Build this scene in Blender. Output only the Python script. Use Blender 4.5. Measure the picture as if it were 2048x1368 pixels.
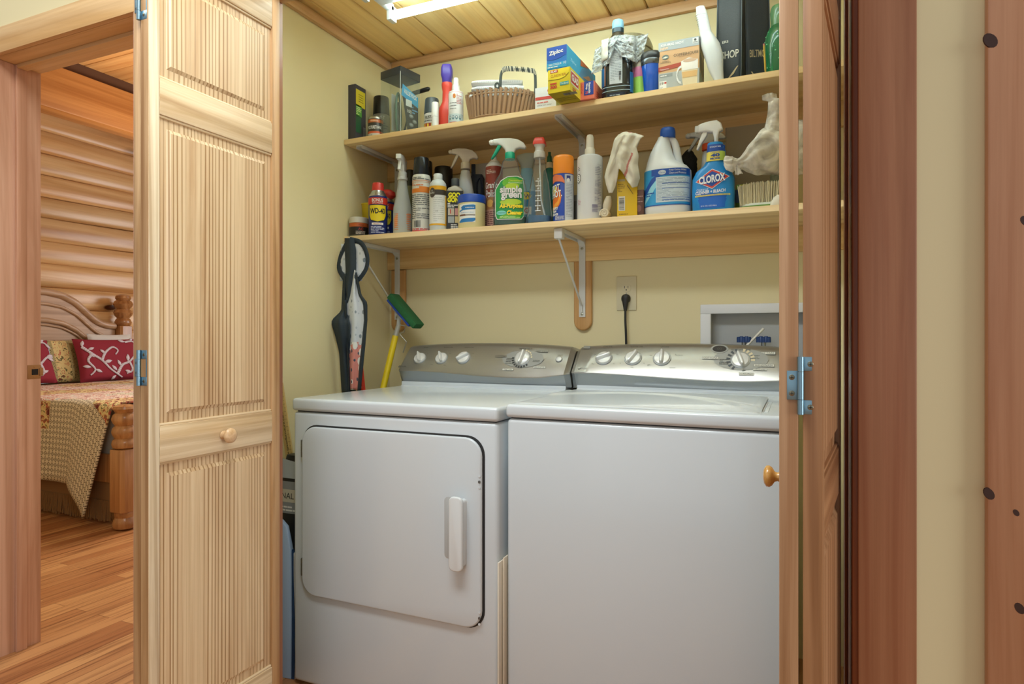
import bpy, bmesh, math, random
from mathutils import Matrix, Vector, noise
from math import sin, cos, pi, radians, sqrt, atan2
random.seed(11)
for _o in list(bpy.data.objects): bpy.data.objects.remove(_o)
S = bpy.context.scene
COL = S.collection

# ------------------------------------------------------------------ camera
F, ANG, HZ, CH = 1287.0, radians(24.0), 679.0, 1.05     # focal length (px of a 2048 wide frame), yaw, horizon row, eye height
SA, CA = sin(ANG), cos(ANG)
cam = bpy.data.cameras.new('camera'); co = bpy.data.objects.new('camera', cam); COL.objects.link(co)
cam.sensor_width = 36.0; cam.lens = 36.0*F/2048.0; cam.shift_y = -(684-HZ)/2048.0
cam.clip_start = .02
co.location = (0, 0, CH); co.rotation_euler = (radians(90), 0, ANG)
S.camera = co

# ------------------------------------------------------------------ light of the place, with added fill lamps
W = bpy.data.worlds.new('world'); S.world = W; W.use_nodes = True
W.node_tree.nodes['Background'].inputs[0].default_value = (.94, .99, 1.0, 1)
W.node_tree.nodes['Background'].inputs[1].default_value = .44
S.view_settings.view_transform = 'Standard'; S.view_settings.look = 'None'
S.view_settings.exposure = 0.0; S.view_settings.gamma = 1.0
try: S.view_settings.use_curve_mapping = False
except Exception: pass
def area(name, loc, rot, sx, sy, power, col):
    l = bpy.data.lights.new(name, 'AREA'); l.shape = 'RECTANGLE'; l.size = sx; l.size_y = sy; l.energy = power; l.color = col
    o = bpy.data.objects.new(name, l); COL.objects.link(o); o.location = loc; o.rotation_euler = rot
    return o
area('hall_opening_fill', (-.72, .60, 2.43), (radians(12), 0, 0), 1.1, .4, 29, (.92, 1, 1))  # added unseen lamp, placed to reach the machine tops and lower back wall
area('hall_left_lamp', (-2.3, .1, 2.68), (radians(20), 0, 0), .6, .6, 10, (1, .94, .84))
area('hall_side_fill', (4.0, -.45, 1.45), (radians(88), 0, radians(74)), 2.0, 2.0, 82, (.95, .99, .98))  # added area light from the right, brightens the left door panel
area('hall_far_fill', (-.8, -2.3, 1.3), (radians(86), 0, 0), 2.6, 2.0, 6, (.92, .99, 1))  # added frontal fill from behind the camera into the closet
area('bedroom_top_fill', (-3.2, 3.3, 2.42), (0, radians(-12), 0),   .5, .5, 40, (1, .93, .82))  # unseen fill lamp, lowered to light the ceiling strip and beam
area('bedroom_uplight', (-3.9, 3.2, 2.1), (radians(180), 0, 0), .5, .5, 12, (1, .93, .82))
area('bedroom_far_fill', (-3.6, 5.3, 1.7), (radians(-90), 0, 0), 1.6, 1.3, 34, (.95, .97, 1))  # added unseen light from the far end of the bedroom

# ------------------------------------------------------------------ measuring helpers
def ray(u):
    t = (u-1024)/F; den = CA+t*SA
    return (t*CA-SA)/den, den
def PY(u, v, Y):
    r, den = ray(u); return Vector((r*Y, Y, CH+(HZ-v)/F*(Y/den)))
def PX(u, v, X):
    r, den = ray(u); return PY(u, v, X/r)
LX = -1.61; BY = 2.32                       # closet left wall, closet back wall
def zs(k, X):                               # the two shelves are not quite level
    if k == 'l': return 1.449+(X+1.61)*(1.440-1.449)/1.556
    if k == 'u': return 1.8236+(X+1.61)*(1.8297-1.8236)/1.556
    return k

# ------------------------------------------------------------------ materials
def C(h):
    h = h.lstrip('#'); r = []
    for i in (0, 2, 4):
        c = int(h[i:i+2], 16)/255; r.append(c/12.92 if c <= .04045 else ((c+.055)/1.055)**2.4)
    return (*r, 1)
_mc = {}
def mat(hx, rough=.45, metal=0, trans=0, emit=0, coat=0, bump=0, bscale=200, sss=0):
    k = (hx, rough, metal, trans, emit, coat, bump, bscale, sss)
    if k in _mc: return _mc[k]
    m = bpy.data.materials.new('finish_'+hx.lstrip('#')); m.use_nodes = True
    nt = m.node_tree; b = nt.nodes['Principled BSDF']
    b.inputs['Base Color'].default_value = C(hx); b.inputs['Roughness'].default_value = rough
    b.inputs['Metallic'].default_value = metal; b.inputs['Transmission Weight'].default_value = trans
    b.inputs['Coat Weight'].default_value = coat
    if sss: b.inputs['Subsurface Weight'].default_value = sss; b.inputs['Subsurface Radius'].default_value = (.01, .01, .01)
    if emit:
        b.inputs['Emission Color'].default_value = C(hx); b.inputs['Emission Strength'].default_value = emit
    if bump:
        n = nt.nodes.new('ShaderNodeTexNoise'); n.inputs['Scale'].default_value = bscale; n.inputs['Detail'].default_value = 3
        t = nt.nodes.new('ShaderNodeTexCoord'); nt.links.new(t.outputs['Object'], n.inputs['Vector'])
        bp = nt.nodes.new('ShaderNodeBump'); bp.inputs['Strength'].default_value = bump; bp.inputs['Distance'].default_value = .004
        nt.links.new(n.outputs['Fac'], bp.inputs['Height']); nt.links.new(bp.outputs['Normal'], b.inputs['Normal'])
    _mc[k] = m; return m
def clear(name, tint, fac=.25, rough=.06, body=None, bfac=.0, crinkle=0):
    m = bpy.data.materials.new(name); m.use_nodes = True; nt = m.node_tree; N = nt.nodes; L = nt.links
    N.remove(N['Principled BSDF']); out = N['Material Output']
    tr = N.new('ShaderNodeBsdfTransparent'); tr.inputs[0].default_value = C(tint)
    gl = N.new('ShaderNodeBsdfGlossy'); gl.inputs['Roughness'].default_value = rough; gl.inputs[0].default_value = (1, 1, 1, 1)
    lw = N.new('ShaderNodeLayerWeight'); lw.inputs[0].default_value = fac
    mx = N.new('ShaderNodeMixShader'); L.new(lw.outputs['Fresnel'], mx.inputs[0]); L.new(tr.outputs[0], mx.inputs[1]); L.new(gl.outputs[0], mx.inputs[2])
    last = mx
    if body:
        d = N.new('ShaderNodeBsdfPrincipled'); d.inputs['Base Color'].default_value = C(body); d.inputs['Roughness'].default_value = .35
        m2 = N.new('ShaderNodeMixShader'); m2.inputs[0].default_value = bfac; L.new(mx.outputs[0], m2.inputs[1]); L.new(d.outputs[0], m2.inputs[2]); last = m2
        if crinkle:
            n = N.new('ShaderNodeTexNoise'); n.inputs['Scale'].default_value = crinkle; n.inputs['Detail'].default_value = 5; n.inputs['Distortion'].default_value = 1.5
            t = N.new('ShaderNodeTexCoord'); L.new(t.outputs['Object'], n.inputs['Vector'])
            bp = N.new('ShaderNodeBump'); bp.inputs['Strength'].default_value = .9; bp.inputs['Distance'].default_value = .01
            L.new(n.outputs['Fac'], bp.inputs['Height'])
            for q in (d, gl): L.new(bp.outputs['Normal'], q.inputs['Normal'])
            rp = N.new('ShaderNodeMapRange'); rp.inputs[1].default_value = .35; rp.inputs[2].default_value = .65
            rp.inputs[3].default_value = bfac*.4; rp.inputs[4].default_value = min(1, bfac*1.5)
            L.new(n.outputs['Fac'], rp.inputs[0]); L.new(rp.outputs[0], m2.inputs[0])
    L.new(last.outputs[0], out.inputs[0]); return m
def wood(name, light, dark, axis='Z', scale=1.0, streak=.5, rough=.45, knots=0, knotcol='#4a2a18', vary=.12, coat=0, bands=0, dist=2.6, zb=.13, knotr=.0065, flat=None, kn='Y', fine=1.0):
    m = bpy.data.materials.new(name); m.use_nodes = True; nt = m.node_tree; N = nt.nodes; L = nt.links; b = N['Principled BSDF']
    b.inputs['Roughness'].default_value = rough; b.inputs['Coat Weight'].default_value = coat; b.inputs['Coat Roughness'].default_value = .25
    tc = N.new('ShaderNodeTexCoord'); ge = N.new('ShaderNodeNewGeometry')
    ml = N.new('ShaderNodeMath'); ml.operation = 'MULTIPLY'; ml.inputs[1].default_value = 17.3; L.new(ge.outputs['Random Per Island'], ml.inputs[0])
    ad = N.new('ShaderNodeVectorMath'); ad.operation = 'ADD'; L.new(tc.outputs['Object'], ad.inputs[0]); L.new(ml.outputs[0], ad.inputs[1])
    def mp(a, l):
        s = [a*scale]*3; s['XYZ'.index(axis)] = l*scale
        if flat: s['XYZ'.index(flat)] *= .03
        q = N.new('ShaderNodeMapping'); q.inputs['Scale'].default_value = s; L.new(ad.outputs[0], q.inputs['Vector']); return q
    def nz(q, sc, det, dist):
        n = N.new('ShaderNodeTexNoise'); n.inputs['Scale'].default_value = sc; n.inputs['Detail'].default_value = det
        n.inputs['Distortion'].default_value = dist; n.inputs['Roughness'].default_value = .6; L.new(q.outputs[0], n.inputs['Vector']); return n
    def ramp(src, stops):
        r = N.new('ShaderNodeValToRGB'); e = r.color_ramp.elements
        e[0].position, e[0].color = stops[0]; e[1].position, e[1].color = stops[-1]
        for p, c in stops[1:-1]: x = e.new(p); x.color = c
        L.new(src, r.inputs[0]); return r
    def mix(kind, f, a, c2):
        x = N.new('ShaderNodeMix'); x.data_type = 'RGBA'; x.blend_type = kind
        if isinstance(f, float): x.inputs[0].default_value = f
        else: L.new(f, x.inputs[0])
        L.new(a, x.inputs[6])
        if isinstance(c2, tuple): x.inputs[7].default_value = c2
        else: L.new(c2, x.inputs[7])
        return x.outputs[2]
    cl, cd = C(light), C(dark)
    n1 = nz(mp(9, .55), 1.0, 5, 1.4); c = ramp(n1.outputs[0], [(.33, cd), (.5, tuple((a*.35+d*.65) for a, d in zip(cd, cl))), (.62, cl)]).outputs[0]
    n2 = nz(mp(75, 1.1), 1.0, 4, .7)
    st = ramp(n2.outputs[0], [(.38, (.76, .68, .58, 1)), (.55, (1, 1, 1, 1))])
    c = mix('MULTIPLY', streak*fine, c, st.outputs[0])
    if bands:
        w = N.new('ShaderNodeTexWave'); w.bands_direction = 'DIAGONAL' if not flat else 'Y'; w.inputs['Scale'].default_value = bands; w.inputs['Distortion'].default_value = dist; w.inputs['Detail'].default_value = 1.5
        w.inputs['Detail Scale'].default_value = .6
        q = mp(6, zb); L.new(q.outputs[0], w.inputs['Vector'])
        n3 = nz(mp(11, .25), 1.0, 2, .4); mk = ramp(n3.outputs[0], [(.36, (.12, .12, .12, 1)), (.52, (.95*streak,)*3+(1,))])
        c = mix('MULTIPLY', mk.outputs[0], c, ramp(w.outputs['Fac'], [(.06, (.54, .42, .29, 1)), (.36, (1, 1, 1, 1))]).outputs[0])
    if knots:
        v = N.new('ShaderNodeTexVoronoi'); v.inputs['Scale'].default_value = 1.0; km = mp(knots, knots*.42); km.inputs['Scale'].default_value['XYZ'.index(kn)] = 0; L.new(km.outputs[0], v.inputs['Vector'])
        kr = knotr*knots*scale; r = ramp(v.outputs['Distance'], [(kr, (1, 1, 1, 1)), (kr*1.35, (.4, .4, .4, 1)), (kr*2.2, (0, 0, 0, 1))])
        sp = N.new('ShaderNodeSeparateColor'); L.new(v.outputs['Color'], sp.inputs[0])
        gt = N.new('ShaderNodeMath'); gt.operation = 'GREATER_THAN'; gt.inputs[1].default_value = .44; L.new(sp.outputs[0], gt.inputs[0])
        mu = N.new('ShaderNodeMath'); mu.operation = 'MULTIPLY'; L.new(r.outputs[0], mu.inputs[0]); L.new(gt.outputs[0], mu.inputs[1])
        c = mix('MIX', mu.outputs[0], c, C(knotcol))
    if vary:
        mr = N.new('ShaderNodeMapRange'); mr.inputs[3].default_value = 1-vary; mr.inputs[4].default_value = 1+vary*.5
        L.new(ge.outputs['Random Per Island'], mr.inputs[0])
        cb = N.new('ShaderNodeCombineColor')
        for i in range(3): L.new(mr.outputs[0], cb.inputs[i])
        c = mix('MULTIPLY', 1.0, c, cb.outputs[0])
    L.new(c, b.inputs['Base Color'])
    bp = N.new('ShaderNodeBump'); bp.inputs['Strength'].default_value = .12; bp.inputs['Distance'].default_value = .002
    L.new(n2.outputs[0], bp.inputs['Height']); L.new(bp.outputs[0], b.inputs['Normal'])
    return m

# ------------------------------------------------------------------ objects
def wm(o):
    m = Matrix.LocRotScale(o.location, o.rotation_euler, None)
    return wm(o.parent) @ m if o.parent else m
def tag(o, label=None, cat=None, group=None, kind=None):
    if label: o['label'] = label
    if cat: o['category'] = cat
    if group: o['group'] = group
    if kind: o['kind'] = kind
    return o
def thing(name, label, cat, loc=(0, 0, 0), rz=0, group=None, kind=None, rx=0, ry=0):
    o = bpy.data.objects.new(name, None); COL.objects.link(o); o.empty_display_size = .05
    o.location = loc; o.rotation_euler = (rx, ry, rz)
    return tag(o, label, cat, group, kind)
class MB:
    def __init__(s, mat=None): s.v = []; s.f = []; s.m = []; s.mats = []; s.X = Matrix.Identity(4); s.cur = mat
    def mi(s, m):
        m = m or s.cur
        if m not in s.mats: s.mats.append(m)
        return s.mats.index(m)
    def add(s, vs, fs, m=None):
        o = len(s.v); k = s.mi(m)
        s.v += [tuple(s.X @ Vector(p)) for p in vs]
        for f in fs: s.f.append(tuple(i+o for i in f)); s.m.append(k)
        return s
    def bm(s, b, m=None):
        b.verts.index_update(); s.add([v.co.copy() for v in b.verts], [[v.index for v in f.verts] for f in b.faces], m); b.free(); return s
    def box(s, x0, x1, y0, y1, z0, z1, m=None, bev=0, seg=2):
        b = bmesh.new(); bmesh.ops.create_cube(b, size=1)
        for v in b.verts: v.co = Vector(((x0+x1)/2+v.co.x*(x1-x0), (y0+y1)/2+v.co.y*(y1-y0), (z0+z1)/2+v.co.z*(z1-z0)))
        if bev: bmesh.ops.bevel(b, geom=list(b.edges), offset=min(bev, .48*min(abs(x1-x0), abs(y1-y0), abs(z1-z0))), segments=seg, affect='EDGES', profile=.5)
        return s.bm(b, m)
    def hexa(s, pts, m=None):                # 8 corners: bottom ring, top ring
        return s.add(pts, [(0, 3, 2, 1), (4, 5, 6, 7), (0, 1, 5, 4), (1, 2, 6, 5), (2, 3, 7, 6), (3, 0, 4, 7)], m)
    def loft(s, secs, m=None, seg=28, caps=(1, 1)):
        vs = []; fs = []; n = len(secs)
        for q in secs:
            z, a, b, e = q[:4]; cx, cy = (q[4], q[5]) if len(q) > 4 else (0, 0)
            for i in range(seg):
                th = 2*pi*i/seg; c, t = cos(th), sin(th)
                vs.append((cx+a*abs(c)**(2/e)*(1 if c >= 0 else -1), cy+b*abs(t)**(2/e)*(1 if t >= 0 else -1), z))
        for k in range(n-1):
            for i in range(seg):
                j = (i+1) % seg; fs.append((k*seg+i, k*seg+j, (k+1)*seg+j, (k+1)*seg+i))
        if caps[0]: fs.append(tuple(range(seg-1, -1, -1)))
        if caps[1]: fs.append(tuple((n-1)*seg+i for i in range(seg)))
        return s.add(vs, fs, m)
    def lathe(s, prof, m=None, seg=28, c=(0, 0), caps=(1, 1)):
        return s.loft([(z, max(r, 1e-5), max(r, 1e-5), 2, c[0], c[1]) for r, z in prof], m, seg, caps)
    def tube(s, pts, r, m=None, seg=10, closed=False, flat=1.0, caps=True):
        pts = [Vector(p) for p in pts]; n = len(pts); vs = []; fs = []; up = None
        for i, p in enumerate(pts):
            a = pts[(i-1) % n] if (closed or i > 0) else p; b = pts[(i+1) % n] if (closed or i < n-1) else p
            d = (b-a).normalized()
            if up is None:
                up = Vector((0, 0, 1)) if abs(d.z) < .9 else Vector((0, 1, 0))
            up = (up-d*up.dot(d)).normalized(); sd = d.cross(up)
            rr = r[i] if isinstance(r, (list, tuple)) else r
            for k in range(seg):
                th = 2*pi*k/seg; vs.append(p+sd*(rr*cos(th)*flat)+up*(rr*sin(th)))
        for i in range(n if closed else n-1):
            for k in range(seg):
                j = (k+1) % seg; i2 = (i+1) % n; fs.append((i*seg+k, i*seg+j, i2*seg+j, i2*seg+k))
        if caps and not closed: fs += [tuple(range(seg-1, -1, -1)), tuple((n-1)*seg+k for k in range(seg))]
        return s.add(vs, fs, m)
    def prism(s, poly, h0, h1, m=None, plane='xz', bev=0, seg=2):
        b = bmesh.new()
        def pt(p, h): return {'xz': (p[0], h, p[1]), 'xy': (p[0], p[1], h), 'yz': (h, p[0], p[1])}[plane]
        lo = [b.verts.new(pt(p, h0)) for p in poly]; hi = [b.verts.new(pt(p, h1)) for p in poly]
        f1 = b.faces.new(lo); f2 = b.faces.new(hi); n = len(poly)
        for i in range(n): b.faces.new((lo[i], lo[(i+1) % n], hi[(i+1) % n], hi[i]))
        bmesh.ops.recalc_face_normals(b, faces=b.faces)
        if bev: bmesh.ops.bevel(b, geom=list(f1.edges)+list(f2.edges), offset=bev, segments=seg, affect='EDGES', profile=.5)
        return s.bm(b, m)
    def grid(s, fn, nu, nv, m=None, matfn=None, wrap=False):
        vs = [fn(i/nu, j/nv) for j in range(nv+1) for i in range(nu if wrap else nu+1)]; w = nu if wrap else nu+1
        buckets = {}
        for j in range(nv):
            for i in range(nu):
                k = (i+1) % w; mm = matfn((i+.5)/nu, (j+.5)/nv) if matfn else m
                buckets.setdefault(mm, []).append((j*w+i, j*w+k, (j+1)*w+k, (j+1)*w+i))
        o = len(s.v); s.v += [tuple(s.X @ Vector(p)) for p in vs]
        for mm, fs in buckets.items():
            q = s.mi(mm)
            for f in fs: s.f.append(tuple(i+o for i in f)); s.m.append(q)
        return s
    def build(s, name, parent=None, world=False, angle=38, thick=0, subd=0, kind=None, off=0):
        me = bpy.data.meshes.new(name); vs = s.v
        if parent is not None and world:
            iv = wm(parent).inverted(); vs = [tuple(iv @ Vector(p)) for p in vs]
        me.from_pydata(vs, [], s.f)
        for m in s.mats: me.materials.append(m)
        me.polygons.foreach_set('material_index', s.m)
        b = bmesh.new(); b.from_mesh(me); bmesh.ops.recalc_face_normals(b, faces=b.faces); b.to_mesh(me); b.free()
        me.polygons.foreach_set('use_smooth', [True]*len(me.polygons)); me.set_sharp_from_angle(angle=radians(angle)); me.update()
        o = bpy.data.objects.new(name, me); COL.objects.link(o)
        if parent is not None: o.parent = parent
        if thick: q = o.modifiers.new('thickness', 'SOLIDIFY'); q.thickness = thick; q.offset = off
        if subd: q = o.modifiers.new('smooth', 'SUBSURF'); q.levels = subd; q.render_levels = subd
        if kind: o['kind'] = kind
        return o

# ------------------------------------------------------------------ printing on things: flat shapes and lettering laid on a surface
_tx = {}
def letters(t, bold=0, shear=0):
    k = (t, bold, shear)
    if k in _tx: return _tx[k]
    cu = bpy.data.curves.new('lettering', 'FONT'); cu.body = t; cu.size = 1; cu.resolution_u = 3; cu.offset = bold; cu.shear = shear
    o = bpy.data.objects.new('lettering', cu); COL.objects.link(o)
    me = bpy.data.meshes.new_from_object(o.evaluated_get(bpy.context.evaluated_depsgraph_get()))
    vs = [(v.co.x, v.co.y) for v in me.vertices]; fs = [tuple(p.vertices) for p in me.polygons]
    bpy.data.objects.remove(o); bpy.data.curves.remove(cu); bpy.data.meshes.remove(me)
    xs = [p[0] for p in vs]; ys = [p[1] for p in vs]
    x0, x1, y0, y1 = min(xs), max(xs), min(ys), max(ys)
    vs = [((x-(x0+x1)/2)/(y1-y0), (y-(y0+y1)/2)/(y1-y0)) for x, y in vs]
    _tx[k] = (vs, fs, (x1-x0)/(y1-y0)); return _tx[k]
class Art:
    def __init__(s): s.it = []
    def cols(s, lo, hi, x0, x1, m, l=1, n=12):
        vs = []; fs = []
        for i in range(n+1):
            x = x0+(x1-x0)*i/n; vs += [(x, lo(x)), (x, hi(x))]
        for i in range(n): fs.append((2*i, 2*i+2, 2*i+3, 2*i+1))
        s.it.append((m, l, vs, fs)); return s
    def rect(s, x0, x1, y0, y1, m, l=1, n=10): return s.cols(lambda x: y0, lambda x: y1, x0, x1, m, l, n)
    def ell(s, cx, cy, rx, ry, m, l=1, n=18):
        def h(x): return ry*sqrt(max(0, 1-((x-cx)/rx)**2))
        return s.cols(lambda x: cy-h(x), lambda x: cy+h(x), cx-rx, cx+rx, m, l, n)
    def poly(s, pts, m, l=1, n=16):
        xs = [p[0] for p in pts]; x0, x1 = min(xs), max(xs)
        def cut(x):
            x = min(max(x, x0+1e-6), x1-1e-6); ys = []
            for a, b in zip(pts, pts[1:]+pts[:1]):
                if (a[0]-x)*(b[0]-x) <= 0 and a[0] != b[0]: ys.append(a[1]+(b[1]-a[1])*(x-a[0])/(b[0]-a[0]))
            return min(ys), max(ys)
        return s.cols(lambda x: cut(x)[0], lambda x: cut(x)[1], x0, x1, m, l, n)
    def text(s, t, cx, cy, h, m, l=3, w=None, bold=0, shear=0, rot=0):
        vs, fs, asp = letters(t, bold, shear); k = h if w is None else w/asp
        c, q = cos(rot), sin(rot); out = []
        for x, y in vs:
            x *= k; y *= h; out.append((cx+x*c-y*q, cy+x*q+y*c))
        s.it.append((m, l, out, fs)); return s
    def lines(s, x0, x1, y0, y1, rows, m, l=2, seed=1, fill=.5, brk=3):
        r = random.Random(seed); st = (y1-y0)/rows
        for i in range(rows):
            y = y1-st*(i+.5); x = x0
            while x < x1-.001:
                e = min(x1, x+(x1-x0)*r.uniform(.12, .9/brk+.1)); s.rect(x, e, y-st*fill/2, y+st*fill/2, m, l, 3); x = e+(x1-x0)*.035
                if r.random() < .12: break
        return s
    def bars(s, x0, x1, y0, y1, n, m, l=2, seed=4, horiz=False):
        r = random.Random(seed); q = y1-y0 if horiz else x1-x0; o = y0 if horiz else x0
        for i in range(n):
            a = o+q*i/n; b = a+q/n*r.uniform(.3, .75)
            if horiz: s.rect(x0, x1, a, b, m, l, 2)
            else: s.rect(a, b, y0, y1, m, l, 1)
        return s
    def put(s, mb, fn):
        for m, l, vs, fs in s.it: mb.add([fn(x, y, l) for x, y in vs], fs, m)
        return mb
EPS = .00035
def on_cyl(R, z0=0, a0=0, e0=.0005):
    Rf = R if callable(R) else (lambda z: R)
    R0 = Rf(0) if not callable(R) else R(z0)
    return lambda x, y, l: ((Rf(z0+y)+e0+EPS*l)*sin(x/R0+a0), -(Rf(z0+y)+e0+EPS*l)*cos(x/R0+a0), z0+y)
def on_plane(o, ex, ey, n, e0=.0004):
    o, ex, ey, n = Vector(o), Vector(ex).normalized(), Vector(ey).normalized(), Vector(n).normalized()
    return lambda x, y, l: o+ex*x+ey*y+n*(e0+EPS*l)
def on_oval(a, b, e, z0=0, e0=.0006):        # a, b may depend on z; seen from the front (-y)
    A = a if callable(a) else (lambda z: a); B = b if callable(b) else (lambda z: b)
    def fn(x, y, l):
        z = z0+y; t = min(.999, abs(x)/A(z)); return (x, -B(z)*(1-t**e)**(1/e)-e0-EPS*l, z)
    return fn
def curve(pts, n=8, closed=False):           # Catmull-Rom through points
    P = [Vector(p) for p in pts]; out = []; m = len(P)
    for i in range(m if closed else m-1):
        if closed: a, b, c, d = P[(i-1) % m], P[i], P[(i+1) % m], P[(i+2) % m]
        else: a, b, c, d = P[max(0, i-1)], P[i], P[i+1], P[min(m-1, i+2)]
        for k in range(n):
            t = k/n; out.append(.5*((2*b)+(c-a)*t+(2*a-5*b+4*c-d)*t*t+(3*b-a-3*c+d)*t**3))
    if not closed: out.append(P[-1])
    return out
def lerp_tab(tab):
    def f(x):
        if x <= tab[0][0]: return tab[0][1]
        for (a, p), (b, q) in zip(tab, tab[1:]):
            if x <= b: return p+(q-p)*(x-a)/(b-a)
        return tab[-1][1]
    return f
def nz(x, y, z=0): return noise.noise(Vector((x, y, z)))
# ================================================================== materials of the house
def wall_paint():
    m = mat('#e6d9ad', .55); nt = m.node_tree; N = nt.nodes; L = nt.links; b = N['Principled BSDF']
    n = N.new('ShaderNodeTexNoise'); n.inputs['Scale'].default_value = 260; t = N.new('ShaderNodeTexCoord'); L.new(t.outputs['Object'], n.inputs['Vector'])
    bp = N.new('ShaderNodeBump'); bp.inputs['Strength'].default_value = .05; bp.inputs['Distance'].default_value = .001
    L.new(n.outputs['Fac'], bp.inputs['Height']); L.new(bp.outputs[0], b.inputs['Normal']); return m
PAINT = wall_paint()
PINE_Z = wood('pine_upright', '#eedcc0', '#d9c09c', 'Z', 1.5, .6, .42, 0, vary=.06, bands=2.4)
PINE_PANEL = wood('pine_panel', '#dcc09a', '#c4a078', 'Z', 1.3, 1.0, .42, 0, vary=.06, bands=3.7, dist=8, zb=.09, flat='X', fine=.45)
PINE_Y = wood('pine_rail', '#ecd4b0', '#d2b084', 'Y', 1.4, .5, .42, 0, vary=.08, bands=1.8)
PINE_EDGE_DIM = wood('pine_edge_shaded', '#cda578', '#b08454', 'Z', 1.6, .55, .45, 0, vary=.08, bands=1.5)  # darker pine: weaker light on the leaf edges put into the colour
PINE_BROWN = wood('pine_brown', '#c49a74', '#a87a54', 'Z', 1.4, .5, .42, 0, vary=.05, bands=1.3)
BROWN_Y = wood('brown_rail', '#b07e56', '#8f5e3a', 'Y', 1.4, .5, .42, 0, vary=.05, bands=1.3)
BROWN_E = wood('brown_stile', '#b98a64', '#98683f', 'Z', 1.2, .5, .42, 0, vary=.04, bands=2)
FIR_Z = wood('fir_upright', '#dcae92', '#c08a6a', 'Z', 1.0, .4, .45, 4.2, '#3a1d12', vary=.06, bands=1.1, kn='X', knotr=.010)
FIR_X = wood('fir_across', '#ecc690', '#d8a868', 'X', 1.0, .35, .45, 2.6, vary=.06, bands=1.1)
CEDAR_Z = wood('cedar_upright', '#b07a58', '#95593a', 'Z', 1.0, .35, .42, 3.0, '#2e150d', vary=.05, bands=.9, knotr=.005)
CEDAR_PALE = wood('cedar_pale', '#c89470', '#b47c58', 'Z', 1.0, .25, .42, 2.2, vary=.05, bands=.7)
CEDAR_DARK = wood('cedar_dark', '#8e4e2c', '#6d3418', 'Z', 1.2, .4, .4, 0, vary=.05, bands=1.2)
SHELF_X = wood('shelf_board', '#f4dcae', '#e6c48c', 'X', .9, .35, .5, 0, vary=.05, bands=.9)
CLEAT_X = wood('cleat_board', '#eccb90', '#dcb074', 'X', 1.0, .3, .5, 3.0, '#7a4526', vary=.05, bands=.8)
PLANK_Y = wood('ceiling_plank', '#fbdc9c', '#edc076', 'Y', .9, .3, .4, 2.4, '#7a3f1c', vary=.14, bands=.7, kn='Z')
TRIM_X = wood('ceiling_trim_x', '#dcb48a', '#c69660', 'X', 1.1, .4, .5, 1.6, vary=.05, bands=1)
TRIM_Y = wood('ceiling_trim_y', '#dcb48a', '#c69660', 'Y', 1.1, .4, .5, 1.6, vary=.05, bands=1, kn='X')
LOG_Y = wood('log', '#f2cc96', '#d8a468', 'Y', .8, .3, .28, 4.2, '#4a2412', vary=.12, coat=.25, bands=.6, knotr=.024, kn='X')
BEAM_Y = wood('beam', '#c88a4c', '#a86a32', 'Y', .9, .3, .4, 3.4, '#4a2412', vary=.05, bands=.8, knotr=.018, kn='X')
PLANK_X = wood('bedroom_plank', '#cf9c60', '#b67c42', 'X', .8, .3, .4, 2.6, vary=.16, bands=.7, kn='Z')
HINGE = mat('#86a3b2', .34, 1); STEEL = mat('#c9ccd0', .28, 1)
WHITE_EN = mat('#d0d6da', .2, coat=.3)

def floor_mat():
    m = bpy.data.materials.new('hardwood'); m.use_nodes = True; nt = m.node_tree; N = nt.nodes; L = nt.links; b = N['Principled BSDF']
    tc = N.new('ShaderNodeTexCoord')
    mp = N.new('ShaderNodeMapping'); mp.inputs['Rotation'].default_value = (0, 0, radians(90)); L.new(tc.outputs['Object'], mp.inputs[0])
    br = N.new('ShaderNodeTexBrick'); L.new(mp.outputs[0], br.inputs['Vector']); br.inputs['Scale'].default_value = 1
    br.inputs['Brick Width'].default_value = .8; br.inputs['Row Height'].default_value = .066; br.inputs['Mortar Size'].default_value = .0012; br.offset = .37
    br.inputs['Color1'].default_value = C('#a86c40'); br.inputs['Color2'].default_value = C('#d09a64'); br.inputs['Mortar'].default_value = C('#7e4f2a')
    br.inputs['Mortar Smooth'].default_value = .3
    m2 = N.new('ShaderNodeMapping'); m2.inputs['Scale'].default_value = (30, 1.1, 1); L.new(tc.outputs['Object'], m2.inputs[0])
    n = N.new('ShaderNodeTexNoise'); n.inputs['Scale'].default_value = 1; n.inputs['Detail'].default_value = 6; n.inputs['Distortion'].default_value = 1.6; L.new(m2.outputs[0], n.inputs[0])
    r = N.new('ShaderNodeValToRGB'); e = r.color_ramp.elements; e[0].position, e[0].color = .33, (.36, .25, .18, 1); e[1].position, e[1].color = .52, (1, 1, 1, 1); L.new(n.outputs[0], r.inputs[0])
    x = N.new('ShaderNodeMix'); x.data_type = 'RGBA'; x.blend_type = 'MULTIPLY'; x.inputs[0].default_value = .75; L.new(br.outputs[0], x.inputs[6]); L.new(r.outputs[0], x.inputs[7])
    L.new(x.outputs[2], b.inputs['Base Color']); b.inputs['Roughness'].default_value = .36; return m
def struct(name, mb, label=None, cat=None, **k):
    return tag(mb.build(name, kind='structure', **k), label, cat)

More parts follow.
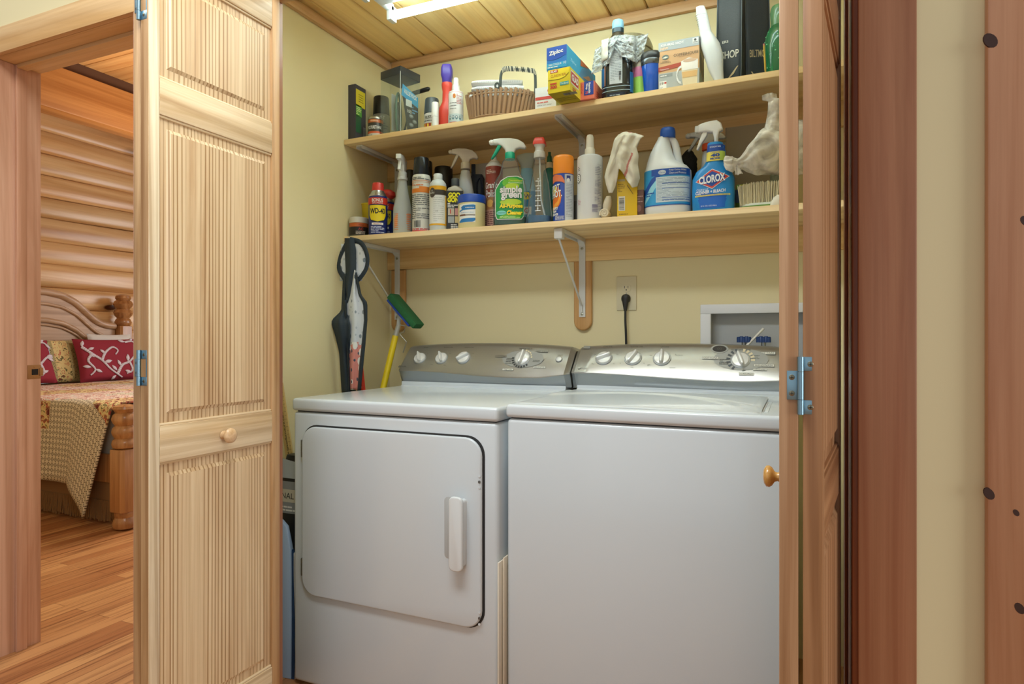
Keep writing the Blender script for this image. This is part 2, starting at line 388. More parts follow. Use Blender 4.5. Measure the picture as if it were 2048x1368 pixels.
# ================================================================== room shell
q = MB(floor_mat()); q.box(-6.3, 2.2, -2.4, 5.8, -.05, 0); struct('floor', q, 'hardwood strip floor running from the hall into the bedroom', 'floor')
FY, FB = 1.24, 1.378                       # front wall: hall face and far face
q = MB(PAINT)
q.box(-6.3, -2.42, FY, FB, 0, 2.75); q.box(-2.42, -1.70, FY, FB, 1.99, 2.75); q.box(-1.70, -1.33, FY, FB, 0, 2.75)
q.box(-1.33, .10, FY, FB, 2.0, 2.75); q.box(.10, 2.2, FY, FB, 0, 2.75)
struct('wall_front', q, 'pale yellow hall wall around the closet and bedroom openings', 'wall')
q = MB(PAINT); q.box(LX-.1, LX, FB, BY+.1, 0, 2.75); struct('wall_left', q, 'yellow left side wall of the laundry closet', 'wall')
hx0, hx1, hz0, hz1 = -.3565+.0, -.045, .885, 1.135     # hole for the plumbing box
_a, _b = PY(1401, 609.5, BY), PY(1422, 629, BY); hx0, hx1, hz1, hz0 = _b.x-.001, _a.x+.365-(_b.x-_a.x)*.6+.001, _a.z-(_b.x-_a.x)*.9+.001, _a.z-.221
q = MB(PAINT); q.box(LX, hx0, BY, BY+.1, 0, 2.75); q.box(hx1, .34, BY, BY+.1, 0, 2.75); q.box(hx0, hx1, BY, BY+.1, hz1, 2.75); q.box(hx0, hx1, BY, BY+.1, 0, hz0); struct('wall_back', q, 'yellow back wall behind shelves and machines', 'wall')
q = MB(PAINT); q.box(.24, .34, FB, BY, 0, 2.75); struct('wall_right', q, 'yellow right side wall of the laundry closet', 'wall')
q = MB(PLANK_Y); X = -1.165-.134*4; CZ = 2.24
while X < .24:
    q.box(max(X, LX)+.0012, min(X+.134, .24)-.0012, FB, BY, CZ, CZ+.02, None, .004, 1); X += .134
q.box(LX, .24, FB, BY, CZ+.021, CZ+.03, mat('#4a2c16', .7))
struct('ceiling', q, 'knotty pine board ceiling inside the laundry closet', 'ceiling')
q = MB(TRIM_Y); q.box(LX, LX+.019, FB, BY, 2.197, 2.231, None, .004); q.box(LX, LX+.009, FB, BY, 2.231, CZ, None, .002)
struct('trim_1', q, 'wooden strip under the closet ceiling along its left wall', 'trim')
q = MB(TRIM_X); q.box(LX+.0195, .24, BY-.019, BY, 2.197, 2.231, None, .004); q.box(LX+.0195, .24, BY-.009, BY, 2.231, CZ, None, .002)
struct('trim_2', q, 'wooden strip under the closet ceiling along its back wall', 'trim')

# bedroom door frame
q = MB(FIR_X); q.box(-2.50, -1.62, 1.222, FY, 1.974, 2.058, None, .003); struct('trim_3', q, 'pine head casing over the bedroom doorway', 'door casing')
q = MB(FIR_Z); q.box(-2.50, -2.412, 1.222, FY, 0, 1.9735, None, .003); struct('trim_4', q, 'pine side casing left of the bedroom doorway', 'door casing')
q = MB(FIR_Z); q.box(-2.42, -2.407, FY-.016, FB, 0, 1.974, None, .001)
q.box(-2.407, -2.394, 1.296, 1.328, 0, 1.974, None, .002)
tj = struct('trim_5', q, 'reddish fir side jamb of the bedroom doorway with strike plate', 'door jamb')
k = MB(mat('#a8825e', .4, .8)); k.box(-2.407, -2.4055, 1.334, 1.3775, .915, .962, None, .0004)
k.box(-2.4055, -2.4045, 1.348, 1.368, .928, .948, mat('#1b120c', .8)); k.box(-2.407, -2.4035, 1.372, 1.384, .924, .952, None, .001)
for z in (.921, .956): k.X = Matrix.Translation((-2.4055, 1.356, z)) @ Matrix.Rotation(pi/2, 4, 'Y'); k.lathe([(.003, -.0004), (.003, .0006), (.001, .001)], seg=12)
k.X = Matrix.Identity(4); k.build('strike_plate', tj)
q = MB(FIR_X); q.box(-2.407, -1.715, FY, FB, 1.974, 1.99, None, .001); q.box(-2.394, -1.728, 1.296, 1.328, 1.961, 1.974, None, .002)
struct('trim_6', q, 'fir head jamb and stop under the bedroom door casing', 'door jamb')
q = MB(FIR_Z); q.box(-1.715, -1.70, FY-.016, FB, 0, 1.974, None, .001); q.box(-1.728, -1.715, 1.296, 1.328, 0, 1.961, None, .002)
struct('trim_7', q, 'fir jamb on the right of the bedroom doorway', 'door jamb')
# closet frame
q = MB(CEDAR_Z); q.box(.0912, .1759, 1.222, FY, 0, 2.09, None, .003); struct('trim_8', q, 'reddish cedar casing beside the right folding door', 'door casing')
q = MB(CEDAR_DARK); q.box(.083, .10, 1.228, FB, 0, 2.0, None, .002); q.box(.0775, .083, 1.333, 1.362, 0, 1.985, None, .002)
struct('trim_9', q, 'dark cedar jamb behind the right folding door', 'door jamb')
q = MB(CEDAR_PALE); q.box(.2695, .62, 1.220, FY, 0, 2.75, None, .004)
KN = mat('#3a1d12', .5)
for (u, v, r) in ((1975, 82, .009), (1972, 987, .007), (2033, 1216, .0065), (2044, 442, .006), (2026, 1025, .004)):
    p = PY(u, v, 1.22); q.X = Matrix.Translation((p.x+.004, 1.2200, p.z)) @ Matrix.Rotation(pi/2, 4, 'X') @ Matrix.Rotation(.5, 4, 'Z'); q.loft([(-.001, r, r*1.5, 2), (.0004, r*.9, r*1.35, 2)], KN, 14)
q.X = Matrix.Identity(4)
struct('trim_10', q, 'wide knotty wooden casing at the right edge of the hall wall', 'door casing')
q = MB(CEDAR_Z); q.box(-1.33, -1.312, 1.228, FB, 0, 2.0, None, .002); struct('trim_11', q, 'closet jamb behind the left folding door', 'door jamb')
q = MB(FIR_X); q.box(-1.33, .10, 1.228, FB, 1.985, 2.0, None, .001); struct('trim_12', q, 'head jamb over the closet opening', 'door jamb')

# bedroom shell
q = MB(LOG_Y); r = random.Random(5); z = -.05; i = 0
LOGX = -5.86
while z < 3.0:
    h = r.uniform(.17, .205); n = 14; pts = []
    for k in range(n+1):
        t = pi*k/n; pts.append((LOGX-.02+ (sin(t)**.62)*.045, z+h/2-cos(t)*h/2))
    pts += [(LOGX-.12, z+h), (LOGX-.12, z)]
    vs = []; fs = []; m = len(pts); ns = 8
    for s in range(ns+1):
        Y = FB+(5.7-FB)*s/ns; w = .004*sin(s*1.7+i)
        vs += [(p[0]+w, Y, p[1]+w) for p in pts]
    for s in range(ns):
        for k in range(m): fs.append((s*m+k, s*m+(k+1) % m, (s+1)*m+(k+1) % m, (s+1)*m+k))
    q.add(vs, fs); z += h; i += 1
struct('wall_bedroom', q, 'bedroom wall of stacked varnished logs behind the bed', 'log wall', angle=60)
q = MB(PAINT); q.box(-6.0, LX-.1, 5.7, 5.8, 0, 3.0); struct('wall_bedroom_far', q, 'far bedroom wall out of view', 'wall')
q = MB(PLANK_X); Y = FB
while Y < 5.7:
    q.box(-6.0, LX-.1, Y+.001, min(Y+.14, 5.7)-.001, 2.98, 3.0, None, .004, 1); Y += .14
q.box(-6.0, LX-.1, FB, 5.7, 3.001, 3.01, mat('#4a2c16', .7))
struct('ceiling_bedroom', q, 'pine plank ceiling over the bedroom', 'ceiling')
q = MB(BEAM_Y); q.box(-4.74, -4.57, FB, 5.7, 2.6, 2.90, None, .012); q.box(-4.72, -4.60, FB, 5.7, 2.90, 2.98, mat('#55341b', .7))
struct('trim_13', q, 'heavy squared timber beam under the bedroom ceiling', 'ceiling beam')

# ================================================================== folding doors
def leaf(name, root, x, y0, y1, facing, ang=0, edge=None, rail=None, panel=None):
    """one leaf: local x is thickness, local y runs away from the near edge"""
    t = .0235; w = y1-y0; o = MB(PINE_EDGE_DIM)
    st = .0265; z0, z1 = .012, 1.972
    rails = [(z0, .20), (.786, .864), (1.533, 1.611), (1.862, z1)]
    o.box(0, t, 0, st, z0, z1, edge or PINE_Z, .0022); o.box(0, t, w-st, w, z0, z1, edge or PINE_EDGE_DIM, .0022)
    if not edge: o.box(.001, t-.001, -.0008, .002, z0, z1, PINE_EDGE_DIM)  # strip painting the near edge as less lit, like the far stile
    rt = thing('door_leaf_pivot', None, None) if False else None
    fr = o.build(name, root); fr.location = (x, y0, 0); fr.rotation_euler = (0, 0, ang)
    for a, b in rails:
        p = MB(rail or PINE_Y); p.box(.0004, t-.0004, st, w-st, a, b, None, .0012)
        if a > z0: p.box(.003, t-.003, st, w-st, a-.006, a, None, .002)
        if b < z1: p.box(.003, t-.003, st, w-st, b, b+.006, None, .002)
        p.build('rail', fr)
    for (a0, b0), (a1, b1) in zip(rails, rails[1:]):
        p = MB(panel or PINE_PANEL); za, zb = b0+.006, a1-.006; ya, yb = st, w-st; m, c = .020, .008
        def ring(d, xx): return [(xx, ya+d, za+d), (xx, yb-d, za+d), (xx, yb-d, zb-d), (xx, ya+d, zb-d)]
        for sgn in (0, 1):
            xs = (lambda e: t-e) if sgn else (lambda e: e)
            R = [ring(0, xs(.0075)), ring(m, xs(.0068)), ring(m+c, xs(.0022))]
            vs = R[0]+R[1]+R[2]; fs = []
            for k in range(2):
                for j in range(4): fs.append((k*4+j, k*4+(j+1) % 4, k*4+4+(j+1) % 4, k*4+4+j))
            fs.append((8, 9, 10, 11)); p.add(vs, fs)
        p.build('raised_panel', fr, angle=15)
    return fr
def knob(fr, x, y, z, sgn, m):
    o = MB(m); o.X = Matrix.Translation((x, y, z)) @ Matrix.Rotation(sgn*pi/2, 4, 'Y')
    o.lathe([(.0105, 0), (.0095, .003), (.007, .008), (.0085, .0125), (.015, .0165), (.0178, .021), (.0172, .0255), (.012, .029), (.005, .0305), (0, .0307)], seg=30)
    return o.build('knob', fr, angle=60)
def hinge(root, loc, ang, w=.027):
    t = MB(HINGE); hh = .0375
    t.tube([(0, -.004, -hh), (0, -.004, -hh+.019)], .0042, seg=14); t.tube([(0, -.004, -hh+.0195), (0, -.004, hh-.0195)], .0042, seg=14); t.tube([(0, -.004, hh-.019), (0, -.004, hh)], .0042, seg=14)
    t.box(-.0165, -.002, -.0012, .0008, -hh+.0185, hh-.0185, None, .0004)                     # inner plate on the one leaf
    t.box(.002, .0215, -.0012, .0008, hh-.0185, hh, None, .0004); t.box(.002, .0215, -.0012, .0008, -hh, -hh+.0185, None, .0004); t.box(.0185, .0215, -.0012, .0008, -hh+.0185, hh-.0185)
    B = mat('#8d8672', .3, 1); Dk = mat('#22211d', .7)
    for x, z in ((.0115, hh-.0095), (.0115, -hh+.0095), (-.0105, .0105), (-.0105, -.0105)):
        t.X = Matrix.Translation((x, -.0012, z)) @ Matrix.Rotation(pi/2, 4, 'X'); t.lathe([(.0036, -.0004), (.0036, .0003), (.003, .0007)], B, 14)
        t.box(-.0022, .0022, -.0004, .0004, .0007, .0009, Dk); t.box(-.0004, .0004, -.0022, .0022, .0007, .0009, Dk); t.X = Matrix.Identity(4)
    o = t.build('hinge', root); o.location = loc; o.rotation_euler = (0, 0, ang); return o
KNOBW = wood('knob_wood', '#d9b58c', '#c49a6c', 'X', 3, .4, .35, 0, vary=0)
KNOBO = wood('knob_oak', '#d8a85e', '#bd8840', 'X', 3, .4, .25, 0, vary=0, coat=.4)
d1 = thing('door_1', 'left pine folding door folded open with its panelled leaf showing', 'folding door', (0, 0, 0), kind='structure')
a = leaf('door_leaf', d1, -1.2715, .925, 1.300, 1); knob(a, .0235, 1.118-.925, .823, 1, KNOBW)
leaf('door_leaf', d1, -1.2985, .927, 1.302, -1, 0, PINE_EDGE_DIM)
for z in (.990, 1.763): hinge(d1, (-1.2735, .925, z), 0)
d2 = thing('door_2', 'right pine folding door seen edge on with hinge between its leaves', 'folding door', (0, 0, 0), kind='structure')
a = leaf('door_leaf', d2, -.0235, .922, 1.297, -1, 0, PINE_BROWN, BROWN_Y, PINE_BROWN); knob(a, 0, 1.15-.922, .823, -1, KNOBO)
leaf('door_leaf', d2, .0050, .922, 1.297, 1, -radians(6.3), BROWN_E, BROWN_Y, BROWN_E)
for z in (.990, 1.763, .28): hinge(d2, (.0025, .922, z), 0)
# ================================================================== washer and dryer
SILVER = mat('#9c9a94', .3, .75); SILVER2 = mat('#a2a6a8', .36, .7); GREY_OV = mat('#8f8f8a', .45, .2); DARKG = mat('#2b2b2b', .5); INK = mat('#44453f', .6)
TAGW = mat('#c9c7bd', .5); LIGHTK = mat('#d6d6d4', .28, .25); CREAM = mat('#cdbf9e', .5)
def console(root, x0, x1, crease, ybase=0.0):
    cz = lerp_tab(crease); w = x1-x0
    def prof(s):
        c = cz(s); zt = 1.022+.015*(4*s*(1-s))**.8; e = min(s, 1-s)*w; rnd = max(0, 1-e/.014)**2*.012
        return [(2.100, .885), (2.094+rnd, .888), (2.071+rnd*1.6, c-.009), (2.0655+rnd*1.6, c-.003), (2.0665+rnd*1.6, c+.002), (2.135+rnd, zt-.014-rnd*.5), (2.146+rnd, zt-.004-rnd*.7), (2.162, zt-rnd), (2.262, zt-.012-rnd), (2.27, zt-.03), (2.27, .885)]
    n = 44; o = MB(SILVER); P = [prof(i/n) for i in range(n+1)]; m = len(P[0])
    vs = [(x0+w*i/n, y+ybase, z) for i, p in enumerate(P) for y, z in p]
    # finer ends
    low = []; hi = []
    for i in range(n):
        for k in range(m-1): (low if k < 3 else hi).append((i*m+k, i*m+k+1, (i+1)*m+k+1, (i+1)*m+k))
    b = len(o.v); o.add(vs, hi+[tuple(range(m)), tuple(n*m+k for k in reversed(range(m)))]); o.m += [o.mi(SILVER2)]*len(low); o.f += [tuple(i+b for i in f) for f in low]
    face = o.build('control_panel', root, world=True, angle=32)
    def at(X, v=None, h=None):                # a point of the sloping face, h = 0 at the crease and 1 at its upper edge
        p = prof((X-x0)/w); a, b2 = Vector((X, p[4][0]+ybase, p[4][1])), Vector((X, p[5][0]+ybase, p[5][1])); return a, b2
    def hit(u, v):
        best = None
        for i in range(201):
            Y = 2.06+ybase+.09*i/200; P_ = PY(u, v, Y); a, b2 = at(min(max(P_.x, x0), x1)); t = (Y-a.y)/(b2.y-a.y); d = abs(a.z+(b2.z-a.z)*t-P_.z)
            if best is None or d < best[0]: best = (d, P_, (b2-a).normalized())
        return best[1], best[2]
    return face, hit
def panel_map(hit, u, v):
    p, up = hit(u, v); ex = Vector((1, 0, 0)); return on_plane(p, ex, up, ex.cross(up).normalized(), .0012)
def dial(root, hit, u, v, r, rot, kind='knob', base=SILVER2, mark=True):
    p, up = hit(u, v); ex = Vector((1, 0, 0)); nn = ex.cross(up).normalized(); M4 = Matrix((ex, up, nn)).transposed().to_4x4(); M4.translation = p
    o = MB(LIGHTK); o.X = M4
    o.lathe([(r*1.12, -.004), (r*1.12, .0015), (r*1.06, .003)], base, 36)
    o.lathe([(r, .002), (r*.98, .006), (r*.9, .0085), (r*.5, .0105), (0, .011)], LIGHTK, 36)
    M5 = M4 @ Matrix.Rotation(rot, 4, 'Z'); o.X = M5
    w = r*.27
    o.loft([(.008, w*1.25, r*.97, 3), (.016, w*.85, r*.98, 3), (.0215, w*.6, r*.93, 3), (.0225, w*.4, r*.88, 3)], LIGHTK, 24)
    return o.build(kind, root, world=True)

def machine(root, x0, x1, yf, ztop, lip, mat_=WHITE_EN):
    c = MB(mat_); c.box(x0, x1, yf, 2.235, .012, ztop-lip-.0025, None, .012, 3); c.box(x0+.01, x1-.01, yf+.01, 2.22, ztop-lip-.004, ztop-lip+.004, DARKG)
    for x in (x0+.05, x1-.05):
        for y in (yf+.06, 2.17): c.X = Matrix.Translation((x, y, 0)); c.lathe([(.02, 0), (.02, .013)], DARKG, 12); c.X = Matrix.Identity(4)
    c.build('cabinet', root, world=True)
    t = MB(mat_); t.box(x0-.002, x1+.002, yf-.005, 2.24, ztop-lip, ztop, None, .010, 4)
    # rounded ramp up to the control panel
    def rf(i, j):
        x = x0+.012+(x1-x0-.024)*i; e = .012*sin(pi*i)
        a = j*pi/2; d = .055+.045*(1-abs(2*i-.35)**1.3 if i < .6 else .2)*.0
        dy = .062-.030*(1-i)+e*0
        return (x, 2.105-dy*(1-sin(a))-.004, ztop-.002+.024*(1-cos(a)))
    t.grid(rf, 20, 8); t.box(x0+.012, x1-.012, 2.09, 2.235, ztop-.001, ztop+.018)
    t.build('top_panel', root, world=True)

dr = thing('dryer', 'white front loading dryer left of the washer, its square door on the front', 'dryer', (-1.062, 1.52, 0))
machine(dr, -1.407, -.717, 1.52, .872, .038)
o = MB(DARKG)
def rrect(x0, x1, z0, z1, r, n=7):
    pts = []
    for cx, cz, a in ((x1-r, z1-r, 0), (x0+r, z1-r, pi/2), (x0+r, z0+r, pi), (x1-r, z0+r, 3*pi/2)):
        for k in range(n+1): th = a+pi/2*k/n; pts.append((cx+r*cos(th), cz+r*sin(th)))
    return pts
o.prism(rrect(-1.3675, -.7545, .2825, .7945, .052), 1.5190, 1.524); o.build('door_gasket', dr, world=True)
o = MB(WHITE_EN); o.prism(rrect(-1.364, -.760, .2855, .7900, .050), 1.5085, 1.520, None, 'xz', .005, 3); dd = o.build('door', dr, world=True)
o = MB(WHITE_EN); o.prism(rrect(-.871, -.835, .462, .628, .012, 4), 1.5078, 1.510, mat('#b9bbbb', .3), 'xz', .0008)
o.X = Matrix.Identity(4)
def hp(i, j):
    return None
o.prism(rrect(-.842, -.801, .441, .637, .014, 4), 1.478, 1.489, mat('#dde0e1', .25), 'xz', .004, 3)
o.prism(rrect(-.820, -.803, .450, .628, .008, 4), 1.487, 1.510, mat('#dde0e1', .25)); o.build('handle', dd, world=True)
o = MB(mat('#8a8a86', .3, .9))
for z in (.722, .366):
    for k in range(3): o.tube([(-1.366, 1.514, z-.026+k*.0175), (-1.366, 1.514, z-.0095+k*.0175)], .0042, seg=10)
    p = o.build('hinge', dd, world=True); o = MB(mat('#8a8a86', .3, .9))
for z in (.676, .318):
    o = MB(mat('#6a6a68', .4, .5)); o.X = Matrix.Translation((-.7655, 1.5085, z)) @ Matrix.Rotation(pi/2, 4, 'X'); o.lathe([(.0038, 0), (.0038, .001), (.001, .0012)], seg=12)
    for dz in (-.016, .014): o.X = Matrix.Translation((-.7655, 1.5085, z+dz)) @ Matrix.Rotation(pi/2, 4, 'X'); o.lathe([(.0032, 0), (.0032, .001), (.001, .0012)], WHITE_EN, seg=12)
    o.X = Matrix.Identity(4); o.build('door_screw', dd, world=True)
face, hit = console(dr, -1.405, -.7125, [(0, .9335), (.15, .934), (.3, .930), (.52, .9207), (.7, .9175), (.85, .9195), (1, .9345)])
for u, v, r, rot in ((840, 717, .0235, .45), (883, 717, .0235, .45), (927, 716, .025, -1.0), (1045, 717, .0285, -.12)): dial(dr, hit, u, v, r, rot)
o = MB(SILVER2); p, up = hit(1118, 719); ex = Vector((1, 0, 0)); M4 = Matrix((ex, up, ex.cross(up))).transposed().to_4x4(); M4.translation = p; o.X = M4
o.lathe([(.012, -.003), (.012, .002), (.0105, .0032)], SILVER2, 28); o.lathe([(.0092, .002), (.0092, .0036), (.005, .0044), (0, .0046)], LIGHTK, 28); o.X = Matrix.Identity(4); o.build('start_button', dr, world=True)
def printed(face, hit, items, u0, v0):
    """lettering on the control panel, given where each word stands"""
    o = MB(INK)
    for kind, u, v, *a in items:
        A = Art(); fn = panel_map(hit, u, v)
        if kind == 'oval': A.ell(0, 0, a[0], a[1], a[2], 0, 26)
        elif kind == 'word': A.text(a[0], 0, 0, a[1], a[2] if len(a) > 2 else INK, 3)
        elif kind == 'tag':
            w = letters(a[0])[2]*a[1]; A.rect(-w/2-.004, w/2+.004, -a[1]*.85, a[1]*.85, INK, 1, 2); A.rect(-w/2-.0033, w/2+.0033, -a[1]*.72, a[1]*.72, a[2] if len(a) > 2 else TAGW, 2, 2); A.text(a[0], 0, 0, a[1], INK, 3)
        elif kind == 'lines': A.lines(-a[0]/2, a[0]/2, -a[1]/2, a[1]/2, a[2], INK, 2, int(u), .35)
        elif kind == 'ticks':
            r0, r1, a0, a1, n, m = a
            for k in range(n):
                th = a0+(a1-a0)*k/(n-1); c, s_ = cos(th), sin(th); w = .0028; q_ = [(r0*c-w*s_, r0*s_+w*c), (r1*c-w*1.4*s_, r1*s_+w*1.4*c), (r1*c+w*1.4*s_, r1*s_-w*1.4*c), (r0*c+w*s_, r0*s_-w*c)]
                A.it.append((m, 2, q_, [(0, 1, 2, 3)]))
        elif kind == 'dot': A.ell(0, 0, a[0], a[0], a[1], a[2] if len(a) > 2 else 2, 16)
        A.put(o, fn)
    return o.build('panel_printing', face, world=True)
printed(face, hit, [
    ('oval', 1046, 718, .080, .036, GREY_OV), ('ticks', 1045, 717, .031, .040, pi*1.0, pi*1.72, 9, DARKG), ('ticks', 1045, 717, .031, .037, pi*.05, pi*.42, 5, CREAM),
    ('tag', 1002, 713, 'COTTONS', .0055, SILVER), ('tag', 1084, 703, 'EASY CARE', .0055, SILVER), ('tag', 1079, 735, 'DELICATES', .0055), ('tag', 1016, 739.5, 'TIME DRY', .0055),
    ('word', 1121, 711, 'START', .0048), ('word', 853, 695.5, 'SIGNAL', .0042), ('word', 897, 695.5, 'TEMPERATURE', .0042), ('word', 939, 695.5, 'SENSOR LEVEL', .0042),
    ('lines', 1020, 722, .03, .028, 4), ('lines', 1074, 718, .026, .032, 5), ('lines', 1052, 698, .05, .005, 1), ('lines', 858, 707, .012, .003, 1), ('lines', 902, 707, .012, .003, 1), ('lines', 946, 707, .01, .003, 1), ('lines', 864, 730, .012, .003, 1), ('lines', 890, 731, .012, .003, 1),
    ('dot', 799.5, 733.5, .0052, INK), ('dot', 799.5, 733.5, .0036, SILVER, 3), ('dot', 799.5, 733.5, .0018, INK, 4), ('word', 808, 733.5, 'Profile', .0062)], 0, 0)

wa = thing('washing_machine', 'white top loading washer, the nearer machine on the right behind the folding door', 'washing machine', (-.355, 1.537, 0))
machine(wa, -.700, -.010, 1.537, .881, .035)
# lid: slightly proud, dished along a curve, with a finger groove at its right end
o = MB(WHITE_EN)
def arch(x): s = (x+.69)/.61; return 1.60+.335*max(0, sin(pi*min(1, max(0, .18+s*.82))))**.8
def lidf(i, j):
    x = -.69+.612*i; y = 1.553+.42*j; d = arch(x)-y
    z = .8835+.0045/(1+math.exp(-(-d)/.006)) + (.002*sin(pi*i))
    e = min(i*.612, (1-i)*.612, j*.42, (1-j)*.42); z -= .0035*max(0, 1-e/.006)**2
    return (x, y, z)
o.grid(lidf, 60, 50); n0 = 0
o.box(-.69, -.078, 1.553, 1.973, .879, .8815)
ld = o.build('lid', wa, world=True, angle=50)
o = MB(mat('#a9a9a8', .4)); o.box(-.0765, -.0735, 1.60, 1.86, .8806, .8818); o.box(-.0715, -.064, 1.60, 1.86, .8806, .8825, WHITE_EN, .0008); o.build('finger_groove', wa, world=True)
face, hit = console(wa, -.7065, -.010, [(0, .9388), (.12, .9400), (.25, .9370), (.45, .930), (.65, .9240), (.8, .9235), (1, .931)])
for u, v, r, rot in ((1208, 717, .026, -1.1), (1266, 717, .026, -.45), (1324, 717, .026, .04), (1481, 721, .0265, .35)): dial(wa, hit, u, v, r, rot)
o = MB(GREY_OV); p, up = hit(1439, 698); M4 = Matrix((ex, up, ex.cross(up))).transposed().to_4x4(); M4.translation = p; o.X = M4
o.loft([(-.003, .0265, .0165, 2), (.001, .0265, .0165, 2)], GREY_OV, 32); o.loft([(-.003, .0215, .0125, 2), (.0016, .0212, .0122, 2)], mat('#231d14', .6), 32)
A = Art(); A.text('00', 0, 0, .010, mat('#3b3326', .3), 1); A.put(o, lambda x, y, l: (x, y, .0018)); o.X = Matrix.Identity(4); o.build('display', wa, world=True)
printed(face, hit, [
    ('oval', 1481, 719, .082, .040, GREY_OV), ('ticks', 1481, 720, .0305, .042, pi*.62, pi*1.32, 7, mat('#3e4347', .5)), ('ticks', 1481, 720, .0305, .042, -.02, pi*.42, 5, CREAM), ('ticks', 1481, 720, .0305, .042, pi*1.58, pi*1.6, 2, GREY_OV),
    ('tag', 1421, 716.5, 'COTTONS', .0062), ('tag', 1533, 707, 'EASY CARE', .0062), ('tag', 1528, 731.5, 'HANDWASH', .0062), ('tag', 1520, 740, 'DELICATES', .0045), ('tag', 1493, 748.5, 'CASUALS', .006),
    ('word', 1216, 694, 'LOAD SIZE', .0046), ('word', 1273, 694, 'TEMPERATURE', .0046), ('word', 1330, 694.5, 'OPTIONS', .0046), ('lines', 1216, 697.5, .032, .002, 1), ('lines', 1272, 697.5, .036, .002, 1),
    ('lines', 1190, 709, .008, .003, 1), ('lines', 1235, 709, .008, .003, 1), ('lines', 1186, 728, .010, .006, 2), ('lines', 1229, 728, .010, .003, 1), ('lines', 1242, 727, .008, .003, 1), ('lines', 1289, 727, .008, .003, 1), ('lines', 1265, 735, .012, .003, 1), ('lines', 1300, 731, .016, .008, 2), ('lines', 1358, 710, .024, .007, 2), ('lines', 1345, 736, .018, .003, 1), ('lines', 1302, 711, .008, .003, 1),
    ('lines', 1448, 724, .028, .022, 4), ('lines', 1510, 715, .026, .016, 3), ('lines', 1482, 700, .06, .006, 2),
    ('dot', 1158.5, 736, .0055, GREY_OV), ('dot', 1158.5, 736, .004, SILVER, 3), ('word', 1168, 736.5, 'Profile', .006, GREY_OV)], 0, 0)
A = Art(); fn = panel_map(hit, 1174, 695)
A.rect(-.012, .012, -.006, .006, GREY_OV, 1, 2); A.lines(-.010, .010, -.005, .005, 4, SILVER, 2, 3, .4)
A.put(o2 := MB(INK), fn); o2.build('rating_sticker', face, world=True)
o = MB(mat('#e7dcc9', .6)); o.box(-.7145, -.7105, 1.512, 1.95, 0, .47, None, .0008); tag(o.build('board'), 'cream board slotted between dryer and washer, nearer the dryer', 'board', 'thin boards between the machines')
o = MB(mat('#dccdb6', .6)); o.box(-.7075, -.7035, 1.530, 1.95, 0, .478, None, .0008); tag(o.build('board'), 'cream board slotted between dryer and washer, nearer the washer', 'board', 'thin boards between the machines')

# ================================================================== shelves, brackets and other fixed things
def shelf(k, label, y0=2.012):
    o = MB(SHELF_X); zl, zr = zs(k, LX+.001), zs(k, .239); t = .0188
    b = bmesh.new(); bmesh.ops.create_cube(b, size=1)
    for v in b.verts:
        x = LX+.001 if v.co.x < 0 else .239; y = y0 if v.co.y < 0 else BY-.0005; z = (zl if v.co.x < 0 else zr)+(0 if v.co.z > 0 else -t); v.co = Vector((x, y, z))
    bmesh.ops.bevel(b, geom=list(b.edges), offset=.0012, segments=2, affect='EDGES'); o.bm(b)
    return tag(o.build('shelf'), label, 'shelf')
shelf('u', 'upper pine shelf carrying boxes, basket and bags'); shelf('l', 'lower pine shelf carrying the cleaning bottles')
def cleat(k, label, h):
    o = MB(CLEAT_X); zl, zr = zs(k, LX)-.0192, zs(k, .24)-.0192
    o.hexa([(LX+.001, BY-.019, zl-h), (.239, BY-.019, zr-h), (.239, BY-.0002, zr-h), (LX+.001, BY-.0002, zl-h), (LX+.001, BY-.019, zl), (.239, BY-.019, zr), (.239, BY-.0002, zr), (LX+.001, BY-.0002, zl)])
    return tag(o.build('shelf_cleat'), label, 'cleat')
cleat('u', 'pine cleat on the back wall under the upper shelf', .080); cleat('l', 'knotty pine cleat on the back wall under the lower shelf', .082)
BRW = mat('#d5d5d2', .35)
def backer(x, label):
    o = MB(wood('backer', '#d8ab72', '#c18f55', 'Z', 1.5, .3, .5, 0, vary=0)); pts = [(x+.0345, 1.345), (x-.0345, 1.345)]
    for k in range(13): th = pi+pi*k/12; pts.append((x+.0345*cos(th), 1.118+.0345*sin(th)))
    o.prism(pts, BY-.0185, BY-.0004, None, 'xz', .006, 3); return tag(o.build('wooden_mounting_plate'), label, 'mounting plate')
backer(-.737, 'round ended wooden plate behind the middle shelf bracket'); backer(-1.557, 'round ended wooden plate behind the left shelf bracket in the corner')
SC = mat('#a9a794', .3, .9)
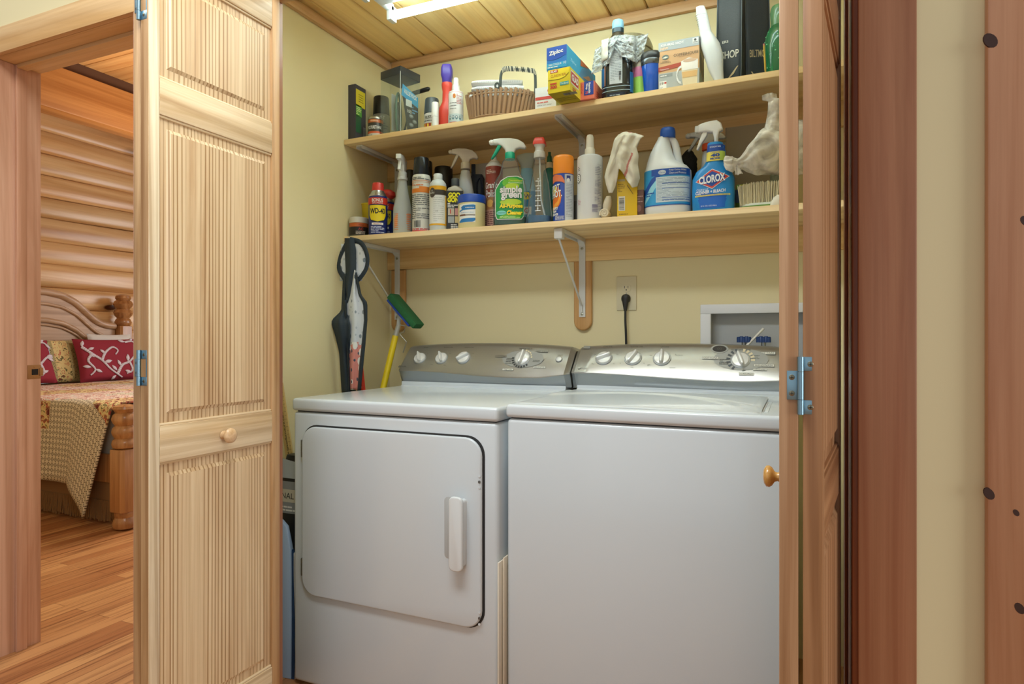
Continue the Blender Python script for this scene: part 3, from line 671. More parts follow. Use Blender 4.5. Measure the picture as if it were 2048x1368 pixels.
def bracket(x, k, label, zlow, braced=True):
    zt = zs(k, x)-.0193; yb = BY-.0192; r = thing('shelf_bracket', label, 'shelf bracket', (x, yb, zt), group='white steel shelf brackets')
    o = MB(BRW); w = .0125
    o.prism([(0, 0), (-.262, 0), (-.262, -.004), (-.03, -.004), (-.0215, -.013), (-.004, -.026), (-.004, zlow-zt), (0, zlow-zt)], -w, w, None, 'yz', .0012)
    for s in (-1, 1):
        o.box(s*w-.0012, s*w+.0012, -.262, -.004, -.014, -.0002, None, .0006); 
    o.build('arm', r)
    if not braced:
        for z in (-.036, zlow-zt+.010):
            o = MB(SC); o.X = Matrix.Translation((0, -.0042, z)) @ Matrix.Rotation(pi/2, 4, 'X'); o.lathe([(.0052, -.0006), (.005, .001), (.003, .0018), (0, .002)], seg=16); o.build('screw', r)
        return r
    o = MB(BRW); yf = -.262
    o.box(-w-.0025, w+.0025, yf-.006, yf+.024, -.036, -.0005, None, .004)
    p = [(0, yf+.010, -.030), (0, yf+.016, -.045), (0, -.020, zlow-zt+.052), (0, -.0085, zlow-zt+.040), (0, -.0075, zlow-zt+.018)]
    o.tube(curve(p, 5), .0038, seg=10); o.build('brace', r)
    for z in (-.036, zlow-zt+.010):
        o = MB(SC); o.X = Matrix.Translation((0, -.0042, z)) @ Matrix.Rotation(pi/2, 4, 'X'); o.lathe([(.0052, -.0006), (.005, .001), (.003, .0018), (0, .002)], seg=16); o.build('screw', r)
    return r
bracket(-.737, 'l', 'white shelf bracket under the middle of the lower shelf', 1.134)
bracket(-1.557, 'l', 'white shelf bracket under the lower shelf in the left corner', 1.134)
bracket(-.737, 'u', 'white shelf bracket under the middle of the upper shelf', 1.50, False)
bracket(-1.557, 'u', 'white shelf bracket under the upper shelf in the left corner', 1.50, False)

# light fixture
lf = thing('fluorescent_light', 'white two tube fluorescent strip light on the closet ceiling', 'ceiling light', (-.70, 1.80, CZ))
o = MB(mat('#cfd3d6', .4)); o.prism([(-.045, 0), (.045, 0), (.040, -.035), (.022, -.052), (-.022, -.052), (-.040, -.035)], -.60, .60, None, 'yz', .003)
o.X = Matrix.Identity(4); o.build('housing', lf)
TUBE = mat('#dcf2f0', .4, emit=18.0)
for y in (-.078, .078):
    o = MB(TUBE); o.tube([(-.585, y, -.062), (.585, y, -.062)], .0145, seg=20); o.build('tube', lf)
    for x in (-.595, .595):
        o = MB(mat('#dfe2e4', .4)); o.box(x-.010, x+.010, y-.019, y+.019, -.083, -.03, None, .005); o.box(x-.010, x+.010, min(0, y), max(0, y), -.05, -.024, None, .002); o.build('lamp_holder', lf)

# outlet with plug
ot = thing('wall_outlet', 'ivory duplex outlet plate on the back wall', 'outlet', (PY(1253.5, 587, BY).x, BY, PY(1253.5, 587, BY).z))
IV = mat('#d9cfae', .4); o = MB(IV); kx = PY(1253.5, 587, BY); wd = (PY(1273.4, 587, BY)-PY(1233.6, 587, BY)).x/2; hh = PY(1253, 553, BY).z-kx.z
o.box(-wd, wd, -.0055, 0, -hh, hh, None, .003); o.build('plate', ot)
for s in (1, -1):
    o = MB(IV); zc = s*.0195
    o.X = Matrix.Translation((0, -.005, zc)) @ Matrix.Rotation(pi/2, 4, 'X'); o.loft([(0, .0172, .0145, 2.6), (.0022, .0168, .0141, 2.6)], IV, 32)
    for x in (-.0062, .0062): o.box(x-.001, x+.001, -.001, .0075, .002, .0024, DARKG)
    o.loft([(.002, .0024, .0024, 2, 0, -.0068), (.0024, .0024, .0024, 2, 0, -.0068)], DARKG, 14); o.X = Matrix.Identity(4); o.build('receptacle', ot)
o = MB(SC); o.X = Matrix.Translation((0, -.0055, 0)) @ Matrix.Rotation(pi/2, 4, 'X'); o.lathe([(.003, 0), (.0026, .001), (0, .0011)], seg=12); o.build('screw', ot)
BLK = mat('#262523', .5)
pc = thing('power_cord', 'black power cord plugged into the ivory outlet, dropping behind the washer', 'power cord', (kx.x, BY-.0085, kx.z-.0195))
o = MB(BLK); o.X = Matrix.Rotation(pi/2, 4, 'X'); o.loft([(0, .016, .016, 2.3), (.008, .0165, .0165, 2.3), (.017, .012, .013, 2.3), (.020, .006, .007, 2)], None, 24); o.X = Matrix.Identity(4)
o.loft([(-.045, .0055, .0055, 2, 0, -.012), (-.028, .0085, .008, 2, 0, -.012), (-.010, .0125, .010, 2, 0, -.011), (.004, .011, .009, 2, 0, -.010)], None, 20); o.build('plug', pc)
o = MB(BLK); o.tube(curve([(0, -.012, -.04), (0, -.0125, -.08), (.003, -.013, -.16), (.004, -.014, -.36)], 6), .0042, seg=10); o.build('cord', pc)

# washer supply box
a, b_ = PY(1401, 609.5, BY), PY(1422, 629, BY)
bx = thing('washer_outlet_box', 'white recessed plumbing box on the back wall above the washer', 'outlet box', (a.x, BY, a.z))
o = MB(mat('#e4e6ea', .4)); W2 = .365; m = b_.x-a.x; H2 = .22
o.box(0, W2, -.006, 0, -m*.92, 0, None, .0025); o.box(0, m, -.006, 0, -H2, -m*.92, None, .0025); o.box(W2-m*.6, W2, -.006, 0, -H2, -m*.92, None, .0025); o.build('frame', bx)
o = MB(mat('#b9bbbc', .5)); o.box(m, W2-m*.6, .05, .054, -H2, -m*.9); o.box(m-.002, m, 0, .054, -H2, -m*.9); o.box(W2-m*.6, W2-m*.6+.002, 0, .054, -H2, -m*.9); o.box(m, W2-m*.6, 0, .054, -m*.9, -m*.9+.002); o.box(m, W2-m*.6, 0, .054, -H2-.002, -H2); o.build('recess', bx)
for u in (1488, 1527):
    p = PY(u, 679, BY-.012); o = MB(mat('#1f3f78', .4)); c = p-Vector(bx.location)
    for k in range(-2, 3): o.loft([(-.010, .0075, .010, 2, c.x+k*.008, c.y), (.007, .0075, .009, 2, c.x+k*.008, c.y), (.009+.002*(k % 2), .005, .006, 2, c.x+k*.008, c.y)], None, 12)
    o.X = Matrix.Translation((0, 0, 0)); o.lathe([(.009, c.z-.07), (.009, c.z)], mat('#b8924a', .3, .9), 14, (c.x, c.y)) if False else None
    for i in range(len(o.v)): o.v[i] = (o.v[i][0], o.v[i][1], o.v[i][2]+c.z)
    o.lathe([(.008, c.z-.075), (.008, c.z-.008)], mat('#9a9fa2', .3, .8), 14, (c.x, c.y+.004)); o.build('valve', bx)
p0, p1 = PY(1495, 690, BY-.02)-Vector(bx.location), PY(1527, 657, BY-.002)-Vector(bx.location)
o = MB(mat('#e6e4dc', .4)); o.tube([p0-(p1-p0)*.9, p0, p1], .0042, seg=10); o.build('plastic_tie', bx)
# ================================================================== things on the shelves
class It:
    """an upright thing seen between columns u0 and u1 at distance Y, standing on a shelf ('u', 'l') or at height z"""
    def __init__(s, name, label, cat, u0, u1, Y, base, face=1.0, group=None, extra=0, u=None):
        s.u = (u0+u1)/2 if u is None else u; r, den = ray(s.u); t = (s.u-1024)/F; s.Xc = r*Y; s.k = Y/den/F
        s.R = .5*(u1-u0)*s.k/sqrt(1+t*t); s.z = zs(base, s.Xc)
        s.root = thing(name, label, cat, (s.Xc, Y, s.z+.0007), face*atan2(-s.Xc, Y)+extra, group)
    def h(s, v): return CH+(HZ-v)*s.k-s.z
    def px(s, n): return n*s.k
PW = lambda h, r=.4: mat(h, r)
WHT, BLACK, RED, YEL = mat('#e6e6e4', .4), mat('#191919', .4), mat('#cf2f28', .4), mat('#eccc1c', .4)
NAVY, SIL, LBL = mat('#1d2f7c', .35), mat('#b9bcc0', .25, .9), mat('#e9eaec', .45)
PRT = mat('#5b6068', .6); PRB = mat('#2e3f86', .5); ORG = mat('#ee8a28', .4)
def arc(R): return R*1.15
def cyl(it, name, prof, m, label=None, seg=32, ang=38):
    o = MB(m); o.lathe(prof, None, seg); p = o.build(name, it.root, angle=ang); return tag(p, label)
def wrap(it, name, R, z0, A, e0=.0006, parent=None):
    o = MB(LBL); A.put(o, on_cyl(R, z0, 0, e0)); return o.build(name, parent or it.root)

# ---- lower shelf, left to right
i = It('jar', 'small white lidded jar with dark label at the left end of lower shelf', 'jar', 698, 737, 2.062, 'l'); R = i.R; h = i.h(437)
cyl(i, 'jar_body', [(R*.9, 0), (R*.97, .004), (R*.97, h*.64), (R*.9, h*.7)], mat('#6b6a5c', .15)); cyl(i, 'lid', [(R*.9, h*.7), (R, h*.71), (R, h*.97), (R*.95, h), (0, h)], mat('#d7d3c8', .4))
A = Art(); A.rect(-R*1.3, R*1.3, 0, h*.42, mat('#241d1c', .4), 0, 20).rect(-R*1.3, R*1.3, h*.42, h*.62, mat('#c5622c', .4), 0, 20).text('MAX', R*.25, h*.5, h*.08, mat('#8a2a1c')).text('AC', R*.2, h*.30, h*.13, mat('#c0392b')).lines(-R*.3, R*.7, h*.03, h*.2, 3, mat('#c9bdb5'), 2, 5)
wrap(i, 'label', R*.97, .006, A)
i = It('cup', 'yellow cup behind the small lidded jar', 'cup', 722, 766, 2.16, 'l'); h = i.h(410); R = i.R
o = MB(mat('#d8bd25', .35)); o.lathe([(R*.72, 0), (R, h), (R*.93, h), (R*.67, .004), (0, .004)]); o.build('cup_body', i.root); o = MB(mat('#e3c92e', .35)); o.lathe([(R, h-.006), (R*1.04, h-.005), (R*1.04, h), (R, h)], caps=(0, 0)); o.build('rim', i.root)
def wd(u0, u1, Y, lab, back=False):
    i = It('spray_can', lab, 'spray can', u0, u1, Y, 'l', .9 if not back else .4, 'blue and yellow lubricant cans'); R = i.R
    h = i.h(367.5) if not back else i.h(381); cyl(i, 'can', [(R*.94, 0), (R, .003), (R, h*.72), (R*.985, h*.735)], NAVY); cyl(i, 'dome', [(R*.985, h*.735), (R*1.01, h*.745), (R*.95, h*.765), (R*.72, h*.82), (R*.64, h*.86)], SIL)
    if not back: cyl(i, 'cap', [(R*.63, h*.845), (R*.66, h*.85), (R*.60, h*.985), (R*.56, h), (0, h)], mat('#d63a33', .35))
    else: o = MB(mat('#d63a33', .35)); o.X = Matrix.Translation((.004, 0, h*.9)); o.loft([(-h*.09, R*.6, R*.6, 2), (-h*.03, R*1.05, R*.75, 2.3), (h*.05, R*1.0, R*.7, 2.3), (h*.1, R*.55, R*.5, 2)]); o.build('flip_cap', i.root)
    A = Art(); w = R*1.45; B = NAVY
    A.rect(-w, w, h*.575, h*.70, mat('#cc3526', .4), 1, 20); A.text('BONUS', 0, h*.65, h*.065, WHT, w=R*1.15, bold=.02).text('20% MORE', 0, h*.597, h*.03, WHT, w=R*1.1)
    A.poly([(-R*.98, h*.56), (R*.98, h*.56), (R*.98, h*.36), (R*.75, h*.27), (0, h*.235), (-R*.75, h*.27), (-R*.98, h*.36)], BLACK, 1, 24); A.poly([(-R*.94, h*.555), (R*.94, h*.555), (R*.94, h*.365), (R*.71, h*.28), (0, h*.245), (-R*.71, h*.28), (-R*.94, h*.365)], mat('#e6cf1e', .4), 2, 24)
    A.text('WD-40', 0, h*.445, h*.105, mat('#20262c'), w=R*1.62, bold=.03); A.rect(-R*.62, R*.62, h*.185, h*.225, WHT, 1, 8).text('PROTECTS', 0, h*.205, h*.022, mat('#b3241c')).lines(-R*.75, R*.75, h*.03, h*.165, 5, mat('#b9c2e2'), 1, 3)
    wrap(i, 'label', R, 0, A); return i
wd(737, 775, 2.055, 'blue and yellow lubricant can with small red cap beside the small jar')
wd(758, 789, 2.135, 'blue lubricant can with wide red cap behind the frontmost one', True)
CLR = clear('clear_plastic', '#f9fbfb', .08, .05, '#eef3f4', .07); CLRM = clear('milky_plastic', '#eef2f3', .2, .15, '#e2e9ec', .5)
i = It('spray_bottle', 'milky plastic spray bottle with orange measuring marks and white nozzle', 'spray bottle', 786, 824, 2.075, 'l', 1); R = i.R; h = i.h(313)
tab = [(0, R*.96), (.01, R), (h*.26, R), (h*.34, R*.97), (h*.5, R*.68), (h*.62, R*.52), (h*.70, R*.44), (h*.72, R*.44)]
o = MB(CLRM); o.loft([(z, r, r*.8, 2.4) for z, r in tab], None, 32); o.build('bottle', i.root); o = MB(mat('#c3b45c', .3)); o.loft([(.002, R*.93, R*.74, 2.4), (.024, R*.95, R*.76, 2.4)]); tag(o.build('liquid', i.root), 'pale yellow liquid')
o = MB(mat('#d4d8da', .4)); o.lathe([(R*.5, h*.695), (R*.54, h*.70), (R*.54, h*.725), (R*.46, h*.735), (R*.46, h*.79), (R*.4, h*.80)]); o.build('collar', i.root)
o = MB(mat('#dfe1e1', .35)); o.X = Matrix.Rotation(radians(72), 4, 'Z'); o.prism([(-.052, h*.93), (-.052, h*.985), (-.01, h), (.03, h*.95), (.024, h*.86), (.008, h*.79), (-.012, h*.79), (-.014, h*.88), (-.03, h*.92)], -.010, .010, None, 'xz', .003); o.prism([(-.024, h*.92), (-.032, h*.92), (-.044, h*.80), (-.038, h*.79)], -.006, .006, None, 'xz', .002); o.X = Matrix.Identity(4); o.build('trigger_head', i.root)
A = Art(); r_ = random.Random(2)
for k in range(9):
    z = h*(.05+.025*k); A.rect(-R*.86, -R*.45, z, z+.0022, mat('#d07a4a'), 1, 4); A.rect(R*.5, R*.88, z+.001, z+.003, mat('#d07a4a'), 1, 4)
A.poly([(-R*.9, h*.2), (-R*.5, h*.26), (-R*.55, h*.1), (-R*.85, h*.08)], mat('#dc9a6e'), 0); A.lines(R*.4, R*.9, h*.12, h*.26, 5, mat('#dc8a5c'), 0, 8)
o = MB(LBL); A.put(o, on_oval(R, R*.8, 2.4)); o.build('measuring_marks', i.root)
i = It('aerosol_can', 'tall white aerosol can with orange band and dark cap', 'aerosol can', 824, 862, 2.06, 'l', .8); R = i.R; h = i.h(317.6)
cyl(i, 'can', [(R*.96, 0), (R*.98, .004), (R*.98, h*.73), (R*.9, h*.765)], mat('#d4d4ce', .35)); cyl(i, 'cap', [(R*.84, h*.755), (R*.87, h*.765), (R*.80, h*.985), (R*.76, h), (0, h)], mat('#2d3136', .2, .5)); cyl(i, 'base_rim', [(R, 0), (R*1.01, .002), (R*.985, .006)], mat('#c8404a', .4))
A = Art(); w = R*1.4; A.rect(-w, w, h*.52, h*.575, mat('#de8232', .4), 1, 16).rect(-w*.1, w, h*.575, h*.60, mat('#de8232', .4), 1, 10).rect(-w, w, h*.675, h*.682, mat('#d5845a'), 1, 16).rect(-w, w, h*.655, h*.66, mat('#d5845a'), 1, 16); A.lines(-w*.8, w*.2, h*.61, h*.65, 2, mat('#d58058'), 2, 4, .7).lines(-w*.9, w*.8, h*.17, h*.5, 13, PRT, 1, 6, .4).lines(-w*.9, w*.8, h*.69, h*.73, 2, PRT, 1, 2, .5).bars(-w*.55, 0, h*.06, h*.15, 16, BLACK, 1).lines(-w*.9, w*.9, h*.02, h*.05, 2, mat('#c8404a'), 1, 9)
A.rect(-R*.46, -R*.44, h*.03, h*.73, mat('#f0f0ee'), 0, 1); wrap(i, 'label', R*.98, 0, A)
i = It('aerosol_can', 'dark capped aerosol can half hidden behind the tall white one', 'aerosol can', 832, 866, 2.15, 'l', .8); R = i.R; h = i.h(324); cyl(i, 'can', [(R*.97, 0), (R, .004), (R, h*.72), (R*.9, h*.75)], mat('#4c4a44', .35)); cyl(i, 'cap', [(R*.94, h*.75), (R*.92, h*.98), (R*.85, h), (0, h)], mat('#1c1c1e', .35))
i = It('bottle', 'dark bottle standing in the back between spray bottle and aerosol can', 'bottle', 808, 832, 2.2, 'l', .8); R = i.R; h = i.h(341); cyl(i, 'bottle_body', [(R*.95, 0), (R, .004), (R, h*.6), (R*.8, h*.72), (R*.62, h*.78)], mat('#8a8f70', .3)); cyl(i, 'cap', [(R*.66, h*.77), (R*.66, h*.98), (R*.6, h), (0, h)], mat('#1f211f', .4))
i = It('bottle', 'white bottle with round dark emblem and amber bands', 'bottle', 859, 893, 2.05, 'l', .7); R = i.R; h = i.h(349)
cyl(i, 'bottle_body', [(R*.95, 0), (R, .003), (R, h*.78), (R*.95, h*.83), (R*.7, h*.88), (R*.5, h*.9), (R*.46, h*.91)], mat('#cfd6d8', .3)); cyl(i, 'cap', [(R*.53, h*.9), (R*.53, h*.985), (R*.48, h), (0, h)], mat('#d5dadb', .35))
A = Art(); w = R*1.45; A.rect(-w, w, h*.1, h*.77, mat('#dfe0de', .4), 0, 20).rect(-w, w, h*.7, h*.77, mat('#e0a722', .4), 1, 20).rect(-w*.3, w, h*.61, h*.7, mat('#3a3532', .4), 1, 16).rect(-w, w, h*.085, h*.115, mat('#e0a722', .4), 1, 20).rect(w*.78, w, h*.1, h*.6, mat('#e0a722'), 1, 3)
A.ell(-R*.55, h*.65, R*.42, h*.085, mat('#4a413c', .4), 2, 16).text('GUARD', -R*.55, h*.645, h*.03, WHT, 4, w=R*.6).text('A', -R*.55, h*.685, h*.03, WHT, 4).lines(-R*.4, R*.9, h*.14, h*.58, 12, mat('#b8bcbb'), 1, 3, .25).text('3.0', 0, h*.33, h*.025, INK)
wrap(i, 'label', R, 0, A)
i = It('can', 'black lidded canister behind the white bottle with amber bands', 'canister', 868, 906, 2.22, 'l', .8); R = i.R; h = i.h(336); cyl(i, 'canister_body', [(R*.95, 0), (R*.95, h*.6)], mat('#b09a6c', .4)); cyl(i, 'lid', [(R*.97, h*.6), (R, h*.61), (R*.97, h*.97), (R*.9, h), (0, h)], mat('#211f1d', .35))
i = It('bottle', 'black flat bottle with grey cap and yellow lettering', 'bottle', 893, 928, 2.0945, 'l', .9); R = i.R; h = i.h(358)
a_, b_ = R, R*.62; o = MB(mat('#b7ae9a', .3)); o.loft([(0, a_*.96, b_, 4), (.003, a_, b_, 4), (h*.76, a_, b_, 4), (h*.82, a_*.8, b_*.9, 3), (h*.85, a_*.42, b_*.7, 2), (h*.88, a_*.4, a_*.4, 2)]); o.build('bottle_body', i.root); cyl(i, 'cap', [(R*.46, h*.86), (R*.48, h*.87), (R*.46, h*.985), (R*.42, h), (0, h)], mat('#4c5458', .4))
A = Art(); w = R*.93; A.rect(-w, w, .003, h*.755, mat('#2a2a26', .4), 0, 8).text('GOO', -R*.08, h*.675, h*.095, mat('#f2e61e'), w=R*1.35, bold=.06).text('GONE', -R*.06, h*.585, h*.095, mat('#f2e61e'), w=R*1.6, bold=.06).lines(-w*.9, w*.8, h*.44, h*.53, 3, WHT, 2, 4, .6)
A.rect(-w*.85, -w*.1, h*.3, h*.43, mat('#c9bfae'), 1, 2).rect(-w*.6, -w*.5, h*.33, h*.41, RED, 2, 1).rect(0, w*.7, h*.3, h*.43, mat('#d59a98'), 1, 2).rect(-w*.85, -w*.1, h*.16, h*.28, mat('#a8b0b4'), 1, 2).rect(0, w*.7, h*.16, h*.28, mat('#d8c690'), 1, 2).lines(-w*.5, w*.8, h*.02, h*.14, 4, WHT, 1, 7, .5)
o = MB(LBL); A.put(o, on_plane((0, -b_, 0), (1, 0, 0), (0, 0, 1), (0, -1, 0))); o.build('label', i.root)
i = It('jar', 'wide cream petroleum jelly jar with blue lid', 'jar', 915, 972, 2.068, 'l', .9); R = i.R; h = i.h(393.6)
cyl(i, 'jar_body', [(R*.9, 0), (R*.96, .004), (R*.97, h*.6), (R*.97, h*.75), (R*.92, h*.79)], mat('#ded6a6', .25)); cyl(i, 'lid', [(R*.97, h*.76), (R, h*.77), (R, h*.965), (R*.96, h), (0, h)], mat('#1d4bb0', .35))
A = Art(); A.rect(-R*.95, R*.3, h*.16, h*.70, mat('#e9eae8', .4), 0, 20); bl = mat('#2a77b8', .4); A.poly([(-R*.95, h*.47), (-R*.9, h*.58), (-R*.6, h*.66), (R*.2, h*.68), (R*.3, h*.66), (R*.3, h*.54), (-R*.6, h*.52)], bl, 1).poly([(-R*.95, h*.2), (-R*.7, h*.27), (R*.3, h*.29), (R*.3, h*.22), (R*.1, h*.17), (-R*.95, h*.16)], bl, 1).rect(-R*.92, R*.28, h*.355, h*.39, mat('#8a8078'), 1, 8).rect(-R*.9, -R*.4, h*.35, h*.4, mat('#6f4b3a'), 2, 4).text('PETROLEUM JELLY', -R*.3, h*.445, h*.035, bl, 2, w=R*1.0).rect(-R*.88, -R*.72, h*.53, h*.6, WHT, 2, 3).lines(-R*.4, R*.2, h*.58, h*.61, 1, WHT, 2)
wrap(i, 'label', R*.965, 0, A)

def trigger_bottle(i, h, body, mbody, mneck, mhead, mtrig, hz0, hw, facing=-1, thick=.011, collar=None, nozzle=None, parts=('bottle', 'collar', 'spray_head', 'trigger')):
    """body: loft sections; the head is drawn from hz0 up to h, hw wide"""
    o = MB(mbody); o.loft(body, None, 36); p = o.build('bottle', i.root)
    z, H = hz0, h-hz0; k = hw; f = facing
    o = MB(mneck); R = collar or k*.14; o.lathe([(R*.95, z-H*.42), (R*1.04, z-H*.4), (R, z), (R*.9, z+H*.05)], None, 24); o.build('collar', i.root)
    def P(x, y): return (f*-x*k, z+y*H)
    head = [(-.52, .62), (-.52, .93), (-.30, 1.0), (.02, .99), (.26, .88), (.42, .66), (.50, .38), (.46, .27), (.30, .33), (.18, .24), (.13, 0), (-.13, 0), (-.15, .24), (-.24, .46), (-.36, .58)]
    o = MB(mhead); o.prism([P(*q) for q in head], -thick, thick, None, 'xz', thick*.45, 3); o.build('spray_head', i.root)
    o = MB(mtrig); tr = [(-.24, .55), (-.36, .57), (-.44, .25), (-.52, -.10), (-.58, -.34), (-.53, -.37), (-.43, -.12), (-.33, .22)]; o.prism([P(*q) for q in tr], -thick*.7, thick*.7, None, 'xz', thick*.3); o.build('trigger', i.root)
    o = MB(nozzle or mhead); x, zz = P(-.52, .76); o.X = Matrix.Translation((x, 0, zz)) @ Matrix.Rotation(f*pi/2, 4, 'Y'); o.lathe([(thick*.75, -.002), (thick*.8, .008), (thick*.55, .011), (thick*.5, .013)], None, 16); o.build('nozzle', i.root)
    return p
SPW = mat('#d9d2c2', .4)
i = It('spray_bottle', 'plain white trigger spray bottle behind the blue lidded jar', 'spray bottle', 905, 957, 2.152, 'l', .95, u=931); R = i.R*.72; h = i.h(298)
trigger_bottle(i, h, [(0, R, R*.7, 2.6), (.004, R*1.03, R*.72, 2.6), (h*.40, R*1.0, R*.7, 2.6), (h*.62, R*.7, R*.6, 2.3), (h*.72, R*.5, R*.5, 2), (h*.74, R*.46, R*.46, 2)], mat('#c9cfd2', .35), SPW, SPW, SPW, h*.83, .098, -1, .010, R*.5)
i = It('clip_strip', 'dark navy plastic clip bundle standing at the back beside the white spray bottle', 'clip', 939, 969, 2.25, 'l', .8); h = i.h(329); o = MB(mat('#1f2c44', .4)); w = i.R
o.loft([(0, w*.7, w*.3, 3), (h*.4, w*.8, w*.35, 3), (h*.55, w*.9, w*.4, 3, w*.1, 0), (h*.8, w, w*.4, 2.5), (h*.86, w*.7, w*.3, 2.5)], None, 20); o.box(-w*.75, -w*.2, -.006, .006, h*.8, h, None, .002); o.tube(curve([(w*.2, -.012, h*.5), (w*.75, -.014, h*.62), (w*.6, -.014, h*.8), (w*.05, -.012, h*.74)], 6, True), .004, seg=8, closed=True); o.build('clip', i.root)
i = It('box', 'small white box at the back beside the dark navy clip', 'box', 950, 980, 2.285, 'l', .1); h = i.h(329); o = MB(mat('#cfc8b8', .6)); o.box(-i.R, i.R, -.01, .01, 0, h, None, .001); o.build('carton', i.root); o = MB(mat('#c2baa8', .6)); o.box(-i.R*.98, i.R*.98, -.0098, .0098, h, h+.001); o.build('flap', i.root)
i = It('aerosol_can', 'dark red stone polish spray can left of the green labelled bottle', 'aerosol can', 971, 1006, 2.125, 'l', .55); R = i.R; h = i.h(313)
cyl(i, 'can', [(R*.96, 0), (R, .004), (R, h*.83), (R*.96, h*.845)], mat('#8e3a33', .3)); cyl(i, 'dome', [(R*.97, h*.845), (R*1.0, h*.855), (R*.9, h*.875), (R*.62, h*.915), (R*.5, h*.92)], mat('#cfcdc8', .35)); cyl(i, 'spray_cap', [(R*.55, h*.91), (R*.55, h*.925), (R*.32, h*.95), (R*.28, h*.99), (R*.22, h), (0, h)], WHT)
A = Art(); w = R*1.4; A.lines(-w*.6, w*.25, h*.74, h*.80, 3, mat('#e8d9cf'), 1, 2, .4); A.rect(-w*.7, w*.4, h*.44, h*.445, mat('#2a1512'), 1, 6).text('Granite', -R*.1, h*.59, h*.085, WHT, 2, w=R*1.75, bold=.02).text('Polish', -R*.15, h*.48, h*.10, WHT, 2, w=R*1.5, bold=.02)
A.rect(-w, w, h*.27, h*.43, mat('#a8734a', .4), 1, 16).ell(-R*.3, h*.35, R*.4, h*.05, mat('#d9a95a'), 2).ell(R*.3, h*.33, R*.35, h*.04, mat('#7b3b2a'), 2).rect(-w, w, 0, h*.27, mat('#b98d80'), 1, 16).lines(-w*.8, w*.6, h*.02, h*.25, 9, mat('#6a3d42'), 2, 8, .5); wrap(i, 'label', R, 0, A)
i = It('spray_bottle', 'clear trigger spray bottle with big green label and teal collar', 'spray bottle', 985.6, 1053.6, 2.058, 'l', .8, u=1020); R = i.R; h = i.h(277.5); TEAL = mat('#12a583', .35)
W_ = i.px(33); D_ = W_*.62; zl = i.h(352)
body = [(0, W_*.95, D_*.92, 3.2), (.004, W_, D_, 3.2), (h*.42, W_*1.0, D_, 3), (h*.52, W_*.88, D_*.95, 2.7), (h*.60, W_*.62, D_*.85, 2.4), (h*.68, W_*.52, D_*.8, 2.2), (h*.735, W_*.46, D_*.72, 2), (h*.76, W_*.36, W_*.36, 2)]
trigger_bottle(i, h, body, CLR, TEAL, mat('#dfe4e2', .35), TEAL, h*.83, i.px(66), -1, .012, W_*.3, WHT)
o = MB(mat('#1c5446', .2)); o.loft([(.003, W_*.93, D_*.9, 3.2), (h*.1, W_*.96, D_*.95, 3.2)]); tag(o.build('liquid', i.root), 'dark green liquid')
aw = lerp_tab([(z, a) for z, a, *_ in body]); bw = lerp_tab([(z, b) for z, a, b, *_ in body])
A = Art(); G1, G2, G3 = mat('#1f9a4c', .35), mat('#6cba35', .35), mat('#b5d437', .35); hw = W_*.93
A.poly([(-hw*.82, h*.06), (-hw*.92, h*.12), (-hw*.92, h*.4), (-hw*.55, h*.5), (-hw*.1, h*.545), (hw*.5, h*.55), (hw*.88, h*.53), (hw*.95, h*.4), (hw*.95, h*.10), (hw*.8, h*.06)], WHT, 0, 26)
A.poly([(-hw*.78, h*.068), (-hw*.88, h*.125), (-hw*.88, h*.395), (-hw*.53, h*.49), (-hw*.1, h*.535), (hw*.5, h*.54), (hw*.85, h*.52), (hw*.92, h*.4), (hw*.92, h*.105), (hw*.78, h*.068)], G1, 1, 26)
A.ell(hw*.15, h*.47, hw*.6, h*.06, G2, 2).ell(hw*.2, h*.43, hw*.45, h*.035, G3, 3).ell(hw*.1, h*.255, hw*.7, h*.035, G3, 2).poly([(-hw*.7, h*.072), (-hw*.3, h*.13), (hw*.8, h*.13), (hw*.75, h*.072)], G2, 2)
A.text('Concentrated', hw*.4, h*.497, h*.022, mat('#f3e44a'), 4, w=hw*.85, shear=.2).text('MULTI-PURPOSE', hw*.4, h*.47, h*.013, WHT, 4, w=hw*.9)
for dx, l, m in ((.0006, 5, mat('#1a3540')), (0, 7, WHT)): A.text('simple', hw*.12+dx, h*.385-dx, h*.098, m, l, w=hw*1.42, bold=.035).text('green', hw*.14+dx, h*.315-dx, h*.082, m, l, w=hw*1.32, bold=.035)
for dx, l, m in ((.0007, 5, mat('#1a3520')), (0, 7, mat('#f4dc2a'))): A.text('All-Purpose', hw*.12+dx, h*.205-dx, h*.062, m, l, w=hw*1.5, bold=.05, shear=.12).text('Cleaner', hw*.36+dx, h*.135-dx, h*.05, m, l, w=hw*1.0, bold=.05, shear=.12)
A.ell(-hw*.5, h*.135, hw*.33, h*.025, mat('#7ed0c4'), 4).text('CONCENTRATE', -hw*.5, h*.135, h*.012, mat('#1a6a5a'), 6, w=hw*.55).lines(-hw*.6, hw*.7, h*.076, h*.098, 2, mat('#d9efb0'), 4, 3, .4)
o = MB(LBL); A.put(o, on_oval(aw, bw, 3.0)); o.build('label', i.root)
LBLU = mat('#8ec0d8', .35)
i = It('spray_bottle', 'pale blue glass cleaner bottle with flared grey head behind the clear ones', 'spray bottle', 1036, 1072, 2.17, 'l', .9); R = i.R; h = i.h(308)
o = MB(LBLU); o.loft([(0, R, R*.7, 3), (h*.5, R, R*.7, 3), (h*.72, R*.72, R*.6, 2.5), (h*.82, R*.62, R*.55, 2)]); o.build('bottle', i.root); o = MB(mat('#a9b3b2', .4)); o.loft([(h*.80, R*.66, R*.6, 2), (h*.86, R*.75, R*.6, 2.5), (h*.94, R*1.05, R*.5, 3, -R*.15, 0), (h*.975, R*1.0, R*.45, 3, -R*.1, 0), (h, R*.6, R*.35, 3, R*.2, 0)]); o.build('spray_head', i.root)
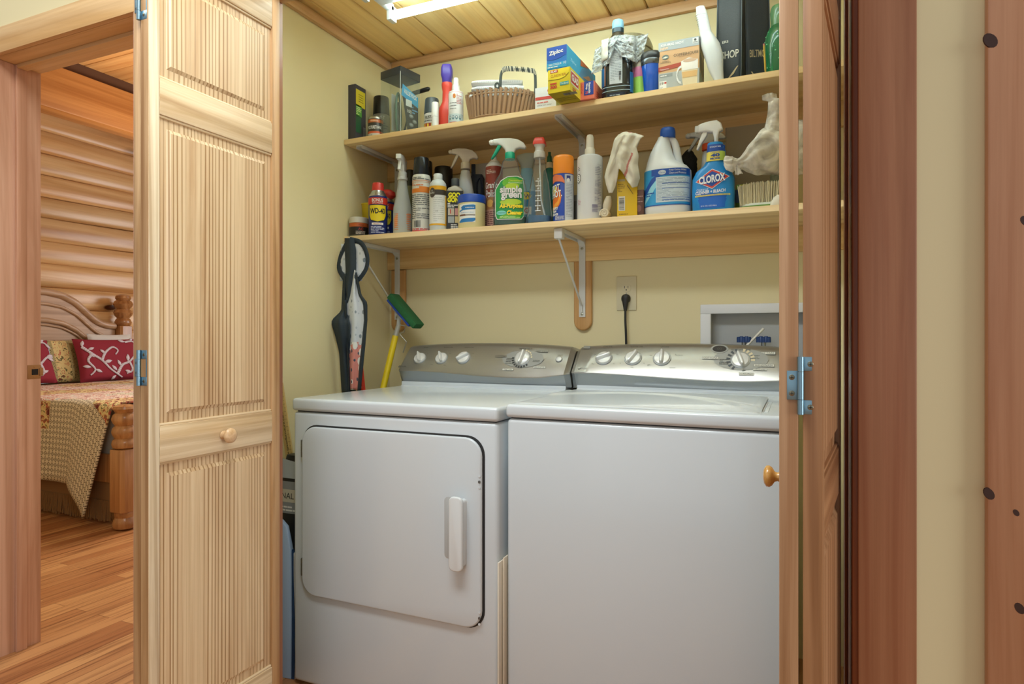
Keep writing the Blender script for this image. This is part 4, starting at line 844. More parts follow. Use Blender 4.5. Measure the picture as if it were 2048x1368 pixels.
A = Art(); A.rect(-R*.85, R*.9, h*.1, h*.5, mat('#3a8fc4'), 0, 12).ell(-R*.1, h*.44, R*.6, h*.05, mat('#e8d23a'), 1).text('W', R*.1, h*.43, h*.06, PRB, 2).rect(-R*.5, R*.5, h*.2, h*.3, WHT, 1, 6).text('O', 0, h*.25, h*.06, RED, 2)
o = MB(LBL); A.put(o, on_oval(R, R*.7, 3)); o.build('label', i.root)
i = It('spray_bottle', 'clear graduated spray bottle with red nozzle and a little blue liquid', 'spray bottle', 1053.6, 1105, 2.062, 'l', .6); R = i.R; h = i.h(277.5)
body = [(0, R*.97, R*.97, 2.3), (.004, R, R, 2.3), (h*.12, R*.97, R*.97, 2.3), (h*.38, R*.80, R*.80, 2.2), (h*.5, R*.68, R*.68, 2.1), (h*.62, R*.50, R*.50, 2), (h*.74, R*.40, R*.40, 2), (h*.78, R*.37, R*.37, 2)]
o = MB(CLR); o.loft(body, None, 36); o.build('bottle', i.root); o = MB(mat('#1f5f8c', .15)); o.loft([(.003, R*.94, R*.94, 2.3), (h*.085, R*.945, R*.945, 2.3)]); tag(o.build('liquid', i.root), 'blue liquid')
o = MB(mat('#cdd0cc', .3)); o.loft([(h*.77, R*.44, R*.44, 2), (h*.78, R*.46, R*.46, 2), (h*.84, R*.44, R*.44, 2), (h*.85, R*.36, R*.36, 2), (h*.89, R*.34, R*.36, 2.4), (h*.925, R*.48, R*.46, 3)]); o.build('spray_head', i.root)
o = MB(mat('#d8473c', .3)); o.loft([(h*.92, R*.50, R*.48, 5), (h*.95, R*.50, R*.48, 5), (h*.99, R*.40, R*.38, 5), (h, R*.36, R*.34, 5)], None, 24); tag(o.build('nozzle', i.root), 'red nozzle')
o = MB(mat('#c9d3d6', .3)); o.tube([(0, 0, h*.8), (R*.1, 0, h*.3), (R*.5, 0, .012)], .003, seg=8); o.build('dip_tube', i.root)
aw = lerp_tab([(z, a) for z, a, *_ in body]); A = Art(); wm_ = mat('#d9dcdc', .4)
for k in range(7):
    z = h*(.13+.058*k); A.rect(-R*.22, R*.22, z, z+.0025, wm_, 1, 4)
    if k % 2 == 0: A.rect(-R*.05, R*.05, z+.006, z+.011, wm_, 1, 2)
A.rect(-.0008, .0008, h*.13, h*.48, wm_, 0, 1); o = MB(LBL); A.put(o, on_oval(aw, aw, 2.2)); o.build('measuring_marks', i.root)
i = It('bottle', 'dark teal squeeze bottle with green tip behind the graduated bottle', 'bottle', 1086, 1112, 2.17, 'l', .9); R = i.R; h = i.h(305); cyl(i, 'bottle_body', [(R*.97, 0), (R, .004), (R, h*.7), (R*.9, h*.76), (R*.55, h*.79)], mat('#1c6a60', .35)); cyl(i, 'neck', [(R*.56, h*.78), (R*.52, h*.86), (R*.34, h*.87)], mat('#cbbd9d', .4)); cyl(i, 'cap', [(R*.35, h*.865), (R*.4, h*.88), (R*.36, h*.94), (R*.22, h*.96), (R*.22, h), (0, h)], mat('#1b5b3a', .4))
i = It('aerosol_can', 'carpet cleaner can in blue and orange with big orange cap', 'aerosol can', 1106, 1148, 2.058, 'l', .2); R = i.R; h = i.h(314)
cyl(i, 'can', [(R*.97, 0), (R*.98, .004), (R*.98, h*.71), (R*.95, h*.725)], mat('#2447a8', .3)); cyl(i, 'cap', [(R*.99, h*.715), (R, h*.725), (R*.985, h*.96), (R*.93, h*.99), (R*.85, h), (0, h)], mat('#f0912c', .35))
A = Art(); A.rect(R*.42, R*1.5, 0, h*.70, mat('#c7ccd4', .4), 1, 10).rect(R*.36, R*.42, 0, h*.7, mat('#8f97a6'), 1, 1); A.poly([(-R*1.3, h*.68), (-R*.5, h*.705), (R*.1, h*.68), (R*.36, h*.6), (R*.36, h*.56), (R*.1, h*.585), (-R*.5, h*.6), (-R*1.3, h*.57)], mat('#e07a52', .4), 2, 16)
A.ell(-R*.65, h*.36, R*.72, h*.17, mat('#e2742c', .4), 1).poly([(-R*1.3, h*.2), (-R*.3, h*.3), (0, h*.42), (R*.02, h*.36), (-R*.2, h*.25), (-R*1.0, h*.16)], mat('#f0a23c'), 2).ell(-R*.75, h*.47, R*.35, h*.06, mat('#e8dc3a'), 2)
for dx, l, m in ((.0008, 3, mat('#5a2212')), (0, 5, WHT)): A.text('SPOT', -R*.62+dx, h*.50-dx, h*.10, m, l, w=R*1.15, bold=.03, shear=.15, rot=.12).text('SHOT.', -R*.52+dx, h*.405-dx, h*.10, m, l, w=R*1.25, bold=.03, shear=.15, rot=.12)
A.text('CARPET', -R*.68, h*.195, h*.04, WHT, 3, w=R*.85, bold=.04).text('STAIN', -R*.75, h*.15, h*.035, WHT, 3, w=R*.6, bold=.04).text('REMOVER', -R*.65, h*.105, h*.035, WHT, 3, w=R*.85, bold=.04).lines(-R*.6, R*.32, h*.02, h*.08, 4, WHT, 2, 5, .4); A.lines(R*.5, R*1.2, h*.06, h*.56, 22, mat('#8f97a6'), 2, 6, .35).rect(R*.55, R*.95, h*.6, h*.68, PRB, 2, 4).ell(R*.72, h*.61, R*.16, h*.03, WHT, 3)
wrap(i, 'label', R*.98, 0, A)
i = It('spray_bottle', 'tall white cylindrical pump spray bottle with printed text', 'spray bottle', 1154, 1206, 2.066, 'l', .5); R = i.R; h = i.h(271); LW = mat('#d4d6d8', .35)
cyl(i, 'bottle', [(R*.96, 0), (R*.99, .004), (R*.99, h*.71), (R*.96, h*.735), (R*.8, h*.752), (R*.42, h*.757)], LW); cyl(i, 'collar', [(R*.4, h*.755), (R*.4, h*.83), (R*.34, h*.845)], mat('#d8cfbd', .4)); cyl(i, 'nozzle_cap', [(R*.33, h*.84), (R*.29, h*.97), (R*.22, h), (0, h)], mat('#ddd8cc', .4))
A = Art(); A.ell(-R*.88, h*.48, R*.28, h*.055, INK, 1).ell(-R*.88, h*.48, R*.24, h*.046, WHT, 2).text('S', -R*.86, h*.48, h*.055, INK, 3)
for x, a, b in ((R*.55, .5, .6), (R*.52, .37, .45), (R*.5, .28, .35), (R*.5, .2, .26)): A.lines(x, x+R*.42, h*a, h*b, 5, mat('#8d8fa6'), 1, int(a*50), .35)
A.bars(R*.3, R*.75, h*.08, h*.17, 9, mat('#6d6a96'), 1, horiz=True); A.lines(-R*.95, -R*.6, h*.17, h*.24, 4, mat('#c58a9a'), 1, 2, .35); A.lines(-R*.95, -R*.7, h*.56, h*.62, 3, INK, 1, 2, .35).lines(R*.75, R*1.15, h*.1, h*.65, 30, mat('#9a9cb0'), 1, 4, .35)
wrap(i, 'label', R*.99, 0, A)
i = It('tin', 'narrow grey tin between the orange capped can and the tall white bottle', 'tin', 1146, 1160, 2.12, 'l', .3); R = i.R; h = i.h(392); cyl(i, 'tin_body', [(R*.96, 0), (R, .002), (R, h*.8)], mat('#8d8a80', .35, .5)); cyl(i, 'lid', [(R*1.02, h*.8), (R*1.02, h), (0, h)], mat('#a9a696', .4, .4))

# rag, boxes, jug
CLO = mat('#d3cdbd', .9, bump=.25, bscale=900); CLR2 = mat('#b5746c', .9)
i = It('rolled_sock', 'small rolled white cotton cloth beside the tall white spray bottle', 'cloth', 1196, 1227, 2.05, 'l', .3); R = i.R; h = i.h(392); o = MB(mat('#d8cdb6', .9, bump=.3, bscale=700))
o.X = Matrix.Translation((0, 0, R*.62)) @ Matrix.Rotation(pi/2, 4, 'X'); sp = [(R*.62*(k/26)*cos(k*.62), R*.58*(k/26)*sin(k*.62)) for k in range(5, 27)]
o.tube([(x, y, .022) for x, y in sp], .0042, seg=8, flat=.8); o.loft([(-.03, R*.55, R*.5, 2), (0, R*.62, R*.58, 2), (.02, R*.6, R*.56, 2), (.0235, R*.5, R*.48, 2)], None, 24); o.X = Matrix.Identity(4)
o.loft([(R*.9, R*.45, .012, 2, 0, .01), (h*.62, R*.62, .014, 2, R*.15, .01), (h*.85, R*.5, .010, 2, R*.25, .01), (h, R*.3, .006, 2, R*.3, .01)], None, 18); o.build('cloth_roll', i.root)
i = It('box', 'yellow carton with barcode under the draped dish towel', 'carton', 1235, 1275, 2.05, 'l', .75); R = i.R; h = i.h(330); o = MB(mat('#e0bb20', .45)); o.box(-R, R, -.022, .022, 0, h, None, .001); o.build('carton', i.root)
A = Art(); A.rect(-R*.85, -R*.2, h*.11, h*.38, mat('#d8d5c8'), 1, 2).bars(-R*.78, -R*.28, h*.13, h*.36, 12, INK, 2, horiz=True).rect(-R*.9, -R*.2, h*.66, h*.7, mat('#c9b87a'), 1, 2).lines(-R*.9, -R*.2, h*.45, h*.62, 5, mat('#8a6d1a'), 1, 3, .3).poly([(-R*.02, h*.6), (R*.6, h*.42), (R*.62, h*.4), (-.0, h*.57)], mat('#6a541a'), 1).lines(-R*.8, R*.1, h*.03, h*.06, 1, mat('#8a6d1a'), 1); o = MB(LBL); A.put(o, on_plane((0, -.022, 0), (1, 0, 0), (0, 0, 1), (0, -1, 0))); o.build('printing', i.root)
i = It('dish_towel', 'off white dish towel with a red stripe draped over a yellow carton', 'towel', 1211, 1293, 2.045, 'l', .75); w = i.R; top = i.h(267); zb = lerp_tab([(0, i.h(390)), (.12, i.h(391)), (.28, i.h(368)), (.36, i.h(345)), (.5, i.h(352)), (.72, i.h(374)), (.85, i.h(383)), (1, i.h(378))])
lt = lerp_tab([(0, -.34), (.08, -.5), (.35, -.70), (.6, -.92), (.72, -1.0), (.85, -.92), (1, -.78)]); rt_ = lerp_tab([(0, .45), (.1, .88), (.14, .72), (.3, .52), (.45, .62), (.6, .58), (.85, .68), (1, .55)])
def tw(s, t):
    zt = top*(1-.02*abs(s-.45)*4*.5); z = zt+(zb(s)-zt)*t; x = w*(lt(t)*(1-s)+rt_(t)*s); q = 2*s-1
    y = -.030-.016*sqrt(max(0, 1-q*q))*min(1, .35+t)+.006*sin(s*17+t*4)*(.3+t)+.006*nz(s*6, t*6, 3)+.022*max(0, .12-t)/.12
    return (x, y, z)
def twm(s, t): return CLR2 if (abs(s-(.80-.42*(t-.42))) < .028 and t > .40) or (t < .03 and .55 < s < .75) else CLO
o = MB(CLO); o.grid(tw, 72, 72, None, twm)
def twb(s, t):
    zt = top*(1-.02*abs(s-.45)*2); z = zt+(i.h(352)-zt)*t; return (w*(lt(t)*(1-s)+rt_(t)*s)*.9, -.008+.036*min(1, t*4)+.004*nz(s*5, t*5, 9), z)
o.grid(twb, 20, 14); o.build('cloth', i.root, angle=80, thick=.003)
i = It('box', 'narrow brown carton between the yellow carton and the bleach jug', 'carton', 1274, 1290, 2.07, 'l', .4); R = i.R; h = i.h(384); o = MB(mat('#5d3a2e', .5)); o.box(-R, R, -.03, .03, 0, h, None, .001); o.build('carton', i.root); A = Art(); A.lines(-R*.8, R*.8, h*.5, h*.9, 4, mat('#a5837a'), 1, 4, .3).ell(-R*.2, h*.3, R*.6, h*.13, mat('#7b5348'), 1); o = MB(LBL); A.put(o, on_plane((0, -.03, 0), (1, 0, 0), (0, 0, 1), (0, -1, 0))); o.build('printing', i.root)
i = It('jug', 'white bleach jug with blue cap, handle and blue label', 'jug', 1288, 1383, 2.085, 'l', .35); R = i.R; h = i.h(257.5); JW = mat('#d6d9dc', .3)
z1, z2 = i.h(340), i.h(329); nx = i.px(-7)
o = MB(JW); D = R*.74; o.loft([(0, R*.93, D*.92, 2.6), (.004, R*.97, D*.97, 2.6), (.016, R, D, 2.6), (h*.46, R, D, 2.6), (h*.50, R*.985, D*.98, 2.6), (h*.55, R*.88, D*.9, 2.5, -R*.05, 0), (h*.62, R*.62, D*.74, 2.3, -R*.25, 0), (h*.72, R*.48, D*.6, 2.2, -R*.27, 0), (h*.82, R*.34, D*.46, 2.1, -R*.22, 0), (h*.885, R*.27, R*.27, 2, nx, 0), (h*.90, R*.26, R*.26, 2, nx, 0)], None, 40); jb = o.build('jug_body', i.root)
o = MB(JW); o.tube(curve([(nx+R*.05, 0, h*.865), (R*.16, 0, h*.875), (R*.36, 0, h*.80), (R*.45, 0, h*.68), (R*.54, 0, h*.58), (R*.66, 0, h*.50)], 7), [R*.13]*3+[R*.165]*40, None, 14) if False else None
hp_ = curve([(nx+R*.02, 0, h*.858), (R*.14, 0, h*.87), (R*.31, 0, h*.81), (R*.40, 0, h*.70), (R*.46, 0, h*.60), (R*.60, 0, h*.52)], 7); o.tube(hp_, [R*(.13+.06*(k/len(hp_))) for k in range(len(hp_))], None, 16); o.build('handle', i.root)
cyl(i, 'cap', [(R*.31, h*.885), (R*.325, h*.895), (R*.325, h*.955), (R*.30, h*.99), (R*.26, h), (0, h)], mat('#1f57b4', .35)); o = MB(mat('#184a9c', .4))
A = Art(); B1, B2, B3 = mat('#1b4fa6', .35), mat('#2f97d0', .35), mat('#8fd0e4', .35); L0, L1 = h*.10, h*.50; hw = R*.97
A.rect(-hw, hw, L0, L1, B2, 0, 40).rect(-hw*.62, hw, L1-h*.075, L1, B1, 2, 30).poly([(-hw, L0+h*.16), (-hw*.62, L1-h*.1), (-hw*.2, L1-h*.03), (-hw*.2, L1-h*.07), (-hw*.55, L1-h*.16), (-hw, L0+h*.10)], B1, 1).poly([(-hw, L0+h*.02), (-hw*.7, L0+h*.2), (-hw*.42, L0+h*.28), (-hw*.42, L0+h*.2), (-hw*.7, L0+h*.1), (-hw, L0)], B3, 1).lines(-hw*.85, -hw*.5, L0+h*.1, L0+h*.18, 3, B1, 2, 4)
A.rect(-hw*.42, hw*.98, L0+h*.03, L1-h*.09, mat('#c6d4dc', .4), 2, 30).ell(-hw*.15, L1-h*.04, hw*.17, h*.026, mat('#c9d2d8'), 3).text('Clorox', -hw*.15, L1-h*.04, h*.02, B1, 5, w=hw*.26).text('Keeps Clothes White', hw*.5, L1-h*.022, h*.022, WHT, 4, w=hw*.7).text('Cleans and Protects', hw*.5, L1-h*.052, h*.022, WHT, 4, w=hw*.7)
for z in (.335, .28, .175, .15): A.rect(-hw*.15, hw*.97, L0+h*(z-.10), L0+h*(z-.094), B1, 3, 24)
A.lines(-hw*.38, hw*.9, L0+h*.04, L1-h*.1, 17, mat('#8296a8'), 3, 5, .28); A.rect(-hw, hw, L0-h*.004, L0+h*.006, B1, 2, 40); o = MB(LBL); A.put(o, on_oval(R, D, 2.6)); o.build('label', i.root)
i = It('scrub_sponge', 'black crumpled scrubber behind the bleach jug shoulder', 'scrubber', 1360, 1394, 2.2, 'l', .5); R = i.R; h0 = i.h(340); h = i.h(300); o = MB(mat('#20211f', .8, bump=.6, bscale=160)); o.loft([(0, R*.7, R*.6, 2), (h0*.8, R*.8, R*.7, 2)], mat('#2c5a34', .5), 20)
def blob(s, t):
    th = 2*pi*s; ph = pi*t; rr = R*(1+.22*nz(3*cos(th)*sin(ph), 3*sin(th)*sin(ph), 3*cos(ph)+7)); return (rr*sin(ph)*cos(th), rr*sin(ph)*sin(th)*.8, (h0*.78+h)/2-(h-h0*.78)/2*cos(ph)*(1+.1*nz(s*4, t*4)))
o.grid(blob, 28, 16, None, None, True); o.build('scrubber', i.root, angle=60)
i = It('spray_bottle', 'grey spray bottle with orange collar half hidden behind the blue bleach spray', 'spray bottle', 1389, 1437, 2.16, 'l', .5, u=1416); R = i.R*.8; h = i.h(262); OG = mat('#d9532c', .4)
trigger_bottle(i, h, [(0, R, R*.7, 2.8), (h*.45, R, R*.7, 2.8), (h*.6, R*.7, R*.6, 2.4), (h*.72, R*.6, R*.55, 2.2), (h*.76, R*.5, R*.5, 2)], mat('#c3c5c4', .35), OG, mat('#bfc1bf', .4), mat('#a9adac', .4), h*.84, .11, -1, .011, R*.62)
i = It('spray_bottle', 'bright blue bleach spray bottle with white trigger and diamond logo', 'spray bottle', 1384, 1470, 2.062, 'l', .1, u=1427); R = i.px(41); h = i.h(243); CB = mat('#1d86cf', .3); D = R*.62
body = [(0, R*.93, D*.93, 3.4), (.004, R*.97, D, 3.4), (h*.2, R*1.0, D, 3.2), (h*.36, R*.98, D, 3), (h*.44, R*.82, D*.95, 2.7), (h*.50, R*.56, D*.85, 2.4, R*.08, 0), (h*.56, R*.45, D*.78, 2.2, R*.12, 0), (h*.66, R*.44, D*.72, 2.1, R*.13, 0), (h*.75, R*.36, D*.62, 2, R*.08, 0)]
WT = mat('#dcdad6', .35)
oldX = None
o = MB(CB); o.loft(body, None, 40); o.build('bottle', i.root)
o = MB(WT); z = h*.76; hd = [(-.92, .885), (-.93, .97), (-.72, .985), (-.30, 1.0), (.1, 1.0), (.42, .965), (.56, .905), (.53, .885), (.30, .87), (.20, .80), (.20, .745), (-.08, .745), (-.10, .81), (-.22, .87), (-.5, .885)]
o.prism([(x*R*.62+R*.10 if x > -.3 else x*R*.86+R*.10, z_*h) for x, z_ in hd], -.013, .013, None, 'xz', .006, 3); o.build('spray_head', i.root)
o = MB(WT); o.prism([(-R*.28, h*.885), (-R*.50, h*.89), (-R*.66, h*.80), (-R*.80, h*.705), (-R*.72, h*.70), (-R*.50, h*.78), (-R*.30, h*.85)], -.008, .008, None, 'xz', .003); o.build('trigger', i.root)
o = MB(mat('#c9c9c6', .4)); o.X = Matrix.Translation((-R*.70, 0, h*.928)) @ Matrix.Rotation(-pi/2, 4, 'Y'); o.loft([(-.004, .0105, .0095, 6), (.009, .0105, .0095, 6), (.011, .008, .007, 4)], None, 20); o.build('nozzle', i.root)
aw = lerp_tab([(z, a) for z, a, *_ in body]); bw = lerp_tab([(z, b) for z, a, b, *_ in body]); cx = lerp_tab([(q[0], q[4] if len(q) > 4 else 0) for q in body])
def face_map(x, y, l):
    a, b, c = aw(y), bw(y), cx(y); t = min(.999, abs(x-c)/a) if abs(x-c) < a else .999; return (x, -b*(1-t**3)**(1/3)-.0008-EPS*l, y)
A = Art(); W3 = mat('#e8eaec', .4); DB, MB_ = mat('#17479e', .3), mat('#1560bd', .3)
A.rect(-R*.93, R*.93, .006, h*.12, MB_, 0, 24); A.poly([(-R*.95, h*.12), (-R*.95, h*.2), (R*.95, h*.16), (R*.95, h*.12)], MB_, 0)
tl = .035
def rt2(p): return (p[0], p[1]+p[0]*.10)
A.poly([rt2(p) for p in ((-R*.78, h*.335), (0, h*.445), (R*.80, h*.335), (0, h*.225))], W3, 2, 24); A.poly([rt2(p) for p in ((-R*.74, h*.335), (0, h*.438), (R*.76, h*.335), (0, h*.232))], mat('#d2402f', .35), 3, 24); A.poly([rt2(p) for p in ((-R*.60, h*.335), (0, h*.418), (R*.62, h*.335), (0, h*.252))], DB, 4, 24)
for dx, l, m in ((.001, 6, DB), (0, 8, W3)): A.text('CLOROX', dx, h*.335-dx, h*.085, m, l, w=R*1.22, bold=.04, shear=.1, rot=.10)
A.text('CLEAN-UP', -R*.45, h*.225, h*.022, W3, 4, w=R*.55, shear=.15).text('CLEANER + BLEACH', -R*.08, h*.198, h*.035, W3, 4, w=R*1.4, bold=.03, shear=.15, rot=.04).rect(-R*.8, R*.82, h*.152, h*.168, mat('#e3d45a'), 3, 14).text('KILLS 99.9% OF BACTERIA & VIRUSES', 0, h*.16, h*.011, DB, 5, w=R*1.5).text('32 FL OZ (1 QT) 946mL', -R*.15, h*.045, h*.018, W3, 4, w=R*.75)
nc = R*.13; A.rect(nc-R*.42, nc+R*.42, h*.64, h*.72, DB, 1, 14).text('ECONOMY SIZE', nc, h*.69, h*.017, W3, 4, w=R*.5).rect(nc-R*.42, nc+R*.43, h*.535, h*.64, mat('#e0cf55', .35), 1, 14).rect(nc+R*.2, nc+R*.43, h*.535, h*.64, mat('#b3cf5a', .35), 2, 6).text('CLEANS', nc, h*.628, h*.016, DB, 4, w=R*.45).text('40', nc, h*.597, h*.036, DB, 4, w=R*.42, bold=.05).text('MORE', nc, h*.56, h*.022, DB, 4, w=R*.45, bold=.03)
o = MB(LBL); A.put(o, face_map); o.build('label', i.root)
o = MB(mat('#a99c84', .6)); a, b_ = PY(1450, 250, 2.287), PY(1541, 376, 2.287)
i = It('board', 'beige board standing against the back wall behind the plastic bag', 'board', 1451, 1541, 2.270, 'l', 0); h = i.h(251); o.box(-i.R, i.R, -.003, .003, 0, h, None, .001); o.X = Matrix.Identity(4); tag(i.root); o.build('panel', i.root); o = MB(mat('#9a8e78', .6)); o.box(-i.R-.001, -i.R+.003, -.0035, .0035, 0, h, None, .001); o.build('edge_strip', i.root)
i = It('packet', 'small green and yellow packet beside the scrub brush', 'packet', 1470, 1512, 2.13, 'l', .05); R = i.R; h = i.h(369); o = MB(mat('#7fa03a', .4)); o.loft([(0, R, .014, 4), (h*.3, R, .018, 3), (h*.8, R*.95, .012, 3), (h, R*.9, .004, 4)]); o.build('pouch', i.root); A = Art(); A.rect(-R*.5, R*.85, h*.72, h*.95, mat('#e2cf38'), 1).rect(-R*.95, -R*.55, h*.35, h*.8, mat('#22304a'), 1).rect(-R*.5, R*.5, h*.1, h*.4, WHT, 1).lines(-R*.4, R*.4, h*.42, h*.65, 3, mat('#2f5a2a'), 1, 3); o = MB(LBL); A.put(o, on_plane((0, -.019, 0), (1, 0, 0), (0, 0, 1), (0, -1, 0))); o.build('printing', i.root)
i = It('scrub_brush', 'scrub brush lying with cream bristles at the right end of lower shelf', 'brush', 1476, 1572, 2.066, 'l', 0); R = i.R; h = i.h(366); o = MB(mat('#c9cfc4', .35)); o.loft([(0, R*.86, .024, 3), (.004, R*.9, .027, 3), (.012, R*.9, .027, 3), (.015, R*.86, .025, 3)], None, 32); o.build('brush_block', i.root); o = MB(mat('#5f8a2e', .5)); o.loft([(.002, R*.915, .028, 3), (.008, R*.915, .028, 3)], None, 32); o.build('green_rim', i.root)
o = MB(mat('#d9cfae', .7)); r_ = random.Random(4)
for k in range(26):
    for j in range(6):
        x, y = (-.86+1.72*k/25)*R, (-.020+.040*j/5)
        for q in range(5):
            x1, y1 = x+r_.uniform(-.004, .004), y+r_.uniform(-.004, .004); zt = h*(.82+.18*sqrt(max(0, 1-(x/R)**2)))*r_.uniform(.93, 1.0); o.tube([(x1, y1, .012), (x1*1.08+r_.uniform(-.003, .003), y1*1.25+r_.uniform(-.002, .002), zt)], [.0011, .0008], None, 4)
tag(o.build('bristles', i.root), None, kind='stuff')
i = It('paper_roll', 'olive grey cylinder standing behind the scrub brush under the bag', 'cylinder', 1540, 1574, 2.17, 'l', .1); R = i.R; h = i.h(345); cyl(i, 'cylinder_body', [(R, 0), (R, h*.9)], mat('#8f8d6c', .6)); cyl(i, 'rim', [(R*1.03, h*.9), (R*1.03, h), (R*.9, h), (R*.9, h*.92)], mat('#a19f80', .6))
i = It('foam_piece', 'small white foam wedge at the shelf edge beside the folding door', 'foam piece', 1540, 1566, 2.032, 'l', .1); R = i.R; h = i.h(391); o = MB(mat('#dcd6c6', .7)); o.loft([(0, R, .010, 2.5), (h*.3, R*1.05, .013, 2.3, .002, 0), (h*.8, R*.8, .010, 2.2, .006, 0), (h, R*.5, .006, 2, .009, 0)]); o.build('wedge', i.root)
# knotted plastic bag
i = It('plastic_bag', 'knotted translucent white plastic bag at the right end of lower shelf', 'plastic bag', 1457, 1600, 2.05, 'l', 0, u=1575); BAG = clear('film_white', '#f0ece4', .2, .2, '#efe9df', .66, 9)
kz = i.h(324); c0 = i.Xc; k = i.k
def U(u): return (u-i.u)*k
path = curve([(U(1456), -.03, i.h(316)), (U(1468), -.03, i.h(322)), (U(1485), -.028, i.h(322)), (U(1500), -.02, i.h(316)), (U(1530), .0, i.h(302)), (U(1570), .03, i.h(290)), (U(1630), .04, i.h(290))], 5); n = len(path)
rad = lerp_tab([(0, .010), (.08, .019), (.2, .021), (.30, .015), (.42, .020), (.6, .052), (.8, .085), (1, .06)])
o = MB(BAG); pts = []
def bagf(s, t):
    j = t*(n-1); a = int(min(n-2, j)); p = path[a].lerp(path[a+1], j-a); th = 2*pi*s; r = rad(t)*(1+.35*nz(cos(th)*2.2, sin(th)*2.2, t*7)+.12*sin(th*9+t*8)*(1-t)); return (p.x+.02*nz(s*3, t*9, 1)*.3, p.y+r*cos(th)*.55, p.z+r*sin(th))
o.grid(bagf, 40, 60, None, None, True); o.build('bag_body', i.root, angle=80)
o = MB(BAG)
def ear(s, t):
    z = i.h(300)+(i.h(186)-i.h(300))*t; w = .022*(1-t*.45)+.006; x = U(1540+18*t*(1-t)*2+12*t)+(s-.5)*w*2.2-.01*(1-t)+(-.016 if t > .9 else 0); return (x, -.005-.014*sin(s*pi)+.006*nz(s*5, t*8), z)
o.grid(ear, 14, 26); o.build('bag_ear', i.root, angle=80, thick=.0008)
o = MB(BAG); 
def ear2(s, t): return (U(1482)+(s-.5)*.016*(.4+t)+t*.006, -.05+.004*sin(s*6), i.h(330)-.026*t+.004*nz(s*4, t*4))
o.grid(ear2, 8, 8); o.build('bag_tail', i.root, angle=80, thick=.0008)
o = MB(mat('#b98a56', .8)); 
# ================================================================== upper shelf, left to right
i = It('sanding_block_pack', 'tall dark grey box with green and yellow side label at upper shelf left end', 'box', 697.8, 719.6, 2.06, 'u', 0); w = i.R; h = i.h(173); dp = .066; o = MB(mat('#45424a', .8, bump=.3, bscale=800)); o.box(-w, w, -.02, dp-.02, 0, h, None, .0015); o.build('carton', i.root)
A = Art(); A.rect(0, dp*.88, h*.63, h*.92, mat('#d8c62c', .4), 1).rect(0, dp*.55, h*.45, h*.65, mat('#4f9a3c', .4), 1).rect(0, dp*.5, h*.16, h*.46, mat('#1f5a3c', .4), 1).lines(dp*.04, dp*.5, h*.47, h*.62, 5, mat('#d9e8a0'), 2, 3).lines(dp*.25, dp*.7, h*.7, h*.86, 4, mat('#6a5a1a'), 2, 6, .3).rect(dp*.7, dp*.95, .0, h*.3, mat('#77737a'), 1)
o = MB(LBL); A.put(o, on_plane((w, -.018, 0), (0, 1, 0), (0, 0, 1), (1, 0, 0))); o.build('label', i.root)
i = It('spray_can', 'black capped grey spray can behind the clear plastic case', 'spray can', 745, 780, 2.18, 'u', .8); R = i.R; h = i.h(196); cyl(i, 'can', [(R*.96, 0), (R, .003), (R, h*.62), (R*.9, h*.66)], mat('#8b8a84', .35, .3)); cyl(i, 'cap', [(R*.93, h*.64), (R*.95, h*.66), (R*.88, h*.98), (R*.82, h), (0, h)], mat('#1d1d1f', .35)); A = Art(); A.text('RUST', 0, h*.57, h*.06, WHT, 2, w=R*1.1).lines(-R, R, h*.2, h*.48, 6, PRT, 1, 3); wrap(i, 'label', R, 0, A)
i = It('varnish_can', 'short dark polyurethane can with orange bands', 'can', 736, 767, 2.085, 'u', .7); R = i.R; h = i.h(238); cyl(i, 'can', [(R, 0), (R, h*.92)], mat('#39362f', .35)); cyl(i, 'rim', [(R*1.02, h*.91), (R*1.03, h*.95), (R*.98, h), (R*.85, h), (R*.85, h*.94), (0, h*.94)], mat('#a9a79e', .3, .8)); A = Art(); w = R*1.4; A.rect(-w, w, h*.74, h*.88, mat('#c0652e', .4), 1, 16).text('MINWAX', 0, h*.81, h*.07, mat('#f0e0c0'), 3, w=R*1.0).text('POLYURETHANE', 0, h*.53, h*.14, WHT, 3, w=R*1.9, bold=.02).rect(-w, w, h*.27, h*.36, mat('#c8582e'), 1, 16).rect(-w, w, 0, h*.27, mat('#c3c0bb', .4), 1, 16).lines(-R*.5, R*.8, h*.05, h*.22, 3, PRT, 2, 4); wrap(i, 'label', R, 0, A)
# clear case
i = It('clear_case', 'clear plastic display case with dark lid holding a coiled ring and a card', 'plastic case', 760, 838, 2.115, 'u', 0, extra=1.37, u=801); s = i.px(27.5); h = i.h(150); CASE = clear('case_plastic', '#fafcfb', .05, .05, '#d8e0dc', .05)
o = MB(CASE); t = .0012; H = h*.90
for a, b, c, d in ((-s, s, -s, -s+t), (-s, s, s-t, s), (-s, -s+t, -s+t, s-t), (s-t, s, -s+t, s-t)): o.box(a, b, c, d, 0, H)
o.box(-s, s, -s, s, 0, t); o.build('case_walls', i.root); o = MB(mat('#34393e', .35)); o.box(-s*1.01, s*1.01, -s*1.01, s*1.01, H, h*1.02, None, .002); o.build('lid', i.root); o = MB(mat('#dfe6e8', .2)); o.box(-s-.0006, -s+.0008, -s-.0006, -s+.0008, 0, H+.01); o.build('corner_edge', i.root)
o = MB(mat('#5f7d74', .3)); n = 40; o.tube([(-s*.25+s*.62*cos(2*pi*k/n)*.75, -.002+s*.6*cos(2*pi*k/n)*.4, h*.40+h*.30*sin(2*pi*k/n)) for k in range(n)], .0045, None, 10, True); o.tube([(-s*.1+s*.45*cos(2*pi*k/n)*.7, .004+s*.4*cos(2*pi*k/n)*.4, h*.36+h*.2*sin(2*pi*k/n)) for k in range(n)], .006, mat('#6f7570', .4), 10, True); o.build('coiled_ring', i.root)
